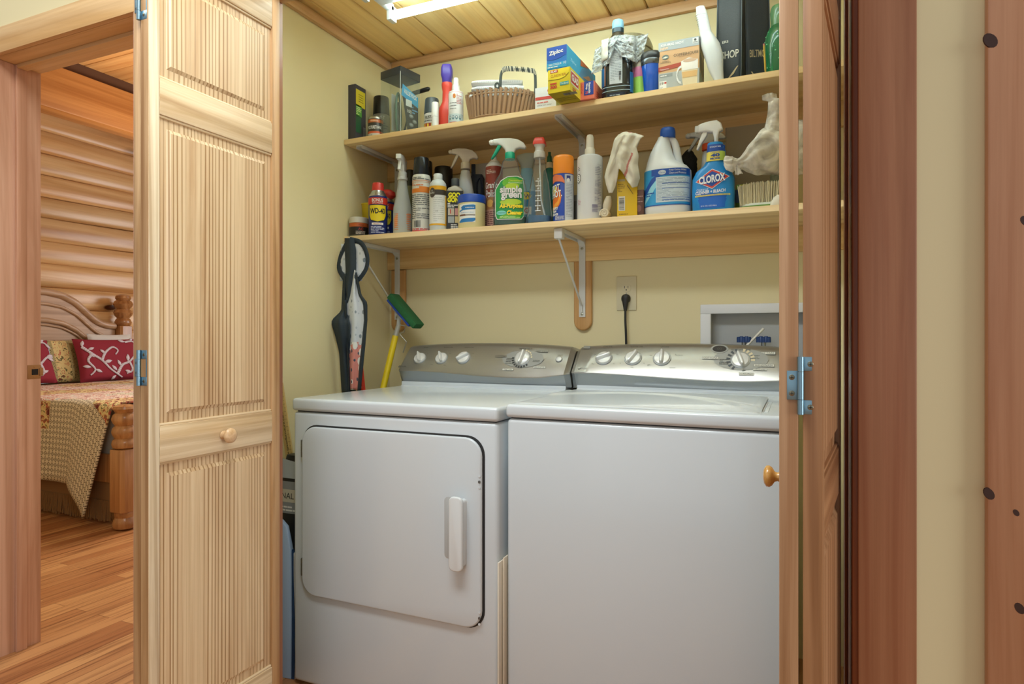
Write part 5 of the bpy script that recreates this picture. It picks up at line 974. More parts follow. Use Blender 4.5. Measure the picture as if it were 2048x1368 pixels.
o = MB(mat('#c9ccc8', .5)); o.box(-s*.5, s*.1, s*.4, s*.42, h*.15, h*.7); o.build('backing_card', i.root)
o = MB(mat('#26282c', .4)); o.prism([(-s*.0, h*.02), (s*.9, h*.02), (s*.9, h*.62), (-s*.55, h*.74), (-s*.5, h*.6)], 0, .0015, None, 'xz'); cd = None
# the card stands just inside the right hand wall
o2 = MB(LBL); A = Art(); A.poly([(-s*.85, h*.60), (-s*.78, h*.78), (s*.86, h*.66), (s*.86, h*.5)], mat('#2aa0d8', .4), 1, 12).text('VALUE PACK', s*.06, h*.655, h*.07, WHT, 3, w=s*1.35, bold=.03, rot=-.16).poly([(-s*.62, h*.5), (-s*.75, h*.6), (s*.86, h*.5), (s*.86, h*.02), (-s*.15, h*.02)], mat('#23262b', .4), 0, 12).rect(-s*.4, s*.2, h*.47, h*.57, mat('#d8dadc'), 2)
A.lines(s*.25, s*.8, h*.38, h*.5, 3, mat('#6aa5d8'), 2, 4).text('100', -s*.05, h*.40, h*.05, WHT, 3)
for k in range(5): A.ell(s*(.15+.35*(k % 2)), h*(.34-.065*k), s*.24, h*.03, mat('#7b8087', .4), 2, 10).ell(s*(.15+.35*(k % 2)), h*(.344-.065*k), s*.15, h*.014, mat('#a9adb2'), 3, 10)
A.put(o2, on_plane((0, -s+.004, 0), (1, 0, 0), (0, 0, 1), (0, -1, 0), .0002)); o2.box(-s*.1, s*.86, -s+.004, -s+.0052, .003, h*.5, mat('#2a2c30', .5)); o2.build('insert_card', i.root)
p0, p1 = PY(829, 186, 2.2), PY(856, 178, 2.2); tl = thing('tool_handle', 'black tool handle sticking out behind the clear case', 'tool', (PY(800, 264, 2.24).x, 2.24, zs('u', -1.4))); L0 = Vector(tl.location); o = MB(mat('#26272a', .4)); q0 = Vector((p0.x-.10, 2.24, zs('u', -1.4)+.006)); o.tube([q0-L0, p0-L0], .004); o.build('shaft', tl); o = MB(mat('#1c1d20', .35)); o.tube([p0-L0-(p1-p0)*.25, p0-L0, p1-L0, p1-L0+(p1-p0)*.12], [.0065, .0085, .009, .005], None, 14); o.build('grip', tl)
i = It('spray_can', 'spray paint can with slate grey cap beside the red bottle', 'spray can', 848, 880, 2.1, 'u', .75); R = i.R; h = i.h(199); cyl(i, 'can', [(R*.96, 0), (R*.98, .003), (R*.98, h*.54), (R*.9, h*.56)], mat('#cfd2d2', .35)); cyl(i, 'cap', [(R*.96, h*.55), (R, h*.56), (R*.86, h*.97), (R*.8, h), (0, h)], mat('#424c52', .4)); A = Art(); w = R*1.35; A.text('RUST-OLEUM', R*.25, h*.42, h*.09, INK, 3, w=R*2.0, bold=.03).rect(-w, w, h*.08, h*.26, mat('#9c3a2e', .4), 1, 14).lines(-R, R, h*.3, h*.35, 1, PRT, 2, 3)
for k in range(4): A.rect(-R+R*.5*k, -R+R*.5*k+R*.22, h*.13, h*.24, mat('#e0bd3a'), 2, 2)
wrap(i, 'label', R*.98, 0, A)
i = It('tube', 'slim white plastic tube standing in front of the slate capped can', 'tube', 863, 877.5, 2.045, 'u', .7); R = i.R; h = i.h(206); cyl(i, 'tube_body', [(R, 0), (R, h*.43)], mat('#d9dbdc', .4)); cyl(i, 'cap', [(R*1.02, h*.435), (R*.98, h*.97), (R*.9, h), (0, h)], mat('#e2e4e4', .35))
i = It('bottle', 'red plastic bottle with purple trigger cap', 'bottle', 877, 912, 2.095, 'u', .7, u=894); R = i.R; h = i.h(132); RD = mat('#d8483a', .35); hb = i.h(160)
o = MB(RD); o.loft([(0, R*.95, R*.7, 2.6), (.004, R, R*.75, 2.6), (h*.26, R, R*.75, 2.6), (h*.36, R*.85, R*.7, 2.4), (h*.44, R*.55, R*.55, 2.1), (h*.60, R*.5, R*.5, 2), (h*.66, R*.58, R*.58, 2), (h*.70, R*.62, R*.62, 2), (h*.73, R*.6, R*.6, 2)], None, 32); o.build('bottle_body', i.root); o = MB(mat('#4a3aa0', .35)); o.loft([(h*.73, R*.55, R*.55, 2), (h*.79, R*.55, R*.6, 3), (h*.84, R*.66, R*.7, 4), (h*.95, R*.64, R*.7, 4), (h, R*.52, R*.55, 4)], None, 24); o.build('cap', i.root)
i = It('spray_bottle', 'white pump spray bottle with printed label beside the wicker basket', 'spray bottle', 897, 927, 2.05, 'u', .75); R = i.R; h = i.h(157); cyl(i, 'bottle', [(R*.96, 0), (R, .003), (R, h*.65), (R*.95, h*.69), (R*.6, h*.715), (R*.5, h*.72)], mat('#dfe0e2', .35)); cyl(i, 'collar', [(R*.5, h*.715), (R*.52, h*.73), (R*.5, h*.84), (R*.36, h*.86)], mat('#e6e7e8', .35)); cyl(i, 'nozzle_cap', [(R*.36, h*.85), (R*.34, h*.97), (R*.28, h), (0, h)], mat('#e9eaea', .35))
A = Art(); w = R*1.3; A.rect(-w, w, h*.655, h*.66, RED, 1, 14).ell(-R*.1, h*.57, R*.2, h*.05, mat('#dca24a'), 1).text('B', -R*.1, h*.57, h*.07, mat('#c85a2a'), 3).lines(R*.2, R*.9, h*.4, h*.62, 7, mat('#c06a70'), 1, 4, .4).lines(-R*.8, R*.2, h*.28, h*.46, 3, PRT, 1, 5, .2).rect(-w, w, .003, h*.03, mat('#b83a40'), 1, 14).rect(-w, w, h*.03, h*.2, mat('#b7c6cc'), 1, 14)
for k in range(4): A.ell(-R*.7+k*R*.45, h*.12, R*.17, h*.045, mat('#5f7f8c'), 2, 8).ell(-R*.7+k*R*.45, h*.13, R*.07, h*.02, WHT, 3, 8)
wrap(i, 'label', R, 0, A)

# wicker basket with cloths
WK = mat('#9b7a5c', .75, bump=.3, bscale=500); WK2 = mat('#7d5f44', .8); WD = mat('#3f4644', .7)
i = It('wicker_basket', 'small oval wicker basket with an arched dark handle', 'basket', 929, 1075, 2.10, 'u', .8, u=1003); Rx = i.px(72)*.96; Ry = .075; h = i.h(193)
o = MB(WK2); o.loft([(0, Rx*.84, Ry*.84, 2), (.003, Rx*.86, Ry*.86, 2), (h*.75, Rx*.97, Ry*.97, 2), (h*.75, Rx*.93, Ry*.93, 2), (.005, Rx*.82, Ry*.82, 2)], None, 48, (1, 1)); o.build('basket_liner', i.root)
o = MB(WK); n = 44
for k in range(n):
    a0 = 2*pi*k/n; dth = .055
    pts = []
    for t in (0, .15, .4, .7, 1.0): q = .87+.13*t; a_ = a0+dth*(t-.5)*1.6; pts.append((Rx*q*1.015*cos(a_), Ry*q*1.015*sin(a_), .0055+h*t*(.96+.02*sin(k*2.3))))
    pts.append((Rx*1.0*cos(a0+dth*1.5), Ry*1.0*sin(a0+dth*1.5), h*.93)); o.tube(pts, .0036, None, 6, flat=1.7)
for z, q in ((.004, .89), (h*.86, 1.0), (h*.10, .905)): o.tube([(Rx*q*cos(2*pi*k/60), Ry*q*sin(2*pi*k/60), z) for k in range(60)], .0032, None, 6, True)
o.build('woven_side', i.root)
hx0, hx1 = i.px(1006-1003), i.px(1072-1003); zt0, zt1 = i.h(158), i.h(164); o = MB(WD); path = curve([(hx0-.004, -Ry*.9, h*.78), (hx0-.003, -Ry*.9, i.h(175)), (hx0, -Ry*.9, i.h(163)), (hx0+.008, -Ry*.9, i.h(156)), (hx0+.035, -Ry*.88, i.h(154.5)), (hx1-.012, -Ry*.8, i.h(158)), (hx1-.002, -Ry*.8, i.h(164)), (hx1, -Ry*.8, i.h(180)), (hx1, -Ry*.8, h*.85)], 8)
o.tube(path, .0048, None, 8); L = len(path)
for k in range(int(L*.33), int(L*.72)):
    for f_ in (0, .5):
        p = path[k].lerp(path[k+1], f_); o.tube([p+Vector((-.001, -.004, .0075)), p+Vector((.0008, -.0085, 0)), p+Vector((.0025, -.004, -.010))], .0018, mat('#b9b2a0', .7) if (k % 2) else WD, 5)
o.tube([(hx0-.014+.007*cos(2*pi*k/14), -Ry*.97, h+.010+.009*sin(2*pi*k/14)) for k in range(14)], .0036, None, 6, True); o.build('handle', i.root, angle=60)
CW = mat('#dedede', .95, bump=.3, bscale=700)
for k, (dx, zz, sc, lb) in enumerate(((-.012, i.h(205), .78, 'white folded cloth lying lowest inside the wicker basket'), (-.010, i.h(191), .74, 'white folded cloth in the middle of the basket pile'), (-.014, i.h(179), .72, 'white folded cloth on top of the basket pile'))):
    c = thing('folded_cloth', lb, 'cloth', tuple(Vector(i.root.location)+Matrix.Rotation(i.root.rotation_euler.z, 3, 'Z') @ Vector((dx, 0, zz-.0015))), i.root.rotation_euler.z+(.03*(k-1)), 'folded white cloths in the basket')
    o = MB(CW); hh_ = .0225; a_, b_ = Rx*sc, Ry*(.66-.04*k)
    def fold(s, t, a_=a_, b_=b_, hh_=hh_, k=k):
        th = 2*pi*s; x = a_*(2*t-1); e = 1-.25*abs(2*t-1)**6; c_, s_ = cos(th), sin(th); y = b_*abs(c_)**.5*(1 if c_ > 0 else -1); z = hh_*.5+hh_*.5*e*abs(s_)**.6*(1 if s_ > 0 else -1)+.0018*nz(x*40, y*40, k)+.0012*sin(th*2+t*5); return (x+.002*sin(th*3), y, z)
    o.grid(fold, 32, 26, None, None, True); o.add([fold(q/32, 0) for q in range(32)], [tuple(range(32))]); o.add([fold(q/32, 1) for q in range(32)], [tuple(range(32))]); cl = o.build('cloth', c, angle=70)
    o = MB(mat('#c6c9cc', .9)); 
    for q in range(26): x = -a_*.9+a_*1.8*q/25; o.box(x-.0011, x+.0011, -b_-.0022, -b_-.0002, hh_*.38, hh_*.62)
    o.build('ribbed_edge', cl)

# boxes of wrap
def boxc(name, label, cat, u0, u1, Y, z, wd, dp, ht, rz, mfront, mside, mtop=None, Xc=None):
    r, den = ray((u0+u1)/2); X = r*Y if Xc is None else Xc; t = thing(name, label, cat, (X, Y, z+.0003), rz)
    o = MB(mfront); e = .0008
    o.add([(-wd/2, 0, 0), (wd/2, 0, 0), (wd/2, 0, ht), (-wd/2, 0, ht)], [(0, 1, 2, 3)], mfront); o.add([(wd/2, 0, 0), (wd/2, dp, 0), (wd/2, dp, ht), (wd/2, 0, ht)], [(0, 1, 2, 3)], mside); o.add([(-wd/2, 0, 0), (-wd/2, dp, 0), (-wd/2, dp, ht), (-wd/2, 0, ht)], [(3, 2, 1, 0)], mside)
    o.add([(-wd/2, 0, 0), (wd/2, 0, 0), (wd/2, dp, 0), (-wd/2, dp, 0)], [(3, 2, 1, 0)], mtop or mside); o.add([(-wd/2, 0, ht), (wd/2, 0, ht), (wd/2, dp, ht), (-wd/2, dp, ht)], [(0, 1, 2, 3)], mtop or mside); o.add([(-wd/2, dp, 0), (wd/2, dp, 0), (wd/2, dp, ht), (-wd/2, dp, ht)], [(0, 1, 2, 3)], mside)
    b = bmesh.new(); o.build('carton', t, angle=30); b.free(); return t
def front(t, A, wd, name='front_printing'): o = MB(LBL); A.put(o, on_plane((0, 0, 0), (1, 0, 0), (0, 0, 1), (0, -1, 0))); return o.build(name, t)
def side(t, A, wd, name='side_printing'): o = MB(LBL); A.put(o, on_plane((wd/2, 0, 0), (0, 1, 0), (0, 0, 1), (1, 0, 0))); return o.build(name, t)
k_ = PY(1093, 168, 2.03)
bw_ = boxc('wrap_box', 'white wrap box with red stripe lying left of the yellow box', 'box', 1071, 1110, 2.022, zs('u', -.75), .074, .27, .072, .035, mat('#d9dadc', .5), mat('#d3d4d6', .5), Xc=-.765-.012)
A = Art(); A.rect(-.036, .036, .030, .040, mat('#c8433c'), 1).ell(.020, .058, .013, .011, RED, 1).ell(.020, .058, .010, .008, WHT, 2).text('G', .020, .058, .010, RED, 3).lines(-.030, .02, .018, .024, 1, mat('#d0605a'), 1, 3, .6).text('yellow corn cutter', -.004, .011, .006, INK, 2, w=.052); front(bw_, A, .074)
zg = zs('u', -.68)+.004
YL, YS = mat('#d9c420', .4), mat('#e2cf3a', .4); GW = .0745
ry_ = boxc('wrap_box', 'orange and blue foil wrap box at the shelf edge, lowest of the pile', 'box', 1159.5, 1188, 2.000, zs('u', -.56), .050, .155, .056, -.0, mat('#d9705a', .4), mat('#e07a66', .4), Xc=PY(1174, 180, 2.0).x)
A = Art(); A.rect(-.010, .022, .012, .056, mat('#1f3f98', .4), 1).text('Reynolds', .008, .034, .009, WHT, 3, w=.034, bold=.03, rot=-pi/2).text('Wrap', -.001, .040, .008, WHT, 3, w=.020, bold=.03, rot=-pi/2).text('75', -.001, .020, .008, mat('#e85a4a'), 3, rot=-pi/2, bold=.03).text('EVERYDAY', -.018, .034, .006, mat('#a02a20'), 3, w=.034, rot=-pi/2); front(ry_, A, .05); A = Art(); A.lines(.02, .2, .008, .03, 3, mat('#b03a30'), 2, 4, .5); side(ry_, A, .05)
gl = boxc('wrap_box', 'yellow cling wrap box jutting out past the shelf edge', 'box', 1096, 1140, 1.908, zs('u', -.68)+.0005, GW, .26, .0735, -.04, YL, YS, mat('#a8981c', .5), Xc=-.688)
A = Art(); w = GW/2; R1 = mat('#c23a2a', .4); A.poly([(-w, .042), (-w, .0735), (w*.98, .0735), (w*.9, .058), (w*.55, .046), (w*.1, .041)], mat('#ecd52e', .4), 1, 18).poly([(-w, .040), (-w, .042), (w*.1, .0412), (w*.55, .046), (w*.9, .058), (w*.93, .056), (w*.6, .044), (w*.1, .039)], mat('#8f7d18'), 0, 18)
A.rect(-w*.78, -w*.1, .062, .071, R1, 2).text('GLAD', -w*.45, .0665, .006, WHT, 4, w=w*.55, bold=.04).text("CLING'N SEAL", w*.0, .053, .008, mat('#a8431c'), 3, w=w*1.45).rect(-w*.8, -w*.2, .026, .031, R1, 2).text('300', -w*.48, .018, .0105, R1, 3, w=w*.62, bold=.05).rect(w*.1, w*.9, .019, .030, mat('#3f9a9a'), 2).text('Tri-Bond', w*.5, .0245, .006, WHT, 4, w=w*.7); front(gl, A, GW)
A = Art(); A.rect(.004, .075, .024, .066, mat('#e8e6dc'), 1).rect(.007, .072, .028, .062, R1, 2).text('GLAD', .040, .045, .022, WHT, 4, w=.056, bold=.05).lines(.02, .06, .006, .018, 2, R1, 2, 3); side(gl, A, GW)
o = MB(LBL); A = Art(); A.rect(.006, .05, .015, .035, mat('#8a8a80'), 1).bars(.012, .03, .018, .032, 10, mat('#5a5640', .6), 2).lines(-.03, .03, .045, .085, 5, mat('#7a6e14'), 1, 4, .3); A.put(o, on_plane((0, 0, 0), (1, 0, 0), (0, 1, 0), (0, 0, -1))); o.build('underside_printing', gl)
zp = .066; zw = boxc('bag_box', 'bright blue freezer bag box on top of the yellow wrap box', 'box', 1093, 1135, 1.912, zs('u', -.68)+.0005+.0742, .068, .27, .0725, -.045, mat('#1f74c8', .4), mat('#2fa5d8', .4), Xc=-.697)
A = Art(); w = .034; A.poly([(-w, .034), (-w, .0725), (w, .0725), (w, .044), (w*.3, .034), (-w*.3, .031)], mat('#1c50b4', .4), 1, 16).text('Ziploc', -w*.05, .053, .017, WHT, 4, w=.049, bold=.03, shear=.1, rot=.10).rect(-w, w, .004, .022, mat('#2a9ccc', .4), 1).text('PARA CONGELAR', -w*.15, .0165, .006, WHT, 3, w=.043).text('10', w*.82, .017, .008, WHT, 3).lines(-w*.9, w*.4, .006, .012, 1, WHT, 2, 3, .4); front(zw, A, .068)
A = Art(); A.text('Ziploc', .055, .036, .012, mat('#bfe4f4'), 3, w=.05, rot=pi/2*.0).poly([(.10, .005), (.13, .045), (.18, .066), (.24, .066), (.262, .03), (.262, .004)], mat('#4f8fc0', .4), 1, 14).poly([(.12, .050), (.2, .07), (.2, .0722), (.12, .0722)], mat('#b8643c'), 2).poly([(.14, .02), (.2, .045), (.25, .03), (.2, .028)], mat('#c8a088'), 2); side(zw, A, .068)
# big tub
TUB = clear('tub_plastic', '#d6cfae', .2, .12, '#c9c2a0', .38)
i = It('food_tub', 'large round translucent tub behind the dark bottle and crumpled bag', 'tub', 1208, 1304, 2.224, 'u', .3); R = .084; h = i.h(86)
o = MB(TUB); o.lathe([(R*.86, 0), (R*.9, .004), (R*.98, h*.85), (R*.96, h*.85), (R*.88, .006), (0, .006)], None, 40); o.build('tub_body', i.root); o = MB(TUB); o.lathe([(R*1.0, h*.84), (R*1.03, h*.85), (R*1.03, h*.9), (R*.95, h*.97), (R*.9, h), (R*.3, h*1.0), (0, h*.99)], None, 40); o.build('lid', i.root)
# dark bottle with blue cap
i = It('bottle', 'large dark bottle with sky blue cap and grey label', 'bottle', 1203, 1269, 2.055, 'u', .4); R = i.R; h = i.h(43); DK = clear('dark_bottle', '#1c2126', .3, .06, '#15222e', .8)
D = R*.66; o = MB(mat('#161d24', .12, coat=.5)); o.loft([(0, R*.9, D*.9, 3), (.005, R*.97, D, 3), (h*.08, R*.99, D, 3), (h*.1, R*.96, D*.98, 3), (h*.14, R*.99, D, 3), (h*.16, R*.96, D*.98, 3), (h*.3, R*.97, D, 3), (h*.55, R*.95, D*.98, 2.8), (h*.66, R*.82, D*.9, 2.5), (h*.76, R*.55, D*.75, 2.2), (h*.83, R*.36, R*.36, 2), (h*.86, R*.33, R*.33, 2)], None, 40); o.build('bottle_body', i.root)
cyl(i, 'neck_band', [(R*.36, h*.84), (R*.36, h*.895)], mat('#1d3c4c', .3)); cyl(i, 'cap', [(R*.34, h*.89), (R*.36, h*.90), (R*.355, h*.975), (R*.32, h), (0, h)], mat('#86bde0', .3))
A = Art(); A.rect(-R*.42, R*.36, h*.16, h*.62, mat('#b3b8bd', .45), 1, 10).lines(-R*.36, R*.3, h*.2, h*.6, 20, mat('#6d757d'), 2, 7, .3).bars(R*.16, R*.3, h*.2, h*.32, 10, DARKG, 3, horiz=True); A.rect(-R*.98, -R*.75, h*.15, h*.38, mat('#1f5f94', .4), 1, 4).rect(-R*.75, -R*.66, h*.15, h*.4, mat('#8a5a3a'), 1, 2).rect(R*.8, R*.97, h*.05, h*.3, mat('#1f5f94', .4), 1, 4).lines(-R*.4, R*.4, h*.012, h*.03, 1, mat('#8c959c'), 1, 3, .6)
for z in (.075, .125): A.rect(-R*.9, R*.9, h*z, h*(z+.008), mat('#9fb0ba'), 1, 24)
o = MB(LBL); A.put(o, on_oval(R*.985, D, 3)); o.build('label', i.root)
b = It('crinkled_bag', 'crinkled clear plastic bag draped over the dark bottle shoulder', 'plastic bag', 1178, 1294, 2.02, 'u', .4, u=1236); CR = clear('crinkle_film', '#eef2f4', .3, .12, '#dfe6ea', .45, 60); k = b.k
lo = lerp_tab([(0, b.h(134)), (.25, b.h(128)), (.4, b.h(126)), (.5, b.h(98)), (.62, b.h(116)), (.85, b.h(127)), (1, b.h(112))]); hi_ = lerp_tab([(0, b.h(84)), (.25, b.h(72)), (.4, b.h(67)), (.6, b.h(68)), (.7, b.h(70)), (1, b.h(67))]); lx = lerp_tab([(0, -58), (1, -50)]); rx = lerp_tab([(0, 46), (1, 58)])
def cb(s, t):
    z = lo(s)+(hi_(s)-lo(s))*t; x = (lx(t)*(1-s)+rx(t)*s)*k; d = max(0, 1-(abs(x)/(R*1.02))**2.6)**.4; top = max(0, (t-.55)/.45)
    y = .035-(D+.006)*d*(1-.55*top)-.004+.006*nz(s*9, t*7, 2)+.004*nz(s*22, t*18, 5); return (x, y-.0, z)
o = MB(CR); o.grid(cb, 60, 40); o.build('bag_film', b.root, angle=50, thick=.0006); b.root['label'] = 'crinkled clear plastic bag draped over the dark bottle shoulder'
o = MB(mat('#d9d6c9', .5)); 
def tp(s, t): x = (-34+15*s)*k; z = b.h(118)+(b.h(72)-b.h(118))*t; q = cb((x/k+58)/104, .1+t*.85); return (x, q[1]-.004, z)
o.grid(tp, 4, 10); o.build('tape_strip', b.root, thick=.0004)
i = It('cup', 'green glass tumbler with pink band behind the blue travel tumbler', 'glass', 1264, 1296, 2.09, 'u', .3); R = i.R; h = i.h(127); cyl(i, 'tumbler', [(R*.8, 0), (R*.95, h*.55), (R*.97, h*.6)], mat('#b4ee74', .25)); cyl(i, 'pink_band', [(R*.97, h*.58), (R, h*.6), (R, h*.82), (R*.98, h*.84)], mat('#ee92c4', .35)); cyl(i, 'rim', [(R*.96, h*.83), (R*.96, h), (R*.9, h), (R*.9, h*.85)], mat('#d9d2c0', .3))
i = It('travel_tumbler', 'blue insulated tumbler with black lid beside the coffee box', 'tumbler', 1281, 1326, 2.055, 'u', .3); R = i.R*.98; h = i.h(108); cyl(i, 'tumbler', [(R*.66, 0), (R*.70, .004), (R*.93, h*.66), (R*.93, h*.7)], mat('#1a56c0', .12, coat=.6)); cyl(i, 'steel_band', [(R*.95, h*.68), (R*.97, h*.69), (R*1.0, h*.8), (R*.98, h*.82)], mat('#6d7278', .25, .8)); cyl(i, 'lid', [(R*1.0, h*.81), (R*1.03, h*.83), (R*1.03, h*.93), (R*.9, h*.99), (R*.7, h), (0, h)], mat('#23262a', .35))
# coffee box
p0, p1 = PY(1317, 183, 2.035), PY(1398.5, 166, 2.035); wd_ = (p1-p0).x; ht = PY(1317, 87.5, 2.035).z-zs('u', p0.x)
cf = boxc('coffee_box', 'tan coffee pod box with a picture of a glass mug', 'box', 1317, 1398.5, 2.035, zs('u', -.3), wd_, .11, ht, 0, mat('#cda377', .45), mat('#c9b48c', .5), Xc=(p0.x+p1.x)/2); w = wd_/2
A = Art(); TN, GY, RB = mat('#d3aa7e', .45), mat('#a9aeae', .45), mat('#a8442f', .45); A.rect(-w, w, ht*.82, ht, mat('#a5adb2', .45), 1).text('KEURIG HOT', -w*.3, ht*.935, ht*.05, WHT, 3, w=w*1.15, bold=.03).text('NEW', -w*.7, ht*.865, ht*.05, mat('#f0c8a0'), 3, bold=.03).rect(w*.68, w*.95, ht*.87, ht*.98, mat('#d9dcdc'), 2).ell(w*.81, ht*.94, w*.06, ht*.025, INK, 3).lines(w*.7, w*.93, ht*.88, ht*.905, 1, INK, 3)
A.ell(-w*.65, ht*.685, w*.17, ht*.05, mat('#5d6c68'), 2).poly([(-w*.82, ht*.67), (-w*.65, ht*.70), (-w*.48, ht*.68), (-w*.65, ht*.66)], mat('#d8d8cc'), 3).text('GREEN', -w*.65, ht*.60, ht*.026, INK, 3, w=w*.32).text('MOUNTAIN', -w*.65, ht*.57, ht*.026, INK, 3, w=w*.5).text('COFFEEHOUSE', w*.36, ht*.69, ht*.055, INK, 3, w=w*1.2).lines(-w*.0, w*.8, ht*.64, ht*.655, 1, mat('#8f7050'), 2, 3, .4)
A.poly([(-w, ht*.40), (-w, ht*.49), (w*.1, ht*.53), (w*.4, ht*.55), (w*.2, ht*.45)], RB, 2).text('Cappuccino', -w*.7, ht*.435, ht*.035, WHT, 4, w=w*.45).rect(-w, w, 0, ht*.36, GY, 1).rect(-w*.95, -w*.3, ht*.27, ht*.34, mat('#8d9494'), 2).lines(-w*.9, -w*.35, ht*.285, ht*.325, 1, WHT, 3, 2, .5).rect(-w*.95, -w*.6, ht*.02, ht*.2, WHT, 2).text('19', -w*.83, ht*.15, ht*.06, INK, 4, w=w*.16).text('1C', -w*.84, ht*.055, ht*.05, INK, 4, w=w*.14).rect(-w*.7, -w*.6, ht*.14, ht*.17, RED, 4)
A.poly([(w*.12, ht*.5), (w*.2, ht*.02), (w*.9, ht*.02), (w*.95, ht*.5)], mat('#d9c9a8'), 3).poly([(w*.14, ht*.35), (w*.12, ht*.54), (w*.5, ht*.6), (w*.94, ht*.54), (w*.94, ht*.35)], mat('#e6e2dc'), 4).ell(w*.55, ht*.54, w*.34, ht*.035, mat('#cdae94'), 5).poly([(w*.16, ht*.32), (w*.92, ht*.32), (w*.91, ht*.2), (w*.17, ht*.2)], mat('#d8ae74'), 5); hd_ = mat('#e2e4e4')
for q in range(12): th = pi*.5+pi*q/12; A.poly([(w*.14+w*.26*cos(th), ht*.27+ht*.19*sin(th)), (w*.14+w*.19*cos(th), ht*.27+ht*.14*sin(th)), (w*.14+w*.19*cos(th+.27), ht*.27+ht*.14*sin(th+.27)), (w*.14+w*.26*cos(th+.27), ht*.27+ht*.19*sin(th+.27))], hd_, 5, 3)
front(cf, A, wd_); A = Art(); A.rect(0, .11, ht*.82, ht, mat('#8d959a'), 1).rect(0, .11, 0, ht*.3, mat('#7e8a7a'), 1)
for q in range(5): A.rect(.012+.018*q, .020+.018*q, ht*.34, ht*.7, mat('#8a6a3a') if q % 2 else mat('#4f5a44'), 1, 2)
side(cf, A, wd_)
# white scoop leaning
i = It('scoop', 'white plastic scoop standing handle up beside the black bag', 'scoop', 1408, 1448, 2.05, 'u', .1, u=1434); k = i.k; SW = mat('#d2d7db', .4); P_ = lambda u, v: ((u-i.u)*k, i.h(v))
ax = [(1438, 163), (1432, 140), (1428, 112), (1421, 88), (1415, 70), (1412, 62), (1408, 40), (1404, 20), (1401.5, 8)]; wd2 = [9, 14, 18, 18.5, 14, 11.5, 11, 10.5, 8.5]
o = MB(SW); o.loft([(i.h(v), w*k, w*k*.75, 2.3, (u-i.u)*k, 0) for (u, v), w in list(zip(ax, wd2))[:6]], None, 28); o.build('scoop_bowl', i.root); o = MB(SW); o.loft([(i.h(v), w*k, w*k*.6, 2.6, (u-i.u)*k, 0) for (u, v), w in list(zip(ax, wd2))[5:]]+[(i.h(6.5), 5*k, 3*k, 2, (1401-i.u)*k, 0)], None, 24)
for q in range(9): v = 24+q*4.4; u = 1404+q*.9; o.loft([(i.h(v+.7), 11.5*k, 7*k, 2.6, (u-i.u)*k, 0), (i.h(v-.7), 11.5*k, 7*k, 2.6, (u-i.u)*k, 0)], None, 24, (0, 0))
o.build('handle', i.root)
# black bags
BB = mat('#2b333a', .55, bump=.15, bscale=300); BS = mat('#1d2b3a', .5); GD = mat('#bfae8a', .4)
def tote(label, u0, u1, Y, ang, wd, words, acc, h):
    i = It('wine_bag', label, 'bag', u0, u1, Y, 'u', 0, 'black wine bags', extra=ang); w = wd/2; d = .028
    def sec(z, q, pinch): 
        pts = []
        return (z, w*q, d*q*pinch, 4)
    o = MB(BB); o.loft([(0, w*.80, d*.75, 3), (.006, w*.88, d*.85, 3.4), (.02, w*.96, d*.95, 4), (.05, w, d, 4.5), (h*.6, w*1.0, d*.8, 4.5), (h, w*.98, d*.45, 5)], None, 48); o.build('bag_body', i.root, angle=50)
    o = MB(mat('#56616a', .5)); fw = lerp_tab([(0, .80), (.006, .88), (.02, .96), (.05, 1.0), (h, .985)]); fd = lerp_tab([(0, d*.75), (.006, d*.85), (.02, d*.95), (.05, d), (h*.6, d*.8), (h, d*.45)])
    for s_ in (-1, 1): o.tube([(s_*w*fw(z)*.93, -fd(z)*.93, z) for z in (.004, .012, .025, .05, .1, .16, h*.98)], .0013, None, 6)
    o.build('piping', i.root)
    A = Art(); 
    for t_, x, z, hh, ww, l in words: A.text(t_, x, z, hh, mat('#c9c9bd', .4) if not acc else GD, 2, w=ww, bold=.012)
    c0 = -.02 if acc else .012
    A.poly([(c0-.018, .018), (c0-.016, .022), (c0+.014, .058), (c0+.017, .058), (c0+.004, .036)], GD, 1) if not acc else A.poly([(c0+.022, .014), (c0+.019, .016), (c0-.004, .054), (c0-.001, .055), (c0+.012, .034)], GD, 1)
    o = MB(LBL); A.put(o, lambda x, y, l: (x, -fd(y)*(1-min(.98, abs(x)/w)**4.5)**(1/4.5)-.001-EPS*l, y)); o.build('lettering', i.root)
    o = MB(BB); 
    for s_ in (-1, 1): o.tube(curve([(-w*.45, s_*d*.3, h*.97), (-w*.4, s_*d*.3, h+.05), (w*.4, s_*d*.3, h+.05), (w*.45, s_*d*.3, h*.97)], 6), .003, None, 8)
    o.build('bag_handle', i.root); return i
tote('black wine bag with white lettering facing left of the gold lettered one', 1437, 1486, 2.085, .10, .078, [('WINE SHOP', -.018, .118, .021, .118, 0), ('ESTATE', -.022, .152, .009, .05, 0)], 0, .30) if False else None
b1 = tote('black wine bag with white lettering beside the white scoop', 1436, 1486, 2.11, -.12, .080, [("SHOP", .004, .098, .024, .052, 0), ('ERS', -.010, .140, .008, .018, 0)], 0, .30)
b2 = tote('black wine bag with gold lettering beside the green glass vase', 1489, 1534, 2.17, .38, .080, [('BILTMORE', .004, .112, .024, .062, 0)], 1, .30)
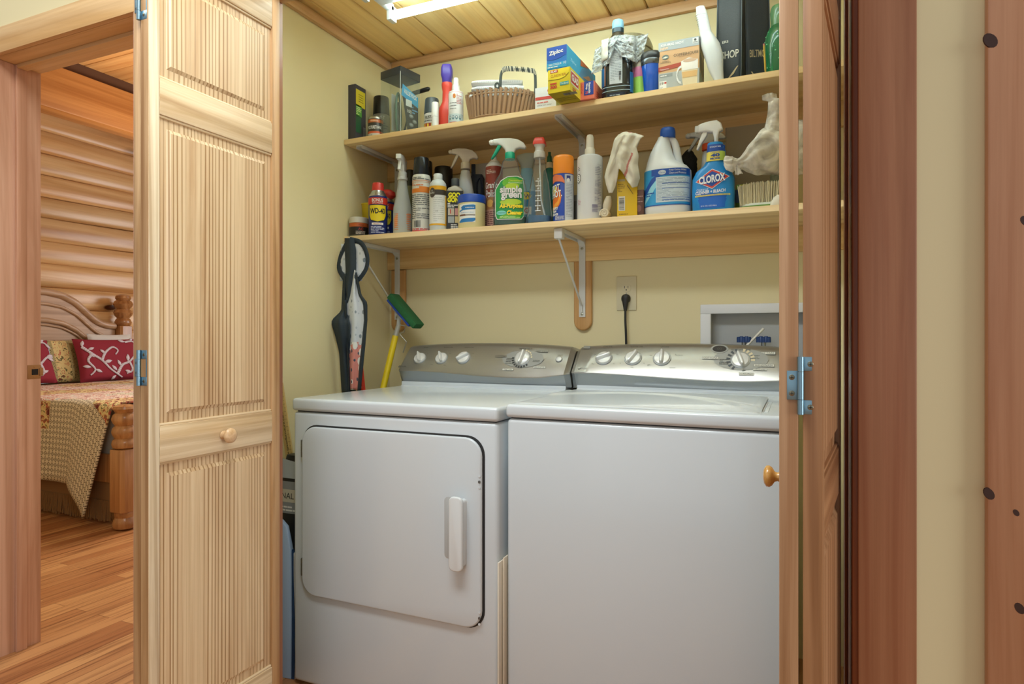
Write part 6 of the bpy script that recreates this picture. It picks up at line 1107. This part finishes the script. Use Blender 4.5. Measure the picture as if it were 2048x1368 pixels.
# green vase
i = It('glass_vase', 'green bubbled glass bottle vase beside the folding door', 'vase', 1529, 1592, 2.07, 'u', 0); R = i.R; h = i.h(14); GG = clear('green_glass', '#2fa86e', .35, .04, '#1f8a58', .45); GL = clear('green_neck', '#9fce9a', .3, .04, '#7fb88a', .35)
o = MB(GG); o.lathe([(R*.7, 0), (R*.86, .004), (R*.95, h*.2), (R, h*.4), (R*.97, h*.55), (R*.8, h*.66), (R*.6, h*.72)], None, 36); vb = o.build('vase_body', i.root); o = MB(GL); o.lathe([(R*.6, h*.72), (R*.62, h*.8), (R*.66, h*.92), (R*.6, h*.98), (R*.55, h), (R*.5, h*.97)], None, 36, (0, 0)); o.build('vase_neck', i.root)
o = MB(mat('#7fd0a8', .15)); r_ = random.Random(9); pr = lerp_tab([(0, R*.86), (h*.2, R*.95), (h*.4, R), (h*.55, R*.97), (h*.66, R*.8)])
for q in range(70):
    z, th = r_.uniform(.01, h*.64), r_.uniform(0, 2*pi); rr = pr(z); s_ = r_.uniform(.0012, .0026); o.X = Matrix.Translation((rr*cos(th), rr*sin(th), z)); o.lathe([(0, -s_), (s_*.8, -s_*.6), (s_, 0), (s_*.8, s_*.6), (0, s_)], None, 8)
o.X = Matrix.Identity(4); tag(o.build('glass_bubbles', i.root), None, kind='stuff')
pn = It('pencil', 'thin yellow pencil standing between black bag and green vase', 'pencil', 1529, 1533, 2.025, 'u', 0); h = pn.h(91); o = MB(mat('#b99a3a', .5)); o.X = Matrix.Rotation(-.05, 4, 'Y'); o.lathe([(.0016, 0), (.0026, .012), (.0026, h)], None, 6); o.build('pencil_shaft', pn.root); o = MB(mat('#b56a6a', .6)); o.X = Matrix.Rotation(-.05, 4, 'Y'); o.lathe([(.0026, h), (.0026, h+.005)], None, 10); o.build('eraser', pn.root)
# ================================================================== apron, mop, gap beside the dryer
NV = mat('#26313a', .8, bump=.2, bscale=600)
def patt(name, base, spots, sc, th, metric='EUCLIDEAN'):
    m = bpy.data.materials.new(name); m.use_nodes = True; nt = m.node_tree; N = nt.nodes; L = nt.links; b = N['Principled BSDF']; b.inputs['Roughness'].default_value = .9
    tc = N.new('ShaderNodeTexCoord'); last = None; cc = C(base)
    for k, (col, s, t_) in enumerate(spots):
        v = N.new('ShaderNodeTexVoronoi'); v.inputs['Scale'].default_value = s; mp = N.new('ShaderNodeMapping'); mp.inputs['Location'].default_value = (k*3.1, k*1.7, k); mp.inputs['Scale'].default_value = (1, 1, .7); L.new(tc.outputs['Object'], mp.inputs[0]); L.new(mp.outputs[0], v.inputs['Vector'])
        g = N.new('ShaderNodeMath'); g.operation = 'LESS_THAN'; g.inputs[1].default_value = t_; L.new(v.outputs['Distance'], g.inputs[0])
        x = N.new('ShaderNodeMix'); x.data_type = 'RGBA'; L.new(g.outputs[0], x.inputs[0])
        if last is None: x.inputs[6].default_value = cc
        else: L.new(last, x.inputs[6])
        x.inputs[7].default_value = C(col); last = x.outputs[2]
    L.new(last, b.inputs['Base Color']); return m
PAT1 = patt('shell_print', '#c9cdd2', [('#7d8790', 42, .26), ('#a9b0b8', 60, .2)], 0, 0); PAT2 = patt('coral_print', '#d58a80', [('#e2e2de', 34, .36), ('#4a5262', 50, .24)], 0, 0); REDP = patt('red_print', '#d6422c', [('#e8e2da', 22, .22), ('#1d1a1a', 36, .18)], 0, 0)
AY = 1.97; ap = thing('apron', 'navy edged apron with grey shell print hanging at the lower shelf end', 'apron', tuple(PY(705, 640, AY))); O = Vector(ap.location)
def Q(u, v, Y=AY): return PY(u, v, Y)-O
def ribbon(rows, m, n=10, fold=.004, dy=0, matfn=None, seed=0):
    """rows of (v, u_left, u_right, Y): a hanging strip of cloth"""
    lt = lerp_tab([(r[0], r[1]) for r in rows]); rt = lerp_tab([(r[0], r[2]) for r in rows]); yt = lerp_tab([(r[0], r[3]) for r in rows]); v0, v1 = rows[0][0], rows[-1][0]
    def f(s, t):
        v = v0+(v1-v0)*t; u = lt(v)*(1-s)+rt(v)*s; return Q(u, v, yt(v)+fold*sin(s*9+seed+t*2)-.010*sin(pi*s)+dy)
    o = MB(m); o.grid(f, n, 40, m, matfn); return o
A0 = 1.955
o = ribbon([(476, 690, 708, A0), (500, 690, 712, A0), (540, 692, 712, A0), (570, 690, 706, A0-.002), (590, 693, 703, A0-.002), (605, 689, 700, A0)], NV, 8, .002); o.build('neck_strap', ap, angle=80, thick=.003)
o = MB(NV); cp = [(-1, 478), (0, 0)]; ring = curve([Q(700, 479, A0+.012), Q(722, 486, A0+.006), Q(734, 510, A0+.004), Q(733, 535, A0+.004), Q(720, 556, A0+.004), Q(706, 566, A0+.004)], 6); o.tube(ring, .0095, None, 8, flat=.35); ring = curve([Q(698, 480, A0+.014), Q(684, 505, A0+.012), Q(678, 535, A0+.010), Q(688, 556, A0+.008), Q(696, 566, A0+.006)], 6); o.tube(ring, .0095, None, 8, flat=.35); o.build('neck_band', ap, angle=80)
o = MB(PAT1); o.grid(lambda s, t: Q(682+(1-abs(2*t-1)**2)*0+ (s*(50 if .15 < t < .85 else 44))-2*(t > .5), 488+74*t, A0+.010+.004*sin(s*7)), 10, 12); o.build('bib_back', ap, angle=80, thick=.002)
o = ribbon([(540, 708, 711, A0), (590, 697, 718, A0-.006), (610, 690, 728, A0-.008), (640, 692, 730, A0-.008), (690, 695, 726, A0-.006), (780, 698, 716, A0)], PAT1, 14, .005, 0, lambda s, t: PAT2 if t > .60+.06*abs(s-.5) else PAT1); o.build('bib', ap, angle=80, thick=.002)
o = ribbon([(545, 709, 713, A0-.001), (590, 718, 722, A0-.007), (606, 727, 734, A0-.008), (640, 729, 734, A0-.008), (690, 724, 730, A0-.006), (730, 719, 726, A0-.003), (782, 715, 721, A0)], NV, 4, .001, -.003); o.build('edging', ap, angle=80, thick=.004)
o = ribbon([(600, 689, 693, A0-.004), (640, 690, 694, A0-.005), (700, 694, 697, A0-.004), (785, 697, 700, A0)], NV, 4, .001, -.003); o.build('edging', ap, angle=80, thick=.004)
o = ribbon([(548, 686, 696, A0+.012), (622, 683, 694, A0+.006), (640, 664, 698, A0-.022), (650, 664, 700, A0-.024), (672, 671, 700, A0-.018), (705, 679, 700, A0), (785, 684, 712, A0+.006)], NV, 10, .006); o.build('side_panel', ap, angle=80, thick=.003)
o = MB(STEEL); o.tube(curve([Q(699, 482, A0+.01), Q(698, 474, A0+.012), Q(699, 473, 2.0115), ], 4), .0022, None, 8); o.build('hook_loop', ap)
tw_ = thing('towel', 'red printed towel hanging behind the apron above the dryer', 'towel', tuple(PY(725, 740, 2.05))); O2 = Vector(tw_.location)
o = MB(REDP); o.grid(lambda s, t: PY((714+8*t*0)+s*(8+10*t), 690+100*t, 2.05+.006*sin(s*8))-O2, 8, 20); o.build('cloth', tw_, angle=80, thick=.003)
# sponge mop
mb0, mb1 = PY(764, 790, 2.10), PY(796, 655, 2.17)
mp_ = thing('sponge_mop', 'sponge mop with yellow handle and green sponge standing head up', 'mop', (mb0.x, mb0.y, mb0.z)); O = Vector(mp_.location); d = (mb1-mb0)
bot = mb0-d*(mb0.z-.012)/d.z; o = MB(mat('#dfc21f', .35)); jn = PY(791, 672, 2.165); o.tube([bot-O, jn-O], .0125, None, 18); o.build('handle', mp_)
o = MB(mat('#b9b7ac', .35, .4)); o.tube([jn-O, mb1-O+d*.05], [.0105, .009], None, 14)
for pts in ([(800, 650, 2.15), (811, 652, 2.14), (808, 664, 2.15), (799, 668, 2.16)], [(799, 668, 2.16), (813, 684, 2.16), (806, 705, 2.17)]): o.tube([PY(*p)-O for p in pts], .0022, None, 8)
o.build('wire_lever', mp_)
c = PY(806, 628, 2.16); ax = (PY(834, 656, 2.16)-PY(782, 594, 2.16)).normalized(); M4 = Matrix((ax, Vector((0, 1, 0)), ax.cross(Vector((0, 1, 0))))).transposed().to_4x4(); M4.translation = c-O
Ls = (PY(834, 656, 2.16)-PY(782, 594, 2.16)).length/2
up_ = 1 if M4.to_3x3().col[2].z > 0 else -1
o = MB(mat('#2c6a3c', .95, bump=.8, bscale=350)); o.X = M4; o.box(-Ls, Ls, -.032, .032, *(sorted((up_*.003, up_*.030))), None, .006); o.build('sponge', mp_)
o = MB(mat('#2347a0', .4)); o.X = M4; o.box(-Ls*.92, Ls*.75, -.028, .028, *(sorted((up_*-.006, up_*.003))), None, .002); o.build('sponge_backing', mp_)
o = MB(mat('#c4c2ba', .4)); o.X = M4; o.box(-Ls*.5, Ls*.2, -.016, .016, *(sorted((up_*-.016, up_*-.006))), None, .003); o.X = Matrix.Identity(4); o.tube([M4 @ Vector((-Ls*.15, 0, up_*-.012)), mb1-O+d*.03], .008, None, 12); o.build('clamp', mp_)
# gap left of the dryer
ys = thing('yardstick', 'wooden yardstick with black lettering leaning beside the dryer', 'yardstick', (-1.4325, 1.668, 0), 0, ry=radians(-10.8)); YW = wood('stick', '#cdb074', '#b59657', 'Z', 2, .3, .5, 0, vary=0); o = MB(YW); o.box(-.0155, .0155, -.003, .003, .006, .918, None, .001); o.build('stick', ys)
A = Art(); A.text('www.tysonfurniture.com', 0, .735, .012, BLACK, 3, w=.17, rot=pi/2).text('3', -.002, .60, .012, BLACK, 3, rot=pi/2).rect(-.001, .001, .622, .634, BLACK, 2, 1)
for k in range(70): z = .02+k*.0127; A.rect(.015-(.010 if k % 2 else .006), .015, z, z+.0008, BLACK, 1, 1)
o = MB(LBL); A.put(o, on_plane((0, -.003, 0), (1, 0, 0), (0, 0, 1), (0, -1, 0))); o.build('markings', ys)
bg = thing('shopping_bag', 'black and white bag with capital letters stuffed beside the dryer', 'bag', (-1.476, 1.612, 0)); o = MB(mat('#1d1e20', .5)); o.loft([(.002, .045, .035, 3), (.05, .055, .045, 3), (.45, .052, .042, 3), (.62, .045, .034, 3.2), (.68, .03, .022, 3.5)], None, 32); o.build('bag_body', bg)
A = Art(); A.rect(-.05, .05, .50, .60, mat('#8e9296', .5), 1).rect(-.05, .05, .535, .575, mat('#c9c4b4', .5), 2).text('NAL', -.002, .555, .018, BLACK, 4, w=.05).lines(-.03, .03, .505, .525, 2, WHT, 3, 3).poly([(-.045, .61), (-.045, .67), (.03, .66), (.04, .61)], mat('#a9b0b6'), 1)
o = MB(LBL); A.put(o, lambda x, y, l: (x, -lerp_tab([(0, .035), (.05, .045), (.45, .042), (.62, .034), (.68, .022)])(y)*(1-min(.99, abs(x)/.055)**3)**(1/3)-.0012-EPS*l, y)); o.build('bag_printing', bg)
ib = thing('folded_board', 'pale blue padded board standing on edge beside the dryer', 'board', (-1.462, 1.542, 0), radians(8)); o = MB(mat('#9fb4cc', .8)); o.prism([(-.03, .0), (.028, .0), (.03, .2), (.028, .40), (.012, .47), (-.010, .49), (-.030, .46), (-.035, .3)], -.009, .009, None, 'xz', .005); o.build('padded_cover', ib); o = MB(mat('#22426a', .6)); o.prism([(.029, .0), (.038, .0), (.038, .38), (.030, .40), (.031, .2)], -.007, .007, None, 'xz', .002); tag(o.build('navy_edge', ib), 'navy blue edge band')
pb = thing('white_sheet', 'crumpled white plastic sheet squeezed between blue board and dryer side', 'sheet', (-1.4165, 1.60, 0)); o = MB(mat('#d6d4cd', .5))
o.grid(lambda s, t: (.003*sin(s*7+t*5)-.003, .12*(s-.5), .002+.42*t*(1-.15*abs(s-.5))), 14, 24); o.build('sheet_film', pb, angle=70, thick=.0015)

# ================================================================== bedroom
HON = wood('honey_pine', '#bd8a58', '#98653a', 'Z', 1.4, .3, .28, 0, vary=.03, coat=.4, bands=.8); HDB = wood('headboard_wood', '#c7a688', '#ab8764', 'Y', 1.2, .35, .35, 1.5, vary=.03, bands=1, kn='X')
bed = thing('bed', 'wooden four post bed with arched headboard against the log wall', 'bed', (-4.6, 3.2, 0))
def post(x, y, prof, bz, bw, name='post'):
    o = MB(HON); o.X = Matrix.Translation((x, y, 0)); o.lathe(prof, None, 32); a, b = bz; c = bw*.3
    pts = [(-bw+c, -bw), (bw-c, -bw), (bw, -bw+c), (bw, bw-c), (bw-c, bw), (-bw+c, bw), (-bw, bw-c), (-bw, -bw+c)]; o.prism(pts, a, b, None, 'xy', .006); o.X = Matrix.Identity(4); return o.build(name, bed, world=True)
rp = .062
ring_p = [(.040, .445), (.060, .455), (.066, .475), (.060, .495), (.050, .505), (.058, .520), (.066, .540), (.060, .562), (.048, .575), (.060, .592), (.066, .612), (.058, .635), (.046, .645), (.052, .655), (.060, .668), (.055, .682), (.030, .690), (0, .692)]
foot = [(.030, 0), (.055, .012), (.062, .035), (.055, .058), (.048, .07), (.052, .09), (.05, .10)]
fx, fy = -3.41, 2.385
def fullpost(x, y, nm):
    o = MB(HON); o.X = Matrix.Translation((x, y, 0)); o.lathe(foot, None, 32); o.lathe(ring_p, None, 32); bw = .058; c = .017
    o.prism([(-bw+c, -bw), (bw-c, -bw), (bw, -bw+c), (bw, bw-c), (bw-c, bw), (-bw+c, bw), (-bw, bw-c), (-bw, -bw+c)], .10, .447, None, 'xy', .008); o.X = Matrix.Identity(4); return o.build(nm, bed, world=True)
fullpost(fx, fy, 'foot_post'); fullpost(fx, 4.015, 'foot_post')
hp2 = [(.050, 1.17), (.066, 1.19), (.070, 1.21), (.060, 1.235), (.050, 1.245), (.070, 1.27), (.080, 1.295), (.068, 1.32), (.052, 1.33), (.074, 1.355), (.082, 1.378), (.070, 1.402), (.055, 1.412), (.066, 1.43), (.06, 1.452), (.03, 1.466), (0, 1.468)]
for y in (2.43, 3.97): post(-5.70, y, hp2, (.0, 1.175), .060, 'head_post')
o = MB(HDB); hz_ = lerp_tab([(0, 1.45), (.12, 1.445), (.25, 1.42), (.36, 1.36), (.46, 1.27), (.54, 1.205), (.62, 1.175), (.72, 1.168)])
ys_ = [-.70+1.40*k/40 for k in range(41)]
top = [(3.2+y, hz_(abs(y))) for y in ys_]
o.prism([(3.9, .3), (2.5, .3)]+top, -5.745, -5.715, None, 'yz'); o.build('headboard', bed, world=True)
for off, r_, x_ in ((0, .030, -5.715), (-.10, .013, -5.708), (-.235, .022, -5.708), (-.275, .010, -5.708)):
    o = MB(HDB); o.tube(curve([(x_, 3.2+y, hz_(abs(y))*(1)+off-(.0)) for y in [-.70+1.40*k/24 for k in range(25)] if abs(y) < (.70 if off > -.05 else .60 if off > -.2 else .50)], 3), r_, None, 10); o.build('headboard_moulding', bed, world=True)
o = MB(HON); o.box(-5.68, -3.47, 2.395, 2.42, .24, .40, None, .004); o.build('side_rail', bed, world=True); o = MB(HON); o.box(-5.68, -3.47, 3.98, 4.005, .24, .40, None, .004); o.build('side_rail', bed, world=True)
o = MB(HON); o.box(-3.44, -3.40, 2.445, 3.955, .24, .60, None, .006); o.build('footboard', bed, world=True)
o = MB(mat('#cfc9bd', .9)); o.box(-5.66, -3.47, 2.43, 3.97, .30, .655, None, .04, 3); o.build('mattress', bed, world=True)
def quilt_mat():
    m = bpy.data.materials.new('patchwork'); m.use_nodes = True; nt = m.node_tree; N = nt.nodes; L = nt.links; b = N['Principled BSDF']; b.inputs['Roughness'].default_value = .95
    tc = N.new('ShaderNodeTexCoord')
    def mp(s, rot=(0, 0, 0)): q = N.new('ShaderNodeMapping'); q.inputs['Scale'].default_value = s; q.inputs['Rotation'].default_value = rot; L.new(tc.outputs['UV'], q.inputs[0]); return q.outputs[0]
    def ramp(src, stops, mode='CONSTANT'):
        r = N.new('ShaderNodeValToRGB'); r.color_ramp.interpolation = mode; e = r.color_ramp.elements; e[0].position, e[0].color = stops[0][0], C(stops[0][1]); e[1].position, e[1].color = stops[-1][0], C(stops[-1][1])
        for p, c in stops[1:-1]: x = e.new(p); x.color = C(c)
        L.new(src, r.inputs[0]); return r.outputs[0]
    def mix(f, a, c): x = N.new('ShaderNodeMix'); x.data_type = 'RGBA'; L.new(f, x.inputs[0]); L.new(a, x.inputs[6]); L.new(c, x.inputs[7]); return x.outputs[2]
    v = N.new('ShaderNodeTexVoronoi'); v.distance = 'MANHATTAN'; v.inputs['Scale'].default_value = 32; v.inputs['Randomness'].default_value = 0; L.new(mp((1, 1, 1)), v.inputs['Vector'])
    lat = ramp(v.outputs['Distance'], [(0, '#46392a'), (.14, '#dccfb4'), (.32, '#4a3c2a'), (.47, '#d8cbb0')])
    n = N.new('ShaderNodeTexNoise'); n.inputs['Scale'].default_value = 26; n.inputs['Detail'].default_value = 4; n.inputs['Distortion'].default_value = 1; L.new(mp((1, 1, 1)), n.inputs[0])
    flo = ramp(n.outputs['Fac'], [(0, '#6d2a22'), (.36, '#8a6a4a'), (.42, '#b0543f'), (.47, '#d9c48a'), (.60, '#5f5c38'), (.64, '#d9c48a'), (.72, '#c98a70')])
    n2 = N.new('ShaderNodeTexNoise'); n2.inputs['Scale'].default_value = 15; n2.inputs['Detail'].default_value = 5; L.new(mp((1, 2.5, 1)), n2.inputs[0])
    red = ramp(n2.outputs['Fac'], [(0, '#8a4238'), (.40, '#d8c4b4'), (.49, '#b8584a'), (.53, '#dccfbc'), (.64, '#9aa6ae')])
    br = N.new('ShaderNodeTexVoronoi'); br.distance = 'CHEBYCHEV'; br.inputs['Scale'].default_value = 3.3; br.inputs['Randomness'].default_value = .55; L.new(mp((1, 1, 1)), br.inputs['Vector'])
    sp = N.new('ShaderNodeSeparateColor'); L.new(br.outputs['Color'], sp.inputs[0])
    def gt(s, t): g = N.new('ShaderNodeMath'); g.operation = 'GREATER_THAN'; g.inputs[1].default_value = t; L.new(s, g.inputs[0]); return g.outputs[0]
    c = mix(gt(sp.outputs[0], .34), lat, flo); c = mix(gt(sp.outputs[0], .58), c, red)
    ux = N.new('ShaderNodeSeparateXYZ'); L.new(tc.outputs['UV'], ux.inputs[0]); g = gt(ux.outputs[1], .30)     # the border of the quilt is all lattice print
    inv = N.new('ShaderNodeMath'); inv.operation = 'SUBTRACT'; inv.inputs[0].default_value = 1; L.new(g, inv.inputs[1]); c = mix(inv.outputs[0], c, lat)
    L.new(c, b.inputs['Base Color'])
    bp = N.new('ShaderNodeBump'); bp.inputs['Strength'].default_value = .5; bp.inputs['Distance'].default_value = .01; w = N.new('ShaderNodeTexNoise'); w.inputs['Scale'].default_value = 40; L.new(tc.outputs['UV'], w.inputs[0]); L.new(w.outputs[0], bp.inputs['Height']); L.new(bp.outputs[0], b.inputs['Normal']); return m
QM = quilt_mat()
# the quilt: arc length w runs from the near hem, up the near side and over the top
q_ = thing('quilt', 'patchwork quilt with floral and lattice prints spread over the bed', 'quilt', (-4.6, 3.2, .66)); O = Vector(q_.location)
x0q, x1q = -5.30, -3.475; hem = .22
def qf(s, w):
    x = x0q+(x1q-x0q)*s; e = max(0, (s-.80)/.20)
    dn = .45+.17*e**1.3-.0*e; L1 = dn; a = w*2.0
    if a < L1: z = .672-L1+a; y = 2.372-.030*(1-a/L1)*(1+.9*e)-.010*sin(x*13)*(1-a/L1)-.02*e
    else:
        b_ = a-L1; th = min(pi/2, b_/.05); y = 2.372+.05*(1-cos(th))+max(0, b_-.0785); z = .672+.022*sin(th)
        z += .006*nz(x*6, y*6)
    return Vector((x-.17*e*(1-a/L1 if a < L1 else 0), y, z))-O, (x, a)
o = MB(QM); nu, nv = 60, 60; vs = []; uv = []
for j in range(nv+1):
    for i_ in range(nu+1): p, t_ = qf(i_/nu, j/nv); vs.append(p); uv.append(t_)
o.add(vs, [(j*(nu+1)+i_, j*(nu+1)+i_+1, (j+1)*(nu+1)+i_+1, (j+1)*(nu+1)+i_) for j in range(nv) for i_ in range(nu)]); qo = o.build('quilt_cloth', q_, angle=80, thick=.012)
l = qo.data.uv_layers.new(name='UVMap')
for lp in qo.data.loops: l.data[lp.index].uv = uv[lp.vertex_index]
o = MB(mat('#8a6a42', .9)); r_ = random.Random(3)
o.box(-5.5, -3.5, 2.405, 2.412, .13, .30, mat('#86643f', .85)); vl = o.build('bed_skirt', bed, world=True)
o = MB(mat('#7e5d38', .95)); x = -4.45
while x < -3.47: o.tube([(x, 2.402, .135), (x+r_.uniform(-.004, .004), 2.398+r_.uniform(-.004, .004), .08), (x+r_.uniform(-.007, .007), 2.396+r_.uniform(-.006, .004), .022+r_.uniform(-.008, .008))], [.0052, .005, .0042], None, 6); x += .0115
tag(o.build('fringe', vl, world=True), None, kind='stuff')
# pillows
def pillow(label, y, x, w, h, m, tilt, yaw, art=None, z=.694, group='throw pillows on the bed', T=.075):
    t = thing('pillow', label, 'pillow', (x, y, z), pi/2+yaw, group, rx=tilt)
    o = MB(m)
    def f(sgn):
        def g(a, b):
            p, q = 2*a-1, 2*b-1; e = (max(0, 1-p**4)*max(0, 1-q**4))**.5; k1 = 1-.05*(1-abs(q)**2)*abs(p)**3; k2 = 1-.05*(1-abs(p)**2)*abs(q)**3
            return (p*w/2*k1, sgn*T*e**.8, h/2+q*h/2*k2)
        return g
    o.grid(f(-1), 24, 24); o.grid(f(1), 24, 24); o.build('cover', t, angle=70)
    if art:
        def on(x_, y_, l):
            p, q = min(.97, max(-.97, x_/(w/2))), min(.97, max(-.97, (y_-h/2)/(h/2))); e = (max(0, 1-p**4)*max(0, 1-q**4))**.5; return (p*w/2, -T*e**.8-.003-EPS*l, h/2+q*h/2)
        o = MB(WHT); art.put(o, on); o.build('applique', t, thick=.003)
    return t
def scroll(A, w, h, seed):
    m = mat('#cfc6cf', .9)
    def stroke(pts, wd):
        P = curve([(a*w/2, h/2+b*h/2, 0) for a, b in pts], 6)
        for k in range(len(P)-1):
            d = (P[k+1]-P[k]).normalized(); nn = Vector((-d.y, d.x, 0))*wd*(1-.6*k/len(P)); A.it.append((m, 1, [tuple((P[k]-nn)[:2]), tuple((P[k+1]-nn*.97)[:2]), tuple((P[k+1]+nn*.97)[:2]), tuple((P[k]+nn)[:2])], [(0, 1, 2, 3)]))
    def lf(x, y, a, L, wd=.42):
        pts = []
        for k in range(11): t = k/10; pts.append((L*t, L*wd*.5*sin(pi*t)))
        for k in range(9, 0, -1): t = k/10; pts.append((L*t, -L*wd*.5*sin(pi*t)))
        c, s = cos(a), sin(a); P = [(x*w/2+(u*c-v*s), h/2+y*h/2+(u*s+v*c)) for u, v in pts]; cx, cy = sum(p[0] for p in P)/20, sum(p[1] for p in P)/20
        A.it.append((m, 1, [(cx, cy)]+P, [(0, k+1, (k+1) % 20+1) for k in range(20)]))
    stroke([(-.85, .55), (-.6, .2), (-.35, -.1), (-.15, -.5), (.05, -.75), (.2, -.9)], .012); stroke([(-.35, -.1), (-.2, .25), (.05, .5), (.2, .35), (.1, .15)], .011); stroke([(.05, -.75), (.25, -.35), (.5, -.2), (.75, .1), (.95, .1)], .012); stroke([(-.6, .2), (-.75, -.1), (-.6, -.5), (-.75, -.75)], .011); stroke([(.5, -.2), (.55, -.6), (.35, -.75)], .010); stroke([(.5, .75), (.75, .8), (.9, .6)], .010)
    for x, y, a, L in ((-.85, .55, 1.2, .06), (-.7, .4, .3, .055), (-.5, .05, 2.6, .06), (-.3, -.2, .2, .07), (-.2, .2, 2.4, .055), (.05, -.6, 2.2, .06), (.2, -.4, 1.9, .06), (.45, -.2, 1.4, .07), (.7, .05, .4, .08), (.75, .1, -.5, .06), (.3, -.6, -.4, .06), (.5, -.6, .3, .05), (-.7, -.4, 2.9, .06), (-.6, -.5, -.5, .06), (.5, .75, 2.8, .06), (.7, .8, 1.0, .06), (.8, .7, -.6, .055), (.0, -.8, -2.4, .05)): lf(x, y, a, L)
    return A
RDP = mat('#8a1f30', .85, bump=.1, bscale=500)
def floral():
    m = bpy.data.materials.new('floral_print'); m.use_nodes = True; nt = m.node_tree; N = nt.nodes; L = nt.links; b = N['Principled BSDF']; b.inputs['Roughness'].default_value = .95
    tc = N.new('ShaderNodeTexCoord'); sx = N.new('ShaderNodeSeparateXYZ'); L.new(tc.outputs['Object'], sx.inputs[0])
    def ramp(src, stops):
        r = N.new('ShaderNodeValToRGB'); r.color_ramp.interpolation = 'CONSTANT'; e = r.color_ramp.elements; e[0].position, e[0].color = stops[0][0], C(stops[0][1]); e[1].position, e[1].color = stops[-1][0], C(stops[-1][1])
        for p, c in stops[1:-1]: x = e.new(p); x.color = C(c)
        L.new(src, r.inputs[0]); return r.outputs[0]
    n = N.new('ShaderNodeTexNoise'); n.inputs['Scale'].default_value = 24; n.inputs['Detail'].default_value = 3; n.inputs['Distortion'].default_value = .8; L.new(tc.outputs['Object'], n.inputs[0])
    f = ramp(n.outputs['Fac'], [(0, '#7a3a2c'), (.36, '#6b6440'), (.42, '#d6c084'), (.58, '#b5604a'), (.62, '#d6c084'), (.68, '#6b6440')])
    v = N.new('ShaderNodeTexVoronoi'); v.inputs['Scale'].default_value = 95; L.new(tc.outputs['Object'], v.inputs[0]); d = ramp(v.outputs['Distance'], [(0, '#4f4630'), (.32, '#b3a473'), (.5, '#a39566')])
    w = ramp(v.outputs['Distance'], [(0, '#6f93b4'), (.36, '#c8d2d8'), (.6, '#9fb4c4')])
    def band(a, c_, lo, hi):
        g = N.new('ShaderNodeMath'); g.operation = 'COMPARE'; g.inputs[1].default_value = (lo+hi)/2; g.inputs[2].default_value = (hi-lo)/2; L.new(sx.outputs[0], g.inputs[0])
        x = N.new('ShaderNodeMix'); x.data_type = 'RGBA'; L.new(g.outputs[0], x.inputs[0]); L.new(a, x.inputs[6]); L.new(c_, x.inputs[7]); return x.outputs[2]
    c = band(d, f, -.07, .05); c = band(c, w, -.2, -.10); L.new(c, b.inputs['Base Color']); return m
FLP = floral()
pillow('dark red pillow with white scrolls on the right of the bed head', 3.65, -5.36, .54, .385, RDP, radians(-20), radians(-4), scroll(Art(), .54, .385, 1), T=.055)
pillow('floral tan pillow between the two dark red ones', 3.33, -5.50, .42, .37, FLP, radians(-16), radians(2), T=.045)
pillow('dark red pillow with white scrolls at the left in front of the floral one', 2.90, -5.29, .52, .36, RDP, radians(-22), radians(2), scroll(Art(), .52, .36, 2), z=.71, T=.055)
pillow('plain white bed pillow standing behind the right hand red one', 3.80, -5.585, .40, .41, mat('#d9d6cf', .9), radians(-8), 0, T=.035)
